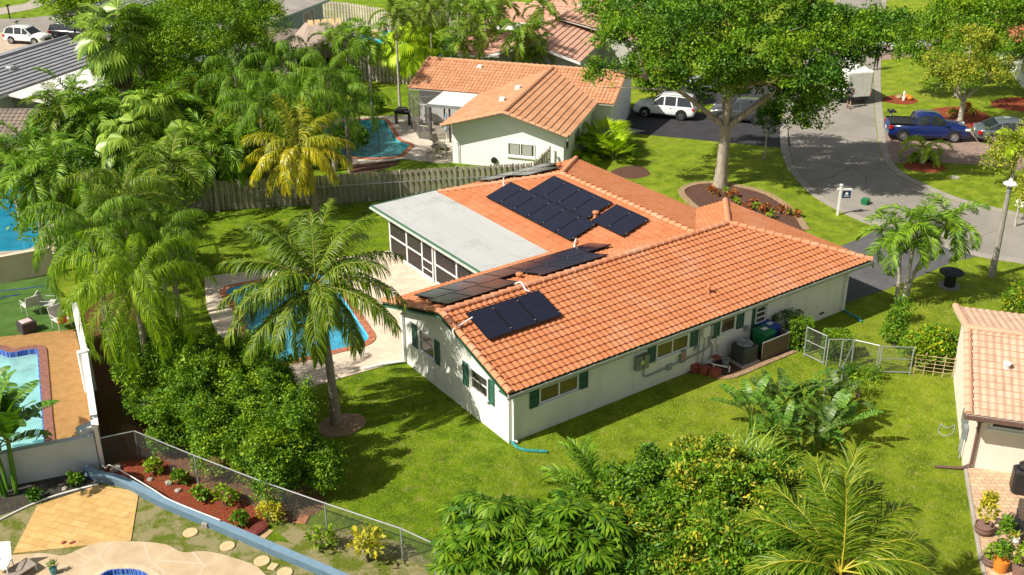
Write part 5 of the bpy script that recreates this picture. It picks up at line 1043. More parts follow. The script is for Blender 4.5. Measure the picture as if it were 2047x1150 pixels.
# ---------------------------------------------------------------- plants: placement
def at(px, py, h=0.0): v = G(px, py, h); return Vector((v.x, v.y, 0))
def hero_coco(p, h, label, leaf, spec, off=(0, 0), seed=1, scale=1.0, r=.14, young=False):
    """spec: (heading deg, elevation, bend, length) per frond"""
    e = empty('coconut_palm', p, 0, label, 'palm tree', 'coconut palms')
    t = trunk_np([(0, 0, -.1), (off[0]*.1, off[1]*.1, h*.3), (off[0]*.5, off[1]*.5, h*.7), (off[0], off[1], h)], [r*1.7, r*1.15, r, r*.85], 12, .025, seed); link('trunk', to_mesh('trunk', t, [B_palm], True), e)
    for i, sp in enumerate(spec):
        hd, el, bd, L = sp[:4]
        if young: me = to_mesh('frond', frond(L, el, bd, .92, .036, int(29*L), .62, .32, .12, 0, seed*40+i, side=((i*53) % 50)-25, fat=.03, tipl=.45), [leaf, M_raw])
        else: me = to_mesh('frond', frond(L, el, bd, (.85 if h > 3.5 else .68)*scale, .042, int(27*L), .5, sp[4] if len(sp) > 4 else (1.4 if el < 36 else .8), .08, 0, seed*40+i, side=((i*53) % 40)-20, fat=.03), [(L_cocom if el > 38 else leaf) if leaf is L_cocoy else leaf, M_rach])
        f = link('frond', me, e); f.location = (off[0], off[1], h-.1+.02*i % .2); f.rotation_euler = (0, 0, R(hd))
    g = np.random.default_rng(seed); pr = []
    for i in range(9):
        a = i*.7; q = MB(); q.lathe([(.02, -.13), (.09, -.08), (.11, 0), (.08, .09), (.02, .13)], (math.cos(a)*.26, math.sin(a)*.26, -.28-.12*(i % 2)), 8); V = np.array(q.v); F = np.array([f for f in q.f if len(f) == 4]); pr.append((V, F, 0))
    c = link('coconut_bunch', to_mesh('nuts', merge(pr), [gm('coconut_husk', (.42, .36, .04), .5) if 'coconut_husk' not in MATS else MATS['coconut_husk']], True), e); c.location = (off[0], off[1], h)
    # boot and spathe stubs
    return e
# view-right is +35 deg clockwise from +x: heading -35 = right in the picture, 55 = away, 145 = left, 235 = towards the camera
sp = []
for i, (hd, el, bd, L) in enumerate([(-35, 20, 75, 3.5), (-60, 8, 60, 3.7), (-10, 35, 70, 3.6), (20, 42, 70, 3.4), (50, 62, 55, 3.6), (75, 55, 70, 3.4), (110, 48, 60, 3.5), (140, 30, 55, 3.7), (150, 12, 60, 3.7), (170, 2, 60, 3.8), (190, -8, 55, 3.6), (210, 5, 75, 3.2), (238, -5, 95, 3.2), (245, -35, 50, 2.6), (-85, -5, 75, 3.2), (-70, -25, 55, 2.8), (30, 20, 80, 3.3), (90, 25, 80, 3.2), (125, 65, 60, 3.3), (0, 68, 65, 3.2), (200, 55, 95, 2.6), (165, -20, 50, 3.2), (255, 35, 110, 2.6), (-45, 50, 85, 3.0), (60, 80, 30, 2.6), (-20, -10, 55, 3.0), (5, 5, 70, 3.5), (40, 35, 70, 3.4), (65, 15, 70, 3.3), (100, 5, 70, 3.3), (130, 5, 70, 3.5), (155, 45, 70, 3.3), (180, 25, 75, 3.3), (220, -20, 60, 2.8), (-100, 25, 85, 2.8)]): sp.append((hd, el, bd, L))
hero_coco(at(672, 848), 5.9, 'tall coconut palm with green hanging fronds in the round mulch ring by the pool', L_coco, sp, (-.25, .15), 3)
sy = [(hd, el, bd, L) for hd, el, bd, L in [(-35, 10, 65, 3.2), (-60, 0, 80, 3.0), (-15, 25, 70, 3.3), (15, 45, 60, 3.0), (50, 70, 50, 3.2), (80, 60, 60, 3.2), (110, 50, 60, 3.3), (135, 30, 60, 3.3), (150, 10, 65, 3.3), (170, -5, 60, 3.2), (195, -15, 70, 3.0), (220, -10, 90, 2.8), (245, -25, 60, 2.6), (-95, -20, 70, 2.6), (-75, 20, 90, 2.8), (30, 20, 80, 2.8), (0, 60, 70, 3), (200, 50, 95, 2.4), (95, 78, 40, 3.0), (-50, 40, 80, 2.9), (-5, 5, 70, 3.2), (65, 35, 80, 3.0), (125, 0, 70, 3.0), (160, 45, 80, 3.1), (185, 15, 80, 3.0), (230, 30, 100, 2.6), (-110, 10, 90, 2.5), (35, 65, 50, 3.2)]]
hero_coco(at(634, 428), 3.9, 'yellowing coconut palm with golden fronds in front of the grey board fence', L_cocoy, sy, (-.7, .3), 5)
L_cocog = leafmat('leaf_coconut_young', ((.035, .095, .004), (.08, .16, .006), (.16, .24, .010), (.29, .33, .025)), .4, .45, .3); M_raw = gm('yellow_frond_rib', (.46, .40, .04), .5, 0, .15, 4)
sb = [(48, 74, 38, 3.9), (78, 70, 50, 3.5), (104, 58, 62, 3.3), (128, 52, 75, 3.4), (150, 35, 85, 2.9), (25, 60, 60, 3.1), (2, 50, 75, 3.4), (-22, 46, 95, 3.2), (-48, 40, 95, 3.2), (-75, 22, 90, 2.8), (200, 25, 85, 2.6), (62, 50, 60, 2.9), (240, 20, 90, 2.6), (-5, 28, 80, 2.6), (55, 86, 20, 3.2)]
hero_coco(at(1682, 1140, 3.2), 3.1, 'broad young coconut palm at the bottom right, its fronds fanning over the lawn', L_cocog, [(a_, b_, c_, d_*.9) for a_, b_, c_, d_ in sb], (0, 0), 9, .95, .2, young=True)
for i, q in enumerate([(1575, 1110), (1600, 1150)]):
    e = empty('dead_branches', at(*q, 1.6), 0, ('bare grey twigs sticking out of the shrubs left of the young coconut palm', 'bare grey twigs at the bottom edge under the young coconut palm')[i], 'branches'); g = np.random.default_rng(60+i)
    link('twigs', to_mesh('twigs', branches((0, 0, 0), 1.9, [(g.normal(0, .8), g.normal(0, .8), g.uniform(1.3, 2.2)) for _ in range(14)], .05, 60+i, .5), [B_pale], True), e)

# big street tree
bt = at(1440, 372); bl = []
def lobes(lst): return [(x, y, z, rx, ry, rz) for x, y, z, rx, ry, rz in lst]
rt = Vector((.817, -.576)); fw = Vector((.576, .817))   # picture right / away on the ground
def L2(*rows):
    """lobes given as (right, away, height, radius across, radius up)"""
    return [((rt*a+fw*b).x, (rt*a+fw*b).y, z, r, r, ru) for a, b, z, r, ru in rows]
T1 = L2((-5.5, 0, 8.6, 2.6, 1.2), (-3.2, -1.5, 9.6, 2.6, 1.5), (-3, 2, 7.8, 2.6, 1.1), (-.5, 0, 10.6, 3.0, 1.6), (1.5, -2.5, 8.8, 2.4, 1.3), (2.5, 1.0, 10.4, 2.8, 1.6), (5, -.5, 9.2, 2.8, 1.4), (7.0, .5, 8.6, 2.3, 1.2), (4.8, 2.5, 7.6, 2.4, 1.2), (4.4, -2.5, 6.5, 1.6, 1.1), (-6.8, -1, 7.2, 1.5, .9), (8.2, -.5, 9.4, 2.0, 1.2), (-1.8, -3, 8.2, 2.0, 1.0), (3.5, -3.6, 7.6, 1.8, 1.0), (-4.8, 3, 9.6, 2.4, 1.2), (0, 3.5, 8.6, 2.6, 1.2), (3.4, -1.5, 5.6, 1.5, .9), (4.6, -1.0, 4.6, 1.1, .9), (6.9, 1.5, 7.3, 1.6, .9), (-3.3, -.5, 6.7, 1.3, .7), (.3, -1.2, 7.4, 1.8, .9), (-1.2, .4, 5.6, .9, .6), (2.2, -.5, 6.6, 1.4, .9), (4.9, -1.0, 5.3, 1.2, .9), (-.8, -1.8, 6.6, 1.3, .8), (1.2, .8, 6.0, 1.0, .6))
broadtree('street_tree', bt, T1, (66000, 38000, 22000), 'huge spreading street tree with thick pale trunk on the front lawn by the road', [L_grn, L_dk, L_lime], .165, .31, h=9, fork=.42, seed=4, cl=13, cr=.42, lump=1.9, group=None, aspect=.55)
# knot stub on the trunk
# queen palms on the left
QP = [((268, 570), 5.6, 24, 1.0, 'queen palm with long drooping plumes nearest the clipped privet screen'), ((182, 465), 5.8, 24, .95, 'queen palm drooping over the deep blue pool'), ((245, 400), 6.0, 20, .92, 'queen palm behind the drooping pair, left of the board fence'), ((335, 475), 4.2, 16, .8, 'shorter queen palm at the left end of the grey board fence')]
for i, (q, h, n, sc, lb) in enumerate(QP):
    palm('queen', at(*q, h), h, lb, (L_lime, L_queen, L_coco, L_queen)[i], n, 78, -15, sc, 11+i, .13, trunk_off=(.0, 0), name='queen_palm', group='queen palms left of the main pool')
for i, (q, h, lb) in enumerate([((560, 120), 6.2, 'queen palm behind the feathery tree, nearest the thatched hut'), ((655, 150), 6.0, 'queen palm just left of the pale board fence'), ((520, 215), 5.6, 'queen palm between the feathery tree and the yellow coconut palm'), ((600, 205), 5.5, 'queen palm above the teal pool, behind the yellow fronds'), ((470, 150), 6.0, 'queen palm rising out of the right side of the feathery tree'), ((690, 205), 4.4, 'low queen palm beside the teal pool')]):
    palm('queen', at(*q, h), h, lb, L_queen if i % 2 else L_grn, 17, 78, -20, .95, 21+i, .12, name='queen_palm', group='queen palms near the teal pool', share=11+i % 3)
# christmas palms
cp = at(1800, 608)
for (ox, oy, h, n, lb, q) in ((-.1, .15, 3.35, 12, 'left stem of the christmas palm clump beside the side lawn', 31), (.12, -.05, 3.9, 13, 'middle stem of the christmas palm clump beside the side lawn', 32), (.45, .1, 3.75, 14, 'right leaning stem of the christmas palm clump beside the side lawn', 33)):
    o = (rt*(-.35), rt*.15, rt*1.5)[q-31]+fw*(0, .2, .3)[q-31]; palm('christmas', cp+Vector((ox, oy, 0)), h, lb, L_queen, n, 75, -12, 1.08, q, .085, trunk_off=(o.x, o.y), bark=B_pale, shaft=True, name='christmas_palm', group='christmas palm clump')
SLIM = [((735, 75), 6, 'slim palm left of the pale board fence posts'), ((790, 25), 7, 'tall slim palm in front of the far board fence'), ((695, 70), 4, 'slim palm right of the thatched hut'), ((665, 78), 3.4, 'short slim palm in front of the thatched hut'), ((925, 78), 4.6, 'slim palm left of the pink roofed house'), ((950, 50), 5.6, 'taller slim palm crossing the pink roof'), ((1035, 68), 4.8, 'slim palm in front of the pink roof, middle pair'), ((1058, 62), 4.6, 'slim palm in front of the pink roof, right of the middle pair'), ((1062, 100), 3.2, 'low slim palm in front of the grey gable wall'), ((860, 12), 6.5, 'slim palm by the white goal frame'), ((905, 5), 6.0, 'slim palm right of the white goal frame'), ((1000, 5), 5.5, 'slim palm behind the pink roof, left'), ((1085, 12), 5.0, 'slim palm behind the pink roof, right'), ((830, 30), 5.2, 'slim palm between the far fence and the fan palms'), ((970, 20), 5.5, 'slim palm behind the pink roof ridge')]
for i, (q, h, lb) in enumerate(SLIM):
    palm('christmas', at(*q, h), h, lb, L_coco if i % 2 else L_queen, 13, 75, -20, 1.15, 40+i, .08, bark=B_pale, shaft=True, name='slim_palm', group='slim palms between the far gardens', share=31+i % 3)
LEFT = [((60, 305), 4.6), ((15, 318), 4.0), ((110, 330), 4.8), ((140, 200), 4.8), ((115, 222), 4.6), ((185, 232), 4.4), ((330, 215), 4.5), ((445, 275), 3.8), ((470, 290), 3.6), ((420, 300), 3.6), ((280, 400), 4.4), ((60, 350), 4.4), ((165, 225), 4.4), ((345, 330), 4.6), ((310, 455), 3.4), ((240, 445), 3.2)]
wl = ['nearest the small grey roofed house', 'at the far left edge above the deep blue pool', 'between the small grey roof and the queen palms', 'in front of the white canopy', 'at the left of the white canopy', 'below the shaggy fan palm', 'left under the feathery tree', 'left of the yellow coconut palm', 'just left of the yellow coconut fronds', 'leaning over the deep blue pool', 'between the two tallest queen palms', 'in the middle of the left thicket', 'touching the slate roof', 'right at the end of the board fence', 'under the shorter queen palm', 'under the tallest queen palm']
for i, (q, h) in enumerate(LEFT):
    palm('christmas' if i % 3 else 'areca', at(*q, h), h, 'dense green palm '+wl[i], (L_grn, L_coco, L_queen)[i % 3], 16, 80, -25, 1.25, 60+i, .09, bark=B_pale, name='garden_palm', group='palms in the left thicket', share=31+i % 4)
palm('fan', at(228, 62, 8.5), 8.3, 'tall shaggy fan palm with a skirt of dead leaves by the slate roof', L_fan, 34, 80, -35, 1.5, 71, .28, skirt=True, name='fan_palm', rz=.4)
for i, (q, h, sc, lb) in enumerate([((308, 235), 4.2, 1.25, 'fan palm with pale folded leaves under the feathery tree'), ((262, 285), 3.6, 1.15, 'fan palm in front of the pale leaved one'), ((375, 300), 3.4, 1.1, 'fan palm above the left end of the board fence'), ((830, 90), 3.4, 1.3, 'bright fan palm behind the pale board fence'), ((800, 100), 2.6, 1.0, 'smaller fan palm left of the bright one'), ((860, 110), 2.6, 1.0, 'drooping fan palm beside the turquoise pool')]):
    palm('livi', at(*q, h), h, lb, L_fan if i < 3 else L_fanl, 24, 82, -30, sc, 75+i, .12, name='fan_palm', group='fan palms')
# feathery lime tree
FT = L2((-3.2, -.5, 5.5, 2.2, 1.4), (-1.2, -1.2, 7.2, 2.6, 1.7), (1.4, -.5, 8.0, 2.6, 1.7), (3.2, .4, 6.6, 2.2, 1.6), (.4, -2.2, 5.2, 2.2, 1.4), (2.2, -2.2, 4.6, 2.0, 1.4), (-2.2, 1, 8.2, 2.2, 1.3), (.8, 1.5, 9.4, 2.2, 1.2), (1.0, -3.2, 3.4, 1.2, 1.2), (4.6, 1.5, 8.0, 1.8, 1.2), (-3.8, -1.6, 4.2, 1.4, .9), (3.4, 2.6, 9.6, 1.8, 1.0))
broadtree('feathery_tree', at(392, 250, 2.0), FT, (30000, 38000), 'large feathery lime green tree filling the upper left garden', [L_grn, L_lime], .17, .26, h=8, fork=.35, seed=6, cl=16, cr=.5, lump=.7, aspect=.32, up=.3)
OT = [(at(440, 30, 6), [(0, 0, 5.5, 3.4, 3.4, 2.2), (2, -1, 6.5, 2.2, 2.2, 1.6), (-2.4, 1, 6.0, 2.4, 2.4, 1.6)], L_grn, 16000, 'leafy tree behind the feathery tree at the top edge'), (at(160, 5, 5), [(0, 0, 4.6, 2.6, 2.6, 1.7), (-1.8, 0, 5.2, 1.6, 1.6, 1.0)], L_lime, 9000, 'yellow green street tree shading the far left road'), (at(330, 60, 5), [(0, 0, 4.5, 2.6, 2.6, 2.4), (-1.5, -1, 3.4, 1.8, 1.8, 1.6)], L_dk, 9000, 'dark tree between the shaggy fan palm and the feathery tree')]
for i, (p, b, m, n, lb) in enumerate(OT): broadtree('garden_tree', p, b, n, lb, m, .2, .16, seed=20+i, cl=10, cr=.5, lump=.4, group='garden trees')
# right side trees
RT1 = L2((-1.6, 0, 4.3, 1.5, 1.0), (0, .5, 5.4, 1.7, 1.2), (1.7, .3, 4.7, 1.5, 1.1), (.6, -1.2, 3.7, 1.3, 1.0), (-.8, -1.2, 3.4, 1.2, .9), (2.4, -.3, 3.3, 1.0, .8), (-2.2, -.4, 3.0, .9, .7))
broadtree('garden_tree', at(1918, 248), RT1, (17000, 6000), 'sparse olive green tree with twisted pale trunk behind the blue pickup', [L_var, L_grn], .14, .17, h=5, fork=.35, seed=31, cl=8, cr=.4, lump=.8, bark=B_pale, group='garden trees')
RT2 = L2((-3.2, 0, 4.2, 2.0, 1.4), (-1.2, 0, 6.0, 2.4, 1.7), (1.6, .5, 6.2, 2.4, 1.7), (3.6, 0, 4.6, 2.0, 1.6), (0, -1.5, 4.4, 2.2, 1.5), (4.4, -1, 3.2, 1.6, 1.2), (-4.2, -.5, 3.2, 1.1, .8))
broadtree('garden_tree', at(1925, 128, 2.5), RT2, (26000, 9000), 'full leafy green tree behind the olive tree on the right', [L_grn, L_lime], .19, .22, h=6, fork=.3, seed=33, cl=11, cr=.5, lump=.5, group='garden trees')
RT3 = L2((-4, 0, 8.0, 2.6, 1.4), (-1, 0, 9.4, 3.0, 1.6), (2.5, 0, 8.8, 3.0, 1.6), (5, 0, 8.0, 2.6, 1.4), (-6, -1, 7.0, 1.8, 1.0), (0, 1, 7.2, 3, 1.0), (-7.5, 0, 8.2, 1.6, .9), (7, 1, 7.4, 2, 1.2))
broadtree('street_tree', at(1945, 60, 2.0), RT3, (20000, 9000), 'dark shade tree overhanging the top right corner', [L_dk, L_grn], .24, .3, h=8, fork=.5, seed=35, cl=10, cr=.6, lump=.4)
broadtree('young_tree', at(1528, 318), L2((0, 0, 2.5, .75, .8), (-.3, 0, 3.3, .6, .6), (.5, .2, 3.0, .6, .6), (.2, -.1, 1.8, .5, .4), (1.0, .0, 2.2, .4, .3)), 2600, 'young leafy tree with thin pale stem beside the road', L_dk, .17, .05, h=3.4, fork=.5, seed=37, bark=B_pale, lump=.3)
EDGE = [(at(2030, 330, 1.5), L2((0, 0, 2.2, 1.3, 1.0), (.8, .6, 3.0, 1.2, .9), (-.8, .4, 1.6, .9, .7), (0, 1.4, 2.6, 1.4, .9)), L_var, 6500, 'wispy shrub tree at the right edge beside the grey sedan'), (at(2040, 400, 1.5), L2((0, 0, 1.8, .8, .7), (.6, 0, 2.4, .8, .6)), L_var, 2500, 'wispy shrub reaching over the road at the right edge')]
for i, (p, b, m, n, lb) in enumerate(EDGE): broadtree('shrub_tree', p, b, n, lb, m, .12, .06, seed=41+i, lump=.6, bark=B_pale)
palm('christmas', at(2035, 290, 2.6), 2.6, 'small palm at the right edge beyond the grey sedan', L_fanl, 11, 75, -10, .95, 34, .08, name='small_palm')
palm('christmas', at(1845, 322), .9, 'small stout palm in the round bed in front of the blue pickup', L_fanl, 9, 60, 0, .95, 36, .09, name='small_palm')
# far trees beyond the street
for i, (q, h, r, lb) in enumerate([((1230, 5), 5, 2.6, 'far leafy tree behind the faded pink roof'), ((1330, 150), 2.2, 1.6, 'leafy bush behind the silver car')]):
    p = at(*q, h); broadtree('far_tree', p, [(0, 0, h, r, r, r*.7), (r*.7, 0, h*.85, r*.7, r*.7, r*.5), (-r*.7, .3, h*.9, r*.7, r*.7, r*.5)], 5000, lb, L_grn, .22, .14, seed=50+i, lump=.3)

# privet screen (one shrub after another)
PS = [(285, 775, 2.6, .95), (325, 760, 2.9, 1.2), (380, 820, 2.7, 1.2), (385, 735, 2.9, 1.2), (445, 785, 3.0, 1.25), (440, 870, 2.4, 1.1), (505, 825, 3.1, 1.25), (505, 910, 2.3, 1.05), (560, 850, 3.0, 1.1), (560, 930, 2.6, .95), (345, 845, 1.8, .8), (335, 700, 3.0, 1.0), (550, 785, 2.8, .85), (590, 895, 2.9, .85), (262, 725, 2.8, .85), (485, 745, 2.8, 1.05)]
wp = ['at the left end of the privet screen', 'second from the left in the privet screen', 'in front, left part of the privet screen', 'behind, left part of the privet screen', 'in the middle of the privet screen', 'in front, middle of the privet screen', 'tallest, right of the middle', 'low, in front, right of the middle', 'right part of the privet screen', 'low, front right end of the privet screen', 'low, front left end of the privet screen', 'rear left, touching the queen palm trunk', 'rear right, nearest the coconut palm trunk', 'right end of the privet screen', 'tall shoot at the rear left corner', 'rear middle, beside the pool deck']
for i, (x, y, h, r) in enumerate(PS):
    p = at(x, y, h*.55); g = np.random.default_rng(i); bl = [(0, 0, h*.62, r*.85, r*.85, h*.4), (g.normal(0, .3), g.normal(0, .3), h*.35, r*.85, r*.85, h*.36)]+[(g.normal(0, r*.5), g.normal(0, r*.5), h*g.uniform(.55, .95), r*.42, r*.42, h*.16) for _ in range(6)]+[(g.normal(0, r*.55), g.normal(0, r*.55), h*g.uniform(.95, 1.15), r*.16, r*.16, h*.16) for _ in range(7)]
    bush('privet_shrub', p, bl, 10500, 'bushy green shrub '+wp[i], [L_grn, L_lime, L_dk], .10, group='shrubs forming the privet screen', seed=100+i, cl=9, cr=.22, lump=.6, aspect=.5)
# bottom centre: umbrella trees
def schefflera(p, blobs, n, r, label, seed):
    g = np.random.default_rng(seed); C, D = blobs_sample(blobs, n, g, .95); pr = []
    for c, d in zip(C, D):
        if c[2] < .5: continue
        pr.append(umbrella_cluster(c, r*g.uniform(.75, 1.15), int(g.integers(10, 15)), g, g.uniform(.2, .55)))
    e = empty('umbrella_tree', p, 0, label, 'umbrella tree', 'umbrella trees along the bottom edge'); link('foliage', to_mesh('foliage', merge(pr), [L_sch], True), e); link('trunk', to_mesh('trunk', branches((0, 0, 0), max(b[2] for b in blobs), blobs[:5], .09, seed, .3), [B_dark], True), e)
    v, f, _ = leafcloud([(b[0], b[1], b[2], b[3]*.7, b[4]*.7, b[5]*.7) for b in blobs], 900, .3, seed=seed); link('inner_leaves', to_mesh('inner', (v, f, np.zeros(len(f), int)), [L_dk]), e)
schefflera(at(985, 1055, 2.4), L2((0, 0, 2.3, 1.0, .9), (-.8, -.5, 1.8, .8, .8), (.8, .3, 2.2, .9, .8), (-.6, .6, 2.4, .7, .6), (.2, -.9, 1.7, .9, .8)), 170, .5, 'glossy umbrella tree at the bottom edge, left of the pair', 3)
schefflera(at(1135, 1060, 2.4), L2((0, 0, 2.3, 1.0, .9), (-.8, -.5, 2.0, .8, .8), (.9, .2, 2.1, .8, .8), (0, .8, 2.4, .8, .6), (.6, -.8, 1.7, .9, .8)), 180, .5, 'glossy umbrella tree at the bottom edge, right of the pair', 4)
VB = [((1290, 1120), 2.0, 1.1, 2), ((1250, 1060), 2.0, 1.0, 0), ((1560, 1060), 2.0, 1.0, 0), ((1600, 975), 1.3, .8, 0), ((1545, 945), 1.2, .7, 2), ((1300, 1060), 2.2, 1.25, 0), ((1400, 1010), 2.5, 1.3, 1), ((1480, 1080), 2.4, 1.3, 0), ((1350, 1120), 2.0, 1.2, 1), ((1540, 1120), 2.2, 1.1, 2), ((1320, 960), 1.8, .8, 2), ((1440, 960), 2.3, 1.1, 1), ((1250, 980), 1.6, .7, 2), ((1380, 935), 2.0, .8, 0), ((1620, 1160), 2.0, 1.0, 2), ((1500, 1000), 2.2, .9, 1)]
wv = ['dark, directly right of the umbrella trees', 'behind the umbrella trees on their right', 'under the left fronds of the young coconut palm', 'low, between the banana plants and the young coconut palm', 'low and dark, beside the striped grass', 'lowest left of the mottled group', 'yellow tipped, in the centre of the mottled group', 'dense, right of the centre of the mottled group', 'at the bottom edge of the mottled group', 'dark, beside the young coconut palm', 'small, nearest the main lawn', 'pale tipped, at the back of the mottled group', 'small, left of the mottled group', 'light green, at the back left', 'dark, at the bottom edge under the coconut fronds', 'mottled, behind the dense one']
for i, (q, h, r, m) in enumerate(VB):
    g = np.random.default_rng(200+i); bl = [(0, 0, h*.6, r, r, h*.42)]+[(g.normal(0, r*.6), g.normal(0, r*.6), h*g.uniform(.6, 1.1), r*.38, r*.38, h*.18) for _ in range(7)]
    bush('garden_shrub', at(*q, h*.7), bl, 7200, 'leafy shrub '+wv[i], ([L_grn, L_var], [L_grn, L_var, L_yel], [L_grn, L_dk])[m], (.17, .15, .13)[m], group='mottled shrubs along the bottom edge', seed=210+i, cl=9, cr=.28, lump=.45, aspect=.42)
clump('areca', at(1200, 1010), 'feathery palm bush behind the umbrella trees', L_grn, 26, .45, 85, 15, .95, 5, zoff=.3)
# banana plants and grass clump
L_bad = leafmat('leaf_banana_dark', ((.012, .045, .008), (.028, .08, .010), (.06, .13, .02), (.13, .2, .03)), .3, .4, .35)
def banana(p, n, label, seed, h=1.3, L=1.7, w=.62, leaf=None, name='banana_plant', spread=.35, stems=3, tear=.2, e0=80, e1=20, upright=False):
    g = np.random.default_rng(seed); e = empty(name, p, 0, label, 'banana plant', 'banana plants on the side lawn' if name == 'banana_plant' else None); tops = []; st = []
    for s in range(stems): a = s*2.4+seed; x, y = math.cos(a)*spread, math.sin(a)*spread; hh = h*g.uniform(.55, .9); tops.append((x*1.2, y*1.2, hh)); st.append(trunk_np([(x*.7, y*.7, 0), (x, y, hh*.5), (x*1.2, y*1.2, hh)], [.07, .055, .04], 8))
    link('stem', to_mesh('stem', merge(st), [L_ban], True), e)
    for i in range(n):
        t = tops[i % stems]; V, F, M = paddle(L*g.uniform(.75, 1.15), w*g.uniform(.8, 1.2), e0+(e1-e0)*(i/n)+g.normal(0, 8), g.uniform(40, 85), .45, seed*30+i, tear)
        o = link('leaf', to_mesh('leaf', (V, F, M), [leaf or L_ban, M_rachg]), e); o.location = t; o.rotation_euler = (g.normal(0, .15), 0, i*2.4+g.normal(0, .3))
    return e
for i, (q, n, lb) in enumerate([((1505, 868), 10, 'at the left end of the clump'), ((1560, 850), 11, 'at the back left of the clump'), ((1618, 852), 11, 'with torn upright leaves at the back of the clump'), ((1672, 846), 10, 'at the right end of the clump'), ((1550, 905), 10, 'at the front left of the clump'), ((1612, 905), 11, 'at the front right of the clump'), ((1655, 890), 9, 'nearest the young coconut palm')]): banana(at(*q), n, 'banana plant '+lb+' on the side lawn', 1+i, .85, 1.25, .42, L_bad if i % 2 else L_ban, stems=3, tear=.35, spread=.3, e0=88, e1=30)
banana(at(20, 985), 20, 'big leaved bird of paradise plant against the pale grey wall', 7, 2.5, 2.0, .75, name='bird_of_paradise', stems=5, e0=85, e1=30); banana(at(-10, 950), 16, 'big leaved bird of paradise plant cut by the left edge', 8, 2.4, 2.1, .75, name='bird_of_paradise', stems=3)
def grassclump(p, n, L, label, leaf, seed, name='grass_clump', w=.05, spread=.3, cat='ornamental grass'):
    g = np.random.default_rng(seed); pr = []
    for i in range(n):
        a = g.uniform(0, 2*PI); el = np.radians(g.uniform(35, 85)); k = 7; t = np.linspace(0, 1, k); e = el-np.radians(g.uniform(60, 130))*t**1.6; d = np.stack([np.cos(e), 0*e, np.sin(e)], -1); l = L*g.uniform(.6, 1.1); P = np.concatenate([[[0, 0, 0]], np.cumsum(d[:-1]*l/(k-1), 0)]); ww = w*(1-t)**.6*.5+.002; V = np.concatenate([P+np.array([0, 1, 0])*ww[:, None], P-np.array([0, 1, 0])*ww[:, None]]); F = np.array([(j, j+1, k+j+1, k+j) for j in range(k-1)]); V = rotz(V, a)+np.array([g.normal(0, spread*.6), g.normal(0, spread*.6), 0]); pr.append((V, F, 0))
    e = empty(name, p, 0, label, cat); link('blades', to_mesh('blades', merge(pr), [leaf]), e); return e
grassclump(at(1500, 950), 260, 2.1, 'tall arching striped grass left of the banana plants', L_fan, 1, spread=.5); grassclump(at(1540, 1000), 220, 1.9, 'arching striped grass in front of the tall one', L_var, 2, spread=.45)
# small planted shrubs
SM = [((310, 948), .55, L_lime, 'yellow green bush, leftmost in the red mulch bed'), ((362, 968), .5, L_grn, 'green bush, second from the left in the red mulch bed'), ((402, 1002), .5, L_grn, 'green bush, third from the left in the red mulch bed'), ((452, 1012), .75, L_lime, 'tallest yellow green bush in the red mulch bed'), ((482, 1052), .5, L_grn, 'green bush at the right end of the red mulch bed'), ((542, 1045), .75, L_yel, 'bright yellow croton behind the dark red bag'), ((645, 1100), .8, L_lime, 'yellow green bush on the dry grass beyond the blue wall'), ((152, 968), .4, L_grn, 'small bush against the foot of the grey wall'), ((70, 1000), .35, L_dk, 'small dark bush in the soil bed')]
for i, (q, h, m, lb) in enumerate(SM): bush('small_shrub', at(*q), [(0, 0, h*.6, h*.5, h*.5, h*.45), (h*.3, 0, h*.4, h*.3, h*.3, h*.3), (-h*.2, h*.2, h*.75, h*.25, h*.25, h*.25)], 420, lb, m, .12, seed=300+i, cl=7, cr=.12, aspect=.5, group='small shrubs in the lower left beds')
bush('small_shrub', at(735, 1125), [(0, 0, .8, .4, .4, .35), (.2, 0, .5, .3, .3, .3)], 260, 'leggy yellow leaved shrub just inside the long chain link fence', L_yel, .2, seed=320, cl=5, aspect=.4)
# hedges and bushes on the side lawn
def hedge(p, sx, sy, sz, label, m, rz, seed, n=3600, name='clipped_hedge'):
    e = bush(name, p, [(0, 0, sz*.52, sx/2, sy/2, sz/2)], n, label, m, .075, 'hedge', seed=seed, box=True, cl=6, cr=.07, aspect=.6, rz=rz); return e
hedge(at(1574, 627, 1.2), 1.3, .8, 1.2, 'dark clipped hedge behind the rubbish bins', L_dk, -.6, 401); hedge(at(1603, 642, 1.3), .9, .6, 1.35, 'tall clipped hedge with bright top left of the open gate', [L_grn, L_lime], -.7, 402); hedge(at(1675, 666, 1.15), 1.05, .7, 1.15, 'rounded clipped hedge with bright top behind the open gate', [L_grn, L_lime], -.7, 403, 4200)
bush('round_bush', at(1855, 728), [(0, 0, .85, 1.15, .95, .75), (.5, -.2, .8, .8, .7, .6), (-.6, .2, .8, .7, .7, .6)], 6500, 'large bright green bush behind the bamboo trellis', [L_lime, L_grn, L_yel], .13, seed=405, cl=7, cr=.18, aspect=.7)
bush('small_shrub', at(1785, 690), [(0, 0, .6, .55, .5, .5), (.2, .2, 1.1, .35, .35, .35)], 1500, 'leafy shrub left of the large bright bush', L_grn, .15, seed=406, cl=7, cr=.15, aspect=.35); bush('small_shrub', at(1800, 645), [(0, 0, .7, .3, .3, .45)], 500, 'thin leafy shrub below the christmas palm clump', L_grn, .16, seed=407, aspect=.3)
bush('small_shrub', at(1690, 765), [(0, 0, .35, .45, .4, .35), (.5, .1, .3, .35, .3, .3)], 900, 'dark low shrub at the foot of the chain link fence', L_dk, .1, seed=408); bush('small_shrub', at(1742, 762), [(0, 0, .3, .35, .3, .3)], 450, 'low green shrub beside the dark framed gate', L_grn, .1, seed=409); bush('small_shrub', at(1715, 795), [(0, 0, .55, .35, .3, .35)], 380, 'spindly young fruit tree on the side lawn', L_lime, .14, seed=410, aspect=.3)
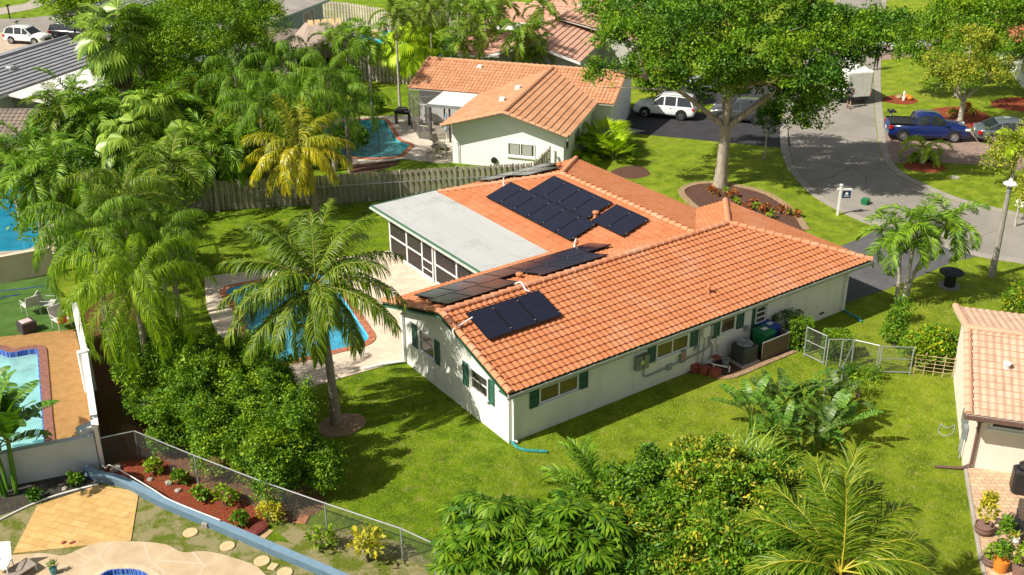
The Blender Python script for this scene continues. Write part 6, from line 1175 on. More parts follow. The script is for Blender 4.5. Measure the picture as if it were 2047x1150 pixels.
bush('small_shrub', at(2030, 620), [(0, 0, .4, .7, .6, .45), (.8, .3, .5, .5, .5, .4)], 2200, 'mixed green and yellow shrub at the right edge of the side lawn', [L_grn, L_yel], .14, seed=411, aspect=.35)
for i, (q, s, lb) in enumerate([((1180, 312), 1.0, 'bright saw palmetto bush behind the far ridge, left'), ((1225, 322), 1.05, 'bright saw palmetto bush behind the far ridge, right'), ((1205, 300), 1.1, 'bright saw palmetto bush behind the far ridge, rear')]): clump('saw', at(*q), lb, L_fanl, 34, .8, 85, 5, 1.25*s, 500+i, 'palmetto_bush', 'palmetto bushes beside the front walk', zoff=.3)
# garden beyond the fence
NB = [((740, 225), 1.1, 1.0, L_dk, 'round dark bush beside the teal pool lawn'), ((700, 300), 1.6, 1.2, L_grn, 'green bush behind the yellow fronds'), ((760, 150), 1.6, 1.2, L_dk, 'dark bush behind the pale board fence, left'), ((735, 118), 1.4, 1.2, L_dk, 'dark bush near the thatched hut pool'), ((640, 330), 1.3, 1.2, L_dk, 'dark bush behind the grey board fence'), ((1040, 305), .8, .4, L_lime, 'light green plant on the planter by the white gable wall'), ((1285, 165), 2.6, 1.3, L_lime, 'yellow green areca bush beside the garage wall'), ((1310, 200), 2.2, 1.1, L_grn, 'green areca bush right of the garage wall'), ((1195, 258), 1.6, .5, L_grn, 'narrow green shrub in the front corner of the orange roofed house'), ((905, 100), 1.2, 1.0, L_dk, 'dark bush by the turquoise pool')]
for i, (q, h, r, m, lb) in enumerate(NB): bush('garden_bush', at(*q), [(0, 0, h*.55, r, r, h*.45), (r*.5, 0, h*.4, r*.6, r*.6, h*.35), (-r*.5, .2, h*.45, r*.6, r*.6, h*.35)], int(2600*r+600), lb, m, .17, seed=600+i, cl=8, cr=.3, lump=.3, group='bushes in the gardens beyond the fence')
UL = ['leafy undergrowth '+t for t in ('beside the deep blue pool', 'below the two tallest queen palms', 'at the left end of the board fence', 'at the far left edge', 'under the garden palms, left', 'under the middle garden palms', 'behind the shorter queen palm', 'right of the small grey roof', 'below the white canopy', 'under the pale leaved fan palm', 'left of the yellow coconut palm', 'under the feathery tree', 'at the foot of the shaggy fan palm', 'between the yellow coconut palm and the fence', 'under the right side of the feathery tree', 'behind the yellow coconut palm', 'above the yellow fronds', 'left of the pale board fence', 'below the thatched hut, left', 'below the thatched hut', 'at the left edge, lower', 'at the top, behind the feathery tree', 'behind the feathery tree, left', 'between the shaggy fan palm and feathery tree', 'at the end of the pale board fence', 'beside the teal pool, left')]
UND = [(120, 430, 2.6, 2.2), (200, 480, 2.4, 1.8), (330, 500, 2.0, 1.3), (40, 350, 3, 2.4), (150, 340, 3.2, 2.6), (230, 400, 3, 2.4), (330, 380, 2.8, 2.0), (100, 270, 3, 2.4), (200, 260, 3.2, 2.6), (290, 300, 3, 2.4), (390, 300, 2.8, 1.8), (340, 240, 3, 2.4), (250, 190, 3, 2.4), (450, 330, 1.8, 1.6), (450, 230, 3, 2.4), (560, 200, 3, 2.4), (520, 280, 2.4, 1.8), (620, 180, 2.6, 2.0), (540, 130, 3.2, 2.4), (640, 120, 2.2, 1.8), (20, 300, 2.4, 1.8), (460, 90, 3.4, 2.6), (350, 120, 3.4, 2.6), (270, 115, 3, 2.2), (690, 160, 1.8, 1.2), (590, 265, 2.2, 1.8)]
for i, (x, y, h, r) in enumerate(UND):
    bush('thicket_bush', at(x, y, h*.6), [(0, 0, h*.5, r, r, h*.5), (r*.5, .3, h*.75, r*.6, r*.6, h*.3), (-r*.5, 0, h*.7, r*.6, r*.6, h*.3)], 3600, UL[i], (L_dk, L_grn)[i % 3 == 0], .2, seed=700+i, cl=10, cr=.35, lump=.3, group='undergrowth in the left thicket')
# front bed plants
g = np.random.default_rng(9); ordn2 = 'first second third fourth fifth sixth seventh eighth ninth tenth eleventh twelfth thirteenth fourteenth fifteenth sixteenth'.split()
for i in range(16):
    t = i/15; q = (1425+t*165+g.normal(0, 4), 385+t*55+g.normal(0, 5)); bush('bedding_plant', at(*q), [(0, 0, .22, .22, .22, .2)], 90, ('red leaved', 'rust leaved', 'lime green')[i % 3]+' bedding plant, '+ordn2[i]+' from the street tree trunk in the brown mulch', (L_red, L_red, L_lime)[i % 3], .14, seed=800+i, cl=6, cr=.08, group='low plants in the brown mulch bed')
for i, q in enumerate([(1905, 235), (1945, 232), (1930, 222), (1860, 322), (1830, 325)]): bush('bedding_plant', at(*q), [(0, 0, .3, .35, .35, .3)], 260, ('lime plant left of the twisted pale trunk', 'yellow plant right of the twisted pale trunk', 'red plant behind the twisted pale trunk', 'dark plant right of the small stout palm', 'green plant left of the small stout palm')[i], (L_lime, L_yel, L_red, L_dk, L_grn)[i], .14, seed=830+i, cl=6, cr=.1, group='low plants across the street')

# real turf blades over the near lawns
def inpoly(P, X, Y):
    c = np.zeros(len(X), bool); n = len(P)
    for i in range(n):
        x1, y1 = P[i][:2]; x2, y2 = P[(i+1) % n][:2]; k = ((y1 > Y) != (y2 > Y)) & (X < (x2-x1)*(Y-y1)/(y2-y1+1e-12)+x1); c ^= k
    return c
g = np.random.default_rng(5); NB_ = 260000; X = g.uniform(-12, 24, NB_); Y = g.uniform(-14, 22, NB_)
region = GP([(380, 430), (640, 400), (800, 400), (790, 730), (1020, 890), (1690, 628), (1760, 590), (1980, 560), (2047, 600), (1900, 620), (1920, 930), (1960, 1180), (900, 1180), (880, 1100), (655, 1060), (560, 1020), (260, 700)])
ok = inpoly(region, X, Y)
for bad in ([(-.05, -.05), (18.75, -.05), (18.75, 7.7), (-.05, 7.7)], [(-5.6, 7.6), (0, 7.6), (5.2, 8), (5.2, 18.2), (-3.7, 20.6)], [(8.8, -1.4), (14.3, -1.4), (14.3, 0), (8.8, 0)], GP([(1640, 470), (1990, 470), (1960, 516), (1843, 552), (1763, 583), (1680, 612)])): ok &= ~inpoly(bad, X, Y)
ok &= np.hypot(X-G(683, 851).x, Y-G(683, 851).y) > .95
X, Y = X[ok], Y[ok]; n = len(X); a = g.uniform(0, 2*PI, n); h = g.uniform(.03, .075, n); w = .011; lx, ly = g.normal(0, .022, n), g.normal(0, .022, n); dx, dy = np.cos(a)*w, np.sin(a)*w
V = np.stack([np.stack([X-dx, Y-dy, 0*X], -1), np.stack([X+dx, Y+dy, 0*X], -1), np.stack([X+lx, Y+ly, h], -1)], 1).reshape(-1, 3)
o = link('grass', mesh_np('grass', V, np.arange(3*n).reshape(n, 3), leafmat('grass_blade', ((.085, .155, .005), (.19, .28, .010), (.31, .38, .022), (.52, .47, .14)), .3, .7, .1))); tag(o, 'short lawn grass round the main house', 'grass', kind='stuff')
# ---------------------------------------------------------------- vehicles
def paint(name, col, rough=.22):
    s = N(name); s.set(col, rough, .0, .6); s.b.inputs['Coat Weight'].default_value = .6; s.b.inputs['Coat Roughness'].default_value = .06; return s.m
P_white = paint('white_car_paint', (.78, .79, .80)); P_grey = paint('graphite_car_paint', (.045, .052, .055)); P_silver = paint('silver_car_paint', (.34, .38, .43)); P_blue = paint('blue_car_paint', (.006, .018, .115)); P_dgrey = paint('grey_blue_car_paint', (.09, .11, .125)); P_black = paint('black_car_paint', (.012, .012, .015))
M_lampr = gm('red_lamp', (.42, .015, .012), .2); M_lampw = gm('clear_lamp', (.62, .64, .66), .12); M_chrome = gm('chrome', (.7, .7, .72), .15, 1)
CARS = dict(
 suv=dict(L=4.6, W=1.86, wb=2.7, rw=.37, deck=[(-2.3, .62, .92), (-2.26, .98, .97), (-2.0, 1.06, 1), (-.6, 1.05, 1), (.9, 1.02, 1), (1.6, .98, .97), (2.05, .90, .93), (2.25, .76, .86), (2.3, .55, .80)], cab=[(-2.2, 1.04), (-1.92, 1.56), (-1.5, 1.68), (-.4, 1.70), (.25, 1.62), (1.05, 1.03)]),
 sedan=dict(L=4.8, W=1.83, wb=2.75, rw=.34, deck=[(-2.4, .58, .88), (-2.36, .9, .93), (-1.9, .98, .98), (-.6, .96, 1), (.9, .93, 1), (1.6, .86, .97), (2.1, .76, .92), (2.35, .62, .84), (2.4, .48, .78)], cab=[(-1.95, .97), (-1.15, 1.37), (-.6, 1.45), (.1, 1.45), (.4, 1.38), (1.25, .92)]),
 pickup=dict(L=5.4, W=1.9, wb=3.25, rw=.39, deck=[(-2.7, .62, .95), (-2.66, 1.12, .97), (-1.0, 1.14, 1), (-.6, 1.14, 1), (1.0, 1.12, 1), (1.7, 1.10, .97), (2.4, 1.02, .94), (2.62, .85, .9), (2.7, .6, .86)], cab=[(-1.02, 1.13), (-.85, 1.66), (-.4, 1.78), (.35, 1.77), (.7, 1.68), (1.3, 1.12)]))
def car(kind, col, fpx, rpx, label, name='parked_car', cat='car', group='cars in the driveways', rails=False):
    """stands on its near side wheel contacts seen at fpx (front) and rpx (rear)"""
    c = CARS[kind]; A, B = G(*fpx), G(*rpx); d = (A-B).normalized(); mid = (A+B)/2; nn = Vector((-d.y, d.x, 0)); cp = Vector((*CPOS[:2], 0))
    if (mid+nn-cp).length < (mid-cp).length: nn = -nn
    ks = min(1.0, max(.86, (A-B).length/c['wb'])); W2 = c['W']/2; loc = mid+nn*(W2-.1)*ks; e = empty(name, (loc.x, loc.y, .01), math.atan2(d.y, d.x), label, cat, group); e.scale = (ks,)*3; mb = MB(); mb.smooth = False; rg = []
    for x, z, k in c['deck']:
        w = W2*k; zb = .24 if abs(x) < c['L']/2-.1 else .34; zm = min(z-.1, .62)
        rg.append([(x, -w*.80, z), (x, -w*.93, z-.05), (x, -w*.985, z-.2 if z-.2 > zb+.2 else (z+zb)/2+.1), (x, -w, zb+.22), (x, -w*.96, zb+.03), (x, -w*.85, zb), (x, w*.85, zb), (x, w*.96, zb+.03), (x, w, zb+.22), (x, w*.985, z-.2 if z-.2 > zb+.2 else (z+zb)/2+.1), (x, w*.93, z-.05), (x, w*.80, z), (x, w*.4, z+.03), (x, -w*.4, z+.03)])
    mb.loft(rg); body = mb.build('body', col, e)
    body.data.polygons.foreach_set('use_smooth', [True]*len(body.data.polygons))
    mb = MB(); rg = []; cb = c['cab']; zb = cb[0][1]
    for x, z in cb:
        h = max(0, z-zb+.02); wt = W2*(.93-.26*h); rg.append([(x, -wt, z), (x, -W2*.93, zb-.02), (x, W2*.93, zb-.02), (x, wt, z)] if h < .05 else [(x, -wt, z-.03), (x, -W2*.925, zb-.02), (x, W2*.925, zb-.02), (x, wt, z-.03)])
    mb.loft(rg); gh = mb.build('windows', M_carglass, e)
    mb = MB(); rg = []
    for x, z in [(cb[1][0]-.02, cb[1][1]-.02)]+cb[1:-1]+[(cb[-2][0]+.1, cb[-2][1]-.06)]:
        h = z-zb; wt = W2*(.93-.26*h)+.006; rg.append([(x, -wt, z-.06), (x, -wt+.06, z+.01), (x, 0, z+.03), (x, wt-.06, z+.01), (x, wt, z-.06), (x, wt-.05, z-.05), (x, -wt+.05, z-.05)])
    mb.loft(rg); rf = mb.build('roof', col, e); rf.data.polygons.foreach_set('use_smooth', [True]*len(rf.data.polygons))
    for s in (-1, 1):
        for (x0, z0, x1, z1) in [(cb[0][0]+.02, zb, cb[1][0], cb[1][1]), (cb[-1][0]-.02, zb, cb[-2][0], cb[-2][1])]+[(x, zb, x, cb[2][1]-.03) for x in ((-.95, -.05) if kind != 'pickup' else (-.02,))]:
            def yy(z): return s*(W2*(.93-.26*max(0, z-zb))+.004)
            mb = MB(); t = .05; mb.loft([[(x0-t, yy(z0), z0-.02), (x0+t, yy(z0), z0-.02), (x0+t, yy(z0)-s*.05, z0-.02), (x0-t, yy(z0)-s*.05, z0-.02)], [(x1-t, yy(z1), z1-.02), (x1+t, yy(z1), z1-.02), (x1+t, yy(z1)-s*.05, z1-.02), (x1-t, yy(z1)-s*.05, z1-.02)]]); mb.build('pillar', col, e)
        mb = MB(); mb.bevbox(cb[-1][0]-.35, cb[-1][0]-.15, s*W2-.02 if s > 0 else -W2-.16, W2+.16 if s > 0 else -W2+.02, zb, zb+.14, .03); mb.build('mirror', col, e)
        mb = MB(); x = c['L']/2; mb.bevbox(x-.42, x-.08, s*W2*.88-.16, s*W2*.88+.02, c['deck'][-3][1]-.22, c['deck'][-3][1]-.06, .03); mb.build('headlight', M_lampw, e)
        mb = MB(); mb.bevbox(-x+.0, -x+.26, s*W2*.9-.13, s*W2*.9+.06, c['deck'][1][1]-.28, c['deck'][1][1]-.04, .03); mb.build('tail_light', M_lampr, e)
        mb = MB(); mb.box(-.9, .85, s*W2-.0 if s > 0 else -W2-.02, W2+.02 if s > 0 else -W2, .28, .38); mb.build('sill_trim', M_black, e)
        if kind != 'pickup':
            for xx in (-.62, .3): mb = MB(); mb.box(xx, xx+.16, s*(W2+.012)-.012, s*(W2+.012)+.012, zb-.2, zb-.17); mb.build('handle', M_chrome, e)
        for xx in (-c['wb']/2-(.1 if kind == 'pickup' else 0), c['wb']/2):
            r = c['rw']; Mx = Matrix.Translation((xx, s*(W2-.07), r))@Matrix.Rotation(-s*PI/2, 4, 'X')
            w_ = MB(); w_.lathe([(r*.62, -.1), (r*.93, -.1), (r, -.06), (r, .08), (r*.93, .125), (r*.66, .125)], (0, 0, 0), 22, Mx, cap=False); wh = w_.build('tyre', M_rubber, e)
            w_ = MB(); w_.lathe([(r*.64, .06), (r*.66, .13), (r*.6, .125), (r*.56, .07), (r*.12, .09), (.02, .12)], (0, 0, 0), 18, Mx); 
            for k in range(5): a = k*2*PI/5; w_.loft([[(math.cos(a+o)*rr, math.sin(a+o)*rr, zz) for o, zz in ((-.16*q, .1), (.16*q, .1), (.16*q, .128), (-.16*q, .128))] for rr, q in ((r*.1, 3), (r*.62, 1))], True, Mx)
            w_.build('rim', M_chrome if kind != 'pickup' else M_alu, wh)
            w_ = MB(); w_.lathe([(r*1.16, 0), (r*1.16, .03), (.02, .03)], (0, 0, 0), 22, Matrix.Translation((xx, s*(W2-.025), r+.02))@Matrix.Rotation(-s*PI/2, 4, 'X')); w_.build('wheel_arch', M_black, e)
    x = c['L']/2; mb = MB(); mb.bevbox(x-.1, x+.02, -W2*.55, W2*.55, .42, .66, .03); mb.build('grille', M_black, e)
    mb = MB(); mb.bevbox(-x-.03, -x+.2, -W2*.86, W2*.86, .36, .56, .03); mb.build('bumper', M_black if kind == 'suv' else (M_chrome if kind == 'pickup' else col), e)
    mb = MB(); mb.box(-x-.035, -x-.02, -.16, .16, .66, .8); mb.build('number_plate', M_white, e)
    if rails:
        for s in (-1, 1): mb = MB(); mb.tube([(cb[1][0]+.1, s*W2*.68, 1.66), (-1.2, s*W2*.7, 1.76), (0, s*W2*.7, 1.76), (.3, s*W2*.68, 1.68)], .02, 5); mb.build('roof_rail', M_black, e)
    if kind == 'pickup':
        mb = MB(); mb.box(-2.6, -1.08, -W2*.82, W2*.82, 1.17, 1.195); mb.build('bed_cover', M_black, e)
        for s in (-1, 1): mb = MB(); mb.box(-2.66, -1.02, s*W2*.9-.05, s*W2*.9+.05, 1.12, 1.22); mb.build('bed_rail', P_black, e)
    return e
car('suv', P_white, (1289, 234), (1361, 241), 'white SUV parked nearest the garage of the orange roofed house', rails=True)
car('suv', P_grey, (1441, 243), (1511, 249), 'dark grey SUV parked behind the street tree trunk', rails=True)
car('sedan', P_silver, (1389, 182), (1457, 188), 'silver car parked farthest back, behind the street tree')
car('pickup', P_blue, (1905, 285), (1806, 282), 'dark blue pickup truck with a black bed cover on the brick driveway', 'pickup_truck', 'pickup truck')
car('sedan', P_dgrey, (2078, 292), (1978, 288), 'blue grey sedan half cut by the right edge, behind the pickup')
car('sedan', P_white, (1842, 104), (1790, 106), 'white sedan half hidden behind the leafy tree across the street')
car('suv', P_white, (71, 91), (25, 88), 'white SUV in the driveway at the top left corner', rails=True)
car('suv', P_black, (157, 82), (118, 80), 'black car showing above the slate roof ridge')
# van on the street
a_, b_ = G(1684, 212), G(1742, 208); wv_ = (b_-a_).length; dv = (b_-a_).normalized(); e = empty('delivery_van', ((a_+b_)/2).to_tuple(), math.atan2(dv.y, dv.x), 'white box van stopped at the right kerb under the street tree', 'van')
mb = MB(); mb.bevbox(-1.05, 1.05, .0, 4.2, .55, 2.45, .06); mb.build('box_body', gm('van_white', (.72, .72, .69), .5), e); mb = MB(); mb.bevbox(-1, 1, 4.25, 5.9, .45, 2.1, .12); mb.build('cab', P_white, e)
mb = MB(); mb.box(-.9, .9, -.05, .0, .35, .5); mb.build('rear_step', M_black, e); mb = MB(); mb.bevbox(-.93, .93, -.03, .01, .62, 2.35, .01); mb.build('rear_door', gm('van_door', (.66, .66, .62), .45), e)
mb = MB(); mb.box(-1.01, 1.01, 4.9, 5.91, 1.35, 1.95); mb.build('windows', M_carglass, e)
for x in (-.98, .98):
    mb = MB(); mb.box(x-.05, x+.05, -.04, -.0, .65, .85); mb.build('tail_light', M_lampr, e)
    for y in (.9, 4.9): mb = MB(); mb.lathe([(.2, -.12), (.36, -.12), (.37, .12), (.2, .12)], (0, 0, 0), 18, Matrix.Translation((x*.93, y, .37))@Matrix.Rotation(PI/2, 4, 'Y')); mb.build('wheel', M_rubber, e)

# ---------------------------------------------------------------- people
M_skin = gm('skin', (.32, .19, .13), .6, 0, .05)
def skinmesh(name, verts, edges, root=0, sub=1):
    me = bpy.data.meshes.new(name); me.from_pydata([v[:3] for v in verts], edges, []); o = bpy.data.objects.new(name, me); COL.objects.link(o); m = o.modifiers.new('s', 'SKIN'); ss = o.modifiers.new('u', 'SUBSURF'); ss.levels = ss.render_levels = sub
    for i, v in enumerate(verts):
        r = v[3] if isinstance(v[3], tuple) else (v[3], v[3]); me.skin_vertices[0].data[i].radius = r; me.skin_vertices[0].data[i].use_root = (i == root)
    dg = bpy.context.evaluated_depsgraph_get(); dg.update(); out = bpy.data.meshes.new_from_object(o.evaluated_get(dg)); bpy.data.objects.remove(o); out.polygons.foreach_set('use_smooth', [True]*len(out.polygons)); return out
def person(p, heading, label, shirt, trousers, pose, long=False):
    """pose: dict of joint positions in metres, figure faces +x, 1.75 m tall"""
    e = empty('person', p, heading, label, 'person'); J = pose; V = []; E = []; ix = {}
    def v(n, q, r): ix[n] = len(V); V.append((*q, r)); return ix[n]
    def ed(a, b): E.append((ix[a], ix[b]))
    v('pel', J['pel'], (.14, .11)); v('chest', J['chest'], (.17, .12)); v('neckb', J['neck'], (.07, .07)); v('head0', J['head0'], (.065, .075)); v('head1', J['head1'], (.085, .10)); v('head2', J['head2'], (.075, .09)); ed('pel', 'chest'); ed('chest', 'neckb'); ed('neckb', 'head0'); ed('head0', 'head1'); ed('head1', 'head2')
    for s in 'lr':
        v('sh'+s, J['sh'+s], .062); v('el'+s, J['el'+s], .045); v('wr'+s, J['wr'+s], .03); h = Vector(J['wr'+s]); d = (h-Vector(J['el'+s])).normalized(); pm = h+d*.075; v('pa'+s, pm, (.042, .022)); ed('chest', 'sh'+s); ed('sh'+s, 'el'+s); ed('el'+s, 'wr'+s); ed('wr'+s, 'pa'+s)
        sd = d.cross(Vector((0, 1, 0))); sd = sd.normalized() if sd.length > .1 else Vector((1, 0, 0))
        for i, (o, L_) in enumerate(((-.033, .07), (-.011, .082), (.011, .078), (.033, .06))): q = pm+sd*o+d*.03; v('f%d%s' % (i, s), q, .010); v('g%d%s' % (i, s), q+d*L_+Vector((.012, 0, 0)), .008); ed('pa'+s, 'f%d%s' % (i, s)); ed('f%d%s' % (i, s), 'g%d%s' % (i, s))
        q = h+d*.03+sd*.045; v('t'+s, q, .011); v('u'+s, q+d*.035+sd*.02, .009); ed('wr'+s, 't'+s); ed('t'+s, 'u'+s)
        v('hi'+s, J['hi'+s], .09); v('kn'+s, J['kn'+s], .06); v('an'+s, J['an'+s], .042); a = Vector(J['an'+s]); v('to'+s, a+Vector((.15, 0, -.04)), (.045, .03)); ed('pel', 'hi'+s); ed('hi'+s, 'kn'+s); ed('kn'+s, 'an'+s); ed('an'+s, 'to'+s)
    me = skinmesh('body', V, E); me.materials.append(M_skin); body = link('body', me, e)
    S = [(*J['pel'], (.155, .125)), (*J['chest'], (.19, .14)), (*J['neck'], (.085, .08))]; Se = [(0, 1), (1, 2)]
    for s in 'lr': i = len(S); S += [(*J['sh'+s], .075), (*(Vector(J['sh'+s]).lerp(Vector(J['el'+s]), .7)), .065)]; Se += [(1, i), (i, i+1)]
    me = skinmesh('shirt', S, Se); me.materials.append(shirt); link('shirt', me, e)
    S = [(*(Vector(J['pel'])+Vector((0, 0, .03))), (.16, .13))]; Se = []
    for s in 'lr': i = len(S); q = J['an'+s] if long else Vector(J['kn'+s]).lerp(Vector(J['hi'+s]), .1); S += [(*J['hi'+s], .105), (*J['kn'+s], .078)]; Se += [(0, i), (i, i+1)]; 
    if long:
        for s in 'lr': i = len(S); S += [(*(Vector(J['an'+s])+Vector((0, 0, .05))), .06)]; Se += [(2 if s == 'l' else 4, i)]
    me = skinmesh('trousers', S, Se); me.materials.append(trousers); link('trousers', me, e)
    for s in 'lr': a = Vector(J['an'+s]); mb = MB(); mb.bevbox(a.x-.08, a.x+.2, a.y-.05, a.y+.05, max(0.0, a.z-.09), max(.0, a.z-.09)+.1, .02); mb.build('shoe', gm('shoe_leather', (.12, .07, .05), .6) if 'shoe_leather' not in MATS else MATS['shoe_leather'], e)
    h = Vector(J['head2']); mb = MB(); mb.lathe([(.10, -.06), (.112, -.02), (.108, .05), (.07, .105), (.01, .12)], (h.x-.015, h.y, h.z), 14); mb.build('hair', gm('dark_hair', (.02, .015, .012), .8) if 'dark_hair' not in MATS else MATS['dark_hair'], e)
    f = Vector(J['head1']); mb = MB(); mb.tube([f+Vector((.08, 0, .04)), f+Vector((.115, 0, .0)), f+Vector((.08, 0, -.01))], [.012, .016, .01], 6); mb.build('nose', M_skin, e)
    for s in (-1, 1): mb = MB(); mb.lathe([(.002, -.012), (.011, 0), (.002, .012)], f+Vector((.085, s*.032, .045)), 8); mb.build('eye', M_black, e); 
    mb = MB(); mb.box(f.x+.082, f.x+.094, -.025, .025, f.z-.045, f.z-.035); mb.build('mouth', gm('lips', (.25, .08, .07), .6) if 'lips' not in MATS else MATS['lips'], e)
    return e
WALK = dict(pel=(0, 0, .95), chest=(.03, 0, 1.27), neck=(.05, 0, 1.47), head0=(.07, 0, 1.54), head1=(.09, 0, 1.61), head2=(.08, 0, 1.68), shl=(.03, .19, 1.40), ell=(-.06, .25, 1.13), wrl=(.06, .24, .92), shr=(.03, -.19, 1.40), elr=(.06, -.25, 1.13), wrr=(.24, -.22, 1.0), hil=(0, .09, .9), knl=(.12, .1, .50), anl=(.16, .1, .09), hir=(0, -.09, .9), knr=(.0, -.1, .48), anr=(-.26, -.1, .12))
STAND = dict(WALK); STAND.update(knl=(.03, .1, .48), anl=(0, .11, .09), knr=(.03, -.1, .48), anr=(0, -.11, .09), elr=(.2, -.28, 1.2), wrr=(.42, -.2, 1.25))
pp = G(1693, 213); person((pp.x-.25, pp.y-.35, .005), R(35), 'person in a dark blue shirt walking on the road behind the white van', gm('navy_cloth', (.035, .045, .09), .9), gm('charcoal_cloth', (.03, .028, .03), .9), WALK)
pp = G(1750, 140); person((pp.x, pp.y, .04), R(200), 'person in black clothes standing on the kerb beyond the white van', gm('black_cloth', (.012, .012, .014), .9), MATS['charcoal_cloth'], STAND, True)

# ---------------------------------------------------------------- street furniture and garden things
def thing(name, p, label, cat, rz=0, group=None): return empty(name, p, rz, label, cat, group)
e = thing('street_lamp', G(1982, 553), 'tall grey concrete street lamp with a white cap on the side lawn', 'street lamp')
mb = MB(); mb.loft([[(r*math.cos(a), r*math.sin(a), z) for a in np.arange(8)*PI/4+.39] for r, z in ((.17, 0), (.15, 1.2), (.105, 4.3))]); mb.build('pole', gm('pole_concrete', (.30, .27, .24), .85, 0, .2, 3), e)
mb = MB(); mb.lathe([(.09, 4.3), (.11, 4.32), (.11, 4.6), (.09, 4.62)], (0, 0, 0), 14); mb.build('collar', M_greymetal, e)
mb = MB(); mb.lathe([(.08, 4.6), (.28, 4.72), (.32, 4.78), (.26, 4.84), (.12, 4.9), (.07, 5.02), (.01, 5.04)], (0, 0, 0), 18); mb.build('cap', M_white, e)
e = thing('sign_post', G(1674, 430), 'white post with a small dark blue yard sign on the front lawn', 'sign', R(-35))
mb = MB(); mb.box(-.05, .05, -.05, .05, 0, 1.72); mb.box(-.07, .07, -.07, .07, 1.72, 1.8); mb.box(-.2, .62, -.035, .035, 1.48, 1.56) ; mb.build('post', M_white, e)
s_ = MB(); s_.box(.12, .58, -.015, .015, 1.0, 1.42); sg = s_.build('sign_board', gm('navy_sign', (.015, .04, .12), .5), e)
s_ = MB(); s_.add([(.27, -.019, 1.2), (.43, -.019, 1.2), (.43, -.019, 1.3), (.35, -.019, 1.36), (.27, -.019, 1.3)], [(4, 3, 2, 1, 0)]); s_.box(.22, .48, -.019, -.016, 1.1, 1.14); s_.build('emblem', M_white, sg)
e = thing('spool_table', G(1897, 573), 'black wooden cable spool used as a table on the side lawn', 'table')
mb = MB(); mb.lathe([(.55, .72), (.56, .74), (.56, .79), (.54, .8)], (0, 0, 0), 26); mb.build('top', concmat('worn_black_wood', (.05, .055, .065), .5, .5, 6), e); mb = MB(); mb.cyl((0, 0, .06), .27, .66, 18); mb.build('drum', M_black, e); mb = MB(); mb.lathe([(.5, 0), (.5, .055), (.48, .06)], (0, 0, 0), 26); mb.build('base', gm('worn_grey_wood', (.25, .24, .23), .9), e)
# rubbish corner
e = thing('air_conditioner', (11.5, -.66, 0), 'black outdoor air conditioner on a concrete pad below the tile roof', 'air conditioner')
mb = MB(); mb.box(-.52, .52, -.5, .45, .02, .09); mb.build('pad', M_conc, e); mb = MB(); mb.bevbox(-.42, .42, -.4, .36, .1, .86, .04)
mb.build('cabinet', gm('dark_cabinet', (.03, .035, .035), .5), e); mb = MB()
for i in range(13): z = .16+i*.05; mb.box(-.38, .38, -.415, -.4, z, z+.022); mb.box(-.435, -.42, -.36, .32, z, z+.022); mb.box(.42, .435, -.36, .32, z, z+.022)
mb.build('louvres', gm('louvre_metal', (.10, .11, .11), .5, .3), e); mb = MB(); mb.lathe([(.34, .865), (.34, .89), (.3, .885), (.29, .868)], (0, -.02, 0), 24); mb.build('fan_guard', M_galv, e)
mb = MB()
for k in range(4): a = k*PI/2+.3; mb.loft([[(math.cos(a)*r-math.sin(a)*s, math.sin(a)*r+math.cos(a)*s-.02, .87+s*.1) for s in (-w, w)]+[(math.cos(a)*r+math.sin(a)*0, math.sin(a)*r-.02, .875)] for r, w in ((.05, .03), (.28, .09))])
mb.cyl((0, -.02, .865), .06, .02, 10); mb.build('fan', M_greymetal, e)
def bin_(p, rz, col, label):
    e = thing('rubbish_bin', p, label, 'bin', rz, 'wheeled bins beside the air conditioner'); mb = MB(); mb.loft([[(-.24, -.25, .1), (.24, -.25, .1), (.24, .25, .1), (-.24, .25, .1)], [(-.31, -.36, 1.0), (.31, -.36, 1.0), (.31, .36, 1.0), (-.31, .36, 1.0)]]); mb.build('body', col, e)
    mb = MB(); mb.loft([[(-.33, -.4, 1.0), (.33, -.4, 1.0), (.33, .38, 1.0), (-.33, .38, 1.0)], [(-.33, -.4, 1.05), (.33, -.4, 1.05), (.33, .38, 1.06), (-.33, .38, 1.06)], [(-.26, -.3, 1.1), (.26, -.3, 1.1), (.26, .28, 1.12), (-.26, .28, 1.12)]]); l = mb.build('lid', col, e); mb = MB(); mb.box(-.14, .14, -.12, .08, 1.115, 1.125); mb.build('label', M_white, l)
    for s in (-1, 1): mb = MB(); mb.lathe([(.02, -.03), (.11, -.03), (.11, .03), (.02, .03)], (0, 0, 0), 14, Matrix.Translation((s*.3, .25, .11))@Matrix.Rotation(PI/2, 4, 'Y')); mb.build('wheel', M_rubber, e)
    mb = MB(); mb.tube([(-.25, .4, .98), (-.25, .45, .98), (.25, .45, .98), (.25, .4, .98)], .015, 6); mb.build('handle', col, e)
bin_((12.75, -.55, 0), 0, M_greenpl, 'green wheeled bin behind the brown screen panel'); bin_((13.3, -.35, 0), .1, M_bluepl, 'blue wheeled bin next to the green bin')
e = thing('screen_panel', (12.08, -1.14, 0), 'brown screen panel hiding the wheeled bins', 'screen'); mb = MB(); mb.box(0, 1.6, -.015, .015, .03, .86); mb.build('panel', M_tan, e); mb = MB(); mb.box(0, 1.6, -.02, .02, .86, .9); mb.box(1.6, 1.64, -.02, 1.0, .86, .9); mb.box(1.6, 1.64, -.02, .02, 0, .86); mb.box(1.6, 1.64, .95, .99, 0, .86); mb.box(0, .04, -.02, .02, 0, .03); mb.build('frame', M_galv, e); mb = MB(); mb.box(1.61, 1.63, .02, .95, .05, .86); mb.build('side_panel', M_tan, e)
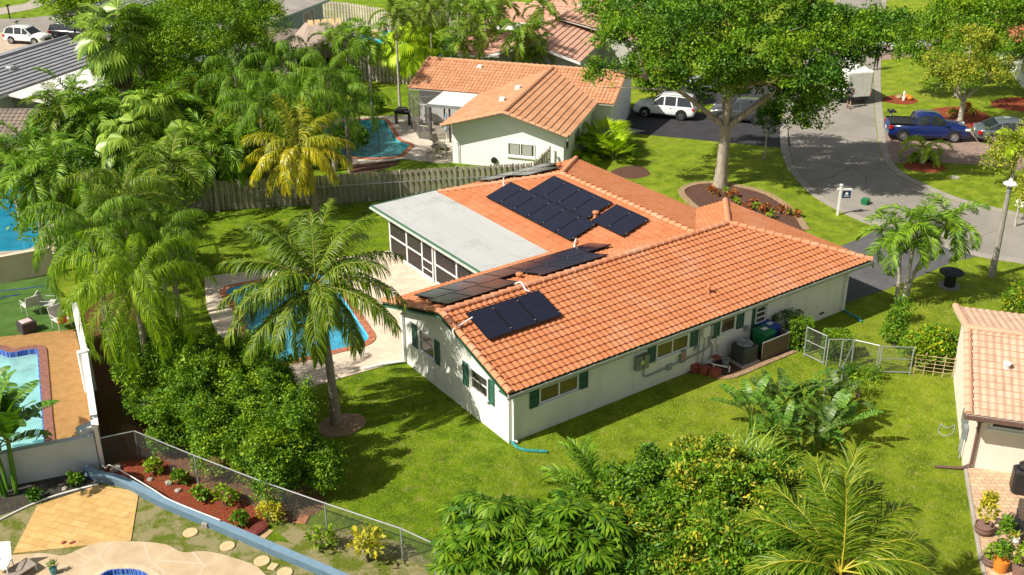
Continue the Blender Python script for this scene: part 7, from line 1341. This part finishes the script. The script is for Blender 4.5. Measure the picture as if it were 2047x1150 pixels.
for i, (x, y, h, w, lb) in enumerate([(9.32, -.12, 3, 2, 'stack of red bricks nearest the wall'), (9.5, -.48, 3, 2, 'middle stack of red bricks'), (9.68, -.86, 3, 2, 'front stack of red bricks at the lawn edge'), (9.95, -.55, 1, 2, 'low heap of red bricks behind the front stack')]):
    e = thing('brick_stack', (x, y, .02), lb, 'bricks', .1*i, 'brick stacks by the wall'); mb = MB()
    for k in range(h):
        for j in range(w):
            for q in range(2): o = .008*((k*3+j*5+q) % 3); mb.box(-.2+j*.205+o, -.005+j*.205-.0+o, -.16+q*.165, -.0+q*.165, k*.1, k*.1+.094)
    mb.build('bricks', M_brickstk, e)
e = thing('grey_pot', (10.62, -.52, 0), 'grey plastic pot left of the air conditioner', 'pot'); mb = MB(); mb.lathe([(.12, 0), (.17, .28), (.19, .28), (.19, .31), (.16, .31), (.14, .1)], (0, 0, .03), 16); mb.build('pot', M_pipe, e)
mb = MB(); mb.box(-.2, .2, -.14, .14, 0, .06); o = mb.build('roof_tile_piece', M_brickstk); o.location = (10.32, -.28, .38); o.rotation_euler = (0, .15, .3); tag(o, 'loose red tile lying on the white drain pipes', 'tile')
def hose(name, pts, r, mat, label, cat='hose', rib=False):
    mb = MB(); P = smoothline(pts, 6); mb.tube(P, [r*(1+(.12 if rib and i % 2 else 0)) for i in range(len(P))], 8); o = mb.build(name, mat); tag(o, label, cat)
hose('drain_hose', [(.2, -.16, .12), (.22, -.4, .06), (.5, -.85, .055), (1.0, -1.15, .055), (1.25, -1.25, .055)][:0] or [tuple(G(x, y, .055)) for x, y in ((1022, 880), (1032, 893), (1052, 900), (1078, 902), (1094, 903))], .055, M_tealhose, 'teal ribbed drain hose on the lawn at the near house corner', rib=True)
hose('drain_hose', [tuple(G(x, y, .055)) for x, y in ((1687, 619), (1698, 628), (1712, 634), (1722, 643))], .05, M_tealhose, 'teal drain hose at the far end of the long side wall', rib=True)
hose('garden_hose', [tuple(G(x, y, .02)) for x, y in ((1880, 848), (1895, 856), (1908, 850), (1904, 866), (1888, 872), (1876, 862), (1882, 850))], .018, M_pipe, 'coiled grey garden hose on the lawn beside the cream house')
hose('white_rope', [tuple(G(x, y, .04)) for x, y in ((-10, 1044), (60, 1010), (120, 988), (196, 968))], .035, M_pvc, 'white edging pipe between the soil bed and the yellow patio', 'edging')
hose('white_pipe', [tuple(G(x, y, .42)) for x, y in ((205, 930), (212, 936), (225, 932), (300, 975), (345, 1002), (440, 1040))], .02, M_pvc, 'thin white pipe running along the low blue wall', 'pipe')
hose('pool_pole', [tuple(G(x, y, .35)) for x, y in ((-20, 584), (40, 578), (88, 572))], .02, M_bluepl, 'upper blue pool pole on the artificial turf', 'pole'); hose('pool_pole', [tuple(G(x, y, .3)) for x, y in ((-20, 602), (20, 592), (42, 588))], .02, M_bluepl, 'lower blue pool pole on the artificial turf', 'pole')
# stepping stones, blocks, bag
M_step = concmat('sand_stone', (.62, .47, .26), .1, .2, 4)
for i, (q, r, lb) in enumerate([((381, 1066), .24, 'round stepping stone farthest up the slope'), ((455, 1093), .24, 'second round stepping stone from the top'), ((524, 1123), .25, 'third round stepping stone from the top'), ((570, 1146), .24, 'round stepping stone at the bottom edge')]): mb = MB(); mb.lathe([(r, 0), (r, .04), (r*.93, .05)], (0, 0, 0), 22); o = mb.build('stepping_stone', M_step); o.location = G(*q); tag(o, lb, 'stepping stone', 'stepping stones')
for nm, q, d, m, rz, lb, ct in [('square_stone', (546, 1134), (.3, .25, .05), M_step, .6, 'square stepping stone between two round ones', 'stone'), ('concrete_block', (412, 1051), (.32, .2, .18), M_conc, .9, 'concrete block leaning on the blue wall', 'block'), ('red_paver', (605, 1040), (.4, .35, .05), gm('rust_paver', (.42, .17, .08), .9), .8, 'rust red paving slab by the long chain link fence', 'paving slab'), ('brick', (128, 1087), (.14, .1, .08), M_brickstk, .4, 'loose brick on the yellow patio, left', 'brick'), ('brick', (145, 1087), (.18, .1, .07), M_brickstk, .1, 'loose brick on the yellow patio, right', 'brick'), ('drain_cover', (1908, 355), (.5, .5, .03), M_conc, .2, 'concrete drain cover in the lawn across the street', 'drain cover')]:
    mb = MB(); mb.bevbox(-d[0]/2, d[0]/2, -d[1]/2, d[1]/2, 0, d[2], .012); o = mb.build(nm, m); o.location = G(*q); o.rotation_euler = (0, 0, rz); tag(o, lb, ct)
for i, (q, s, lb) in enumerate([((338, 968), .16, 'white rock in the red mulch'), ((356, 982), .13, 'second white rock in the red mulch'), ((300, 960), .12, 'small rock at the back of the red mulch'), ((232, 940), .22, 'grey stump like rock by the pillar'), ((80, 990), .14, 'pale rock in the soil bed'), ((130, 978), .12, 'small pale rock by the grey wall'), ((1797, 196), .3, 'white boulder in the far red mulch ring')]):
    g = np.random.default_rng(i); mb = MB(); mb.lathe([(s*.7, -.02), (s, s*.25), (s*.75, s*.6), (s*.2, s*.8)], (0, 0, 0), 8); mb.v = [tuple(np.array(v)*(1+g.normal(0, .13))) for v in mb.v]; o = mb.build('rock', M_conc if i != 6 else M_palemulch, smooth=False); o.location = G(*q); tag(o, lb, 'rock', 'rocks')
e = thing('soil_bag', G(516, 1062), 'dark red plastic bag lying on a cardboard sheet beyond the blue wall', 'bag', .4); mb = MB(); mb.loft([[(-.34*k, -.2*k, z), (0, -.24*k, z), (.34*k, -.2*k, z), (.38*k, 0, z), (.34*k, .2*k, z), (0, .24*k, z), (-.34*k, .2*k, z), (-.38*k, 0, z)] for k, z in ((.8, .02), (1, .07), (.95, .13), (.6, .17))]); mb.build('bag', gm('maroon_plastic', (.16, .04, .035), .3, 0, .3, 6), e)
mb = MB(); mb.box(-.5, .42, -.38, .3, 0.006, .02); o = mb.build('cardboard', gm('card', (.45, .30, .16), .9)); o.location = G(512, 1070); o.rotation_euler = (0, 0, .5); tag(o, 'flat cardboard sheet under the dark red bag', 'cardboard')
# potted plants and patio furniture at the lower right
def pot(q, r, h, mat, label, leaf=None, ph=.5, z=.03, n=260, sz=.1, barrel=False):
    p = G(*q, z); e = thing('plant_pot', p, label, 'potted plant'); mb = MB(); mb.lathe([(r*.8, 0), (r*1.02 if barrel else r*.92, h*.5), (r, h), (r*.9, h), (r*.88, h*.85), (.01, h*.85)], (0, 0, 0), 18); b = mb.build('pot', mat, e)
    if barrel: k = MB(); k.lathe([(r*.93, h*.22), (r*.97, h*.3)], (0, 0, 0), 18, cap=False); k.lathe([(r*1.01, h*.75), (r*1.01, h*.83)], (0, 0, 0), 18, cap=False); k.build('hoop', M_black, b)
    if leaf: v, f, _ = leafcloud([(0, 0, h+ph*.5, r*.9, r*.9, ph*.5), (r*.6, r*.3, h+ph*.7, r*.6, r*.6, ph*.3)], n, sz, cl=6, cr=.1, seed=int(q[0])); link('foliage', to_mesh('foliage', (v, f, np.zeros(len(f), int)), [leaf]), e)
    return e
M_barrel = gm('barrel_wood', (.22, .13, .10), .8, 0, .25, 9)
pot((1965, 1065), .3, .34, M_barrel, 'half barrel planter with a leaning yellow green shrub', L_yel, 1.1, n=500, sz=.13, barrel=True); pot((1980, 1128), .27, .3, M_barrel, 'smaller half barrel planter below the first', L_lime, .35, barrel=True); pot((1998, 1140), .24, .42, gm('orange_pot', (.66, .24, .03), .5), 'orange pot with a green shrub on the paver patio', L_grn, .55, n=500); pot((2003, 1100), .22, .3, M_barrel, 'bushy green plant in a hidden pot on the patio', L_grn, .9, n=700); pot((2040, 1150), .3, .4, M_barrel, 'leafy pot at the bottom right corner', L_lime, .6, n=400)
pot((108, 1146), .12, .2, gm('teal_pot', (.06, .2, .22), .4), 'small teal pot with a flowering plant on the flagstone deck', L_grn, .22, .045, 180, .06)
def irontable(q, r, h, label, mat, z=.03, glass=False):
    e = thing('round_table', G(*q, z), label, 'table'); mb = MB(); mb.lathe([(r, h-.02), (r, h+.0), (.01, h)], (0, 0, 0), 24); mb.build('table_top', M_glass if glass else mat, e)
    for k in range(3): a = k*2.09; mb = MB(); mb.tube([(.05*math.cos(a), .05*math.sin(a), h-.02), (.12*math.cos(a), .12*math.sin(a), h*.5), (r*.7*math.cos(a), r*.7*math.sin(a), 0)], .018, 6); mb.build('leg', mat, e)
    return e
def chair(p, rz, label, fm, sm, w=.52, name='patio_chair', group=None):
    e = thing(name, p, label, 'chair', rz, group); 
    for x in (-w/2, w/2):
        for y in (-w/2, w/2): mb = MB(); mb.tube([(x, y, 0), (x*.95, y*.95, .42)], .018, 6); mb.build('leg', fm, e)
        mb = MB(); mb.tube([(x, -w/2, .42), (x, -w/2, .62), (x, w/2, .64)], .018, 6); mb.build('armrest', fm, e)
    mb = MB(); mb.bevbox(-w/2, w/2, -w/2, w/2, .40, .45, .015); mb.build('seat', sm, e); mb = MB(); mb.loft([[(-w/2, w/2-.02, .44), (w/2, w/2-.02, .44), (w/2, w/2+.03, .44), (-w/2, w/2+.03, .44)], [(-w/2, w/2+.14, .95), (w/2, w/2+.14, .95), (w/2, w/2+.18, .95), (-w/2, w/2+.18, .95)]]); mb.build('backrest', sm, e)
    return e
irontable((2035, 1092), .42, .7, 'black round wrought iron table at the lower right', M_black); chair(G(2043, 1062, .03), R(-60), 'black wrought iron chair behind the iron table', M_black, seethrough('iron_lattice', (.02, .02, .02), .6))
p_ = G(2030, 1085, .73); e = thing('white_planter', p_, 'white jug with spiky yellow leaves on the iron table', 'vase'); mb = MB(); mb.lathe([(.06, 0), (.1, .06), (.08, .16), (.1, .2)], (0, 0, 0), 14); mb.build('jug', M_white, e); ee = grassclump((0, 0, 0), 26, .34, None, L_yel, 7, spread=.04, w=.03); ch = ee.children[0]; ch.parent = e; ch.location = (0, 0, .18); ch.name = 'leaves'; bpy.data.objects.remove(ee)
e = thing('barbecue_cover', G(2052, 985, .03), 'barbecue under a black cover at the right edge of the patio', 'barbecue', R(-52)); mb = MB(); mb.bevbox(-.55, .55, -.3, .3, .02, .95, .08); mb.bevbox(-.4, .4, -.28, .28, .9, 1.2, .12); mb.build('cover', M_black, e)
# left garden furniture
M_lin = gm('pale_sling', (.55, .56, .50), .8); M_wick = gm('dark_wicker', (.05, .04, .04), .8, 0, .3, 30)
chair(G(125, 655, .03), R(15), 'pale garden chair with a red cushion by the narrow white wall', M_lin, M_lin, .6); chair(G(62, 625, .02), R(190), 'pale low chair beside the dark wicker box', M_lin, M_lin, .58); chair(G(100, 622, .02), R(60), 'pale garden chair partly under the queen palm fronds', M_lin, M_lin, .6)
e = thing('cushion', G(125, 640, .62), 'red cushion on the pale garden chair', 'cushion', .3); mb = MB(); mb.bevbox(-.2, .2, -.06, .06, -.15, .2, .05); mb.build('cushion', gm('red_cloth', (.6, .08, .05), .9), e)
e = thing('wicker_box', G(56, 662, .01), 'dark wicker storage box on the artificial turf', 'box', .2); mb = MB(); mb.bevbox(-.33, .33, -.3, .3, 0, .5, .02); mb.build('box', M_wick, e); mb = MB(); mb.bevbox(-.25, .2, -.2, .2, .505, .53, .01); o = mb.build('towel', gm('pink_cloth', (.7, .45, .45), .9)); o.location = G(56, 662, .01); o.rotation_euler = (0, 0, .2); tag(o, 'folded pink towel on the dark wicker box', 'towel')
chair(G(8, 1150, .045), R(-30), 'white garden chair at the bottom left corner', M_white, M_white, .5); e = thing('sun_lounger', G(35, 1152, .045), 'grey sling lounger beside the white chair at the bottom left', 'lounger', R(20)); mb = MB(); mb.bevbox(-.3, .55, -.28, .28, .2, .24, .015); mb.build('sling', gm('taupe_sling', (.3, .25, .21), .9), e)
for x, y in ((-.25, -.25), (-.25, .25), (.5, -.25), (.5, .25)): mb = MB(); mb.tube([(x, y, 0), (x, y, .2)], .015, 6); mb.build('leg', M_white, e)
# neighbour patio
M_br = gm('bronze_frame2', (.16, .14, .11), .5, .2); M_slg = gm('olive_sling', (.22, .21, .15), .9)
for q, rz, lb in (((866, 318), 200, 'brown sling chair nearest the fence on the pale deck'), ((878, 298), 20, 'brown sling chair behind the glass table'), ((893, 312), 100, 'brown sling chair against the white gable wall'), ((850, 262), 60, 'sling chair inside the screened cage')): chair(G(*q, .05), R(rz), lb, M_br, M_slg, .55, group='sling chairs on the pale deck')
irontable((878, 312), .5, .68, 'round glass table on the pale deck by the white wall', M_br, .05, True); irontable((862, 250), .5, .68, 'round table inside the screened cage', M_br, .05); irontable((897, 245), .45, .68, 'round table under the white patio roof', M_br, .05)
e = thing('barbecue', G(806, 248, .05), 'black barbecue on the deck outside the screened cage', 'barbecue', R(-50)); mb = MB(); mb.bevbox(-.55, .55, -.25, .25, .75, 1.0, .03); mb.build('cabinet', M_black, e); mb = MB(); mb.tube([(-.3, 0, 1.0), (.3, 0, 1.0)], .22, 12); mb.build('hood', M_black, e)
for x in (-.48, .48): mb = MB(); mb.box(x-.03, x+.03, -.22, .22, 0, .75); mb.build('leg', M_black, e)
e = thing('folded_parasol', G(893, 285, .05), 'folded striped parasol by the white gable wall', 'parasol'); mb = MB(); mb.tube([(0, 0, 0), (0, 0, 2.1)], .025, 8); mb.build('pole', M_white, e); mb = MB(); mb.lathe([(.05, .7), (.16, .9), (.1, 1.6), (.03, 2.05)], (0, 0, 0), 12); mb.build('canopy', gm('blue_grey_cloth', (.3, .36, .42), .9), e)
e = thing('garden_arch', G(690, 240, .05), 'thin metal garden arch over the end of the teal pool', 'arch', R(-35)); mb = MB(); mb.tube(smoothline([(-1.0, 0, 0), (-.95, 0, 1.2), (-.4, 0, 2.0), (.4, 0, 2.0), (.95, 0, 1.2), (1.0, 0, 0)], 5), .02, 6); mb.build('hoop', M_galv, e)
e = thing('flag_pole', G(759, 318), 'thin dark pole standing at the near edge of the teal pool', 'pole'); mb = MB(); mb.tube([(0, 0, 0), (0, 0, 2.0)], .018, 6); mb.build('pole', M_black, e); mb = MB(); mb.lathe([(.12, 0), (.12, .03)], (0, 0, 0), 12); mb.build('base', M_black, e)
e = thing('planter_box', (19.1, 24.3, 0), 'long white planter on the ledge by the white gable wall', 'planter', R(-52)); mb = MB(); mb.bevbox(-.7, .7, -.18, .18, .0, .8, .02); mb.build('box', M_white, e)
e = thing('storage_box', G(400, 352), 'white storage box at the left end of the board fence', 'box', R(-20)); mb = MB(); mb.bevbox(-.55, .55, -.4, .4, 0, .95, .03); mb.build('box', gm('dirty_white', (.5, .47, .42), .8), e); mb = MB(); mb.bevbox(-.6, .6, -.45, .45, .955, 1.02, .02); mb.build('lid', MATS['dirty_white'], e)
# mailboxes and far bits
def mailbox(q, label, pc, bc, two=False, hh=1.05, rz=-.6):
    e = thing('mailbox', G(*q), label, 'mailbox', rz, 'mailboxes'); mb = MB(); mb.box(-.05, .05, -.05, .05, 0, hh); mb.build('post', pc, e)
    for i in range(2 if two else 1): mb = MB(); x = (i-.5)*.28 if two else 0; mb.loft([[(x+.1*math.cos(a)*1.1, y, hh+.1+.1*math.sin(a)) for a in np.linspace(-.5, PI+.5, 9)] for y in (-.26, .26)]); mb.build('box', bc, e)
mailbox((1778, 255), 'pair of black mailboxes on a white post beside the blue pickup', M_white, M_black, True); mailbox((1757, 112), 'dark mailbox at the kerb in front of the white sedan', M_black, M_black, hh=1.3); mailbox((38, 70), 'green mailbox behind the white SUV at the top left', M_greymetal, gm('moss_box', (.08, .12, .09), .6), hh=1.1); mailbox((20, 38), 'dark mailbox across the far left road', M_black, M_black, hh=1.2)
e = thing('goal_frame', G(902, 26), 'white goal frame on the far lawn', 'goal', R(-40)); mb = MB(); mb.tube([(-1.1, 0, 0), (-1.1, 0, 1.7), (1.1, 0, 1.7), (1.1, 0, 0)], .06, 6); mb.tube([(-1.1, 0, 1.7), (-1.1, .9, 0), (1.1, .9, 0), (1.1, 0, 1.7)], .04, 6); mb.build('frame', M_white, e)
e = thing('water_slide', G(775, 92), 'turquoise inflatable toy beside the far patio', 'toy', .5); mb = MB(); mb.tube(smoothline([(-1.2, 0, .3), (-.4, .2, .8), (.6, 0, .9), (1.3, .2, .4)], 4), .32, 10); mb.build('tube', gm('turquoise_vinyl', (.02, .45, .5), .4), e)
mb = MB(); mb.bevbox(-.2, .2, -.15, .15, 0, .5, .03); o = mb.build('orange_toy', gm('orange_vinyl', (.8, .35, .05), .5)); o.location = G(752, 74); tag(o, 'small orange toy on the far patio', 'toy')
e = thing('recycling_crate', G(1729, 408), 'green crate standing at the road edge behind the christmas palms', 'crate', .3); mb = MB(); mb.loft([[(-.2, -.16, .02), (.2, -.16, .02), (.2, .16, .02), (-.2, .16, .02)], [(-.24, -.19, .3), (.24, -.19, .3), (.24, .19, .3), (-.24, .19, .3)]]); mb.build('crate', M_greenpl, e)
for i, q in enumerate([(2034, 412), (2044, 414)]): mb = MB(); mb.bevbox(-.13, .13, -.1, .1, 0, .34, .03); mb.cyl((0, 0, .34), .04, .06, 8); o = mb.build('white_jug', M_white); o.location = G(*q); tag(o, ('left', 'right')[i]+' white jug on the verge beyond the street lamp', 'jug', 'white jugs on the verge')
for i, q in enumerate([(1813, 197), (1818, 200)]): mb = MB(); mb.lathe([(.05, 0), (.2, .06), (.24, .16), (.18, .28), (.04, .32)], (0, 0, 0), 12); o = mb.build('pumpkin', gm('pumpkin_skin', (.75, .22, .02), .6) if 'pumpkin_skin' not in MATS else MATS['pumpkin_skin']); o.location = G(*q); tag(o, ('left', 'right')[i]+' orange pumpkin in the far red mulch ring', 'pumpkin', 'pumpkins')
mb = MB(); mb.lathe([(.1, 0), (.12, .2), (.06, .4), (.1, .55), (.05, .7)], (0, 0, 0), 10); o = mb.build('white_statue', M_white); o.location = G(1806, 201); tag(o, 'small white garden statue between the boulder and the pumpkins', 'statue')
mb = MB(); mb.lathe([(.16, 0), (.2, .1), (.1, .5), (.18, .75), (.12, .8)], (0, 0, 0), 12); o = mb.build('white_urn', M_white); o.location = G(1842, 326); tag(o, 'white urn beside the small stout palm', 'urn')
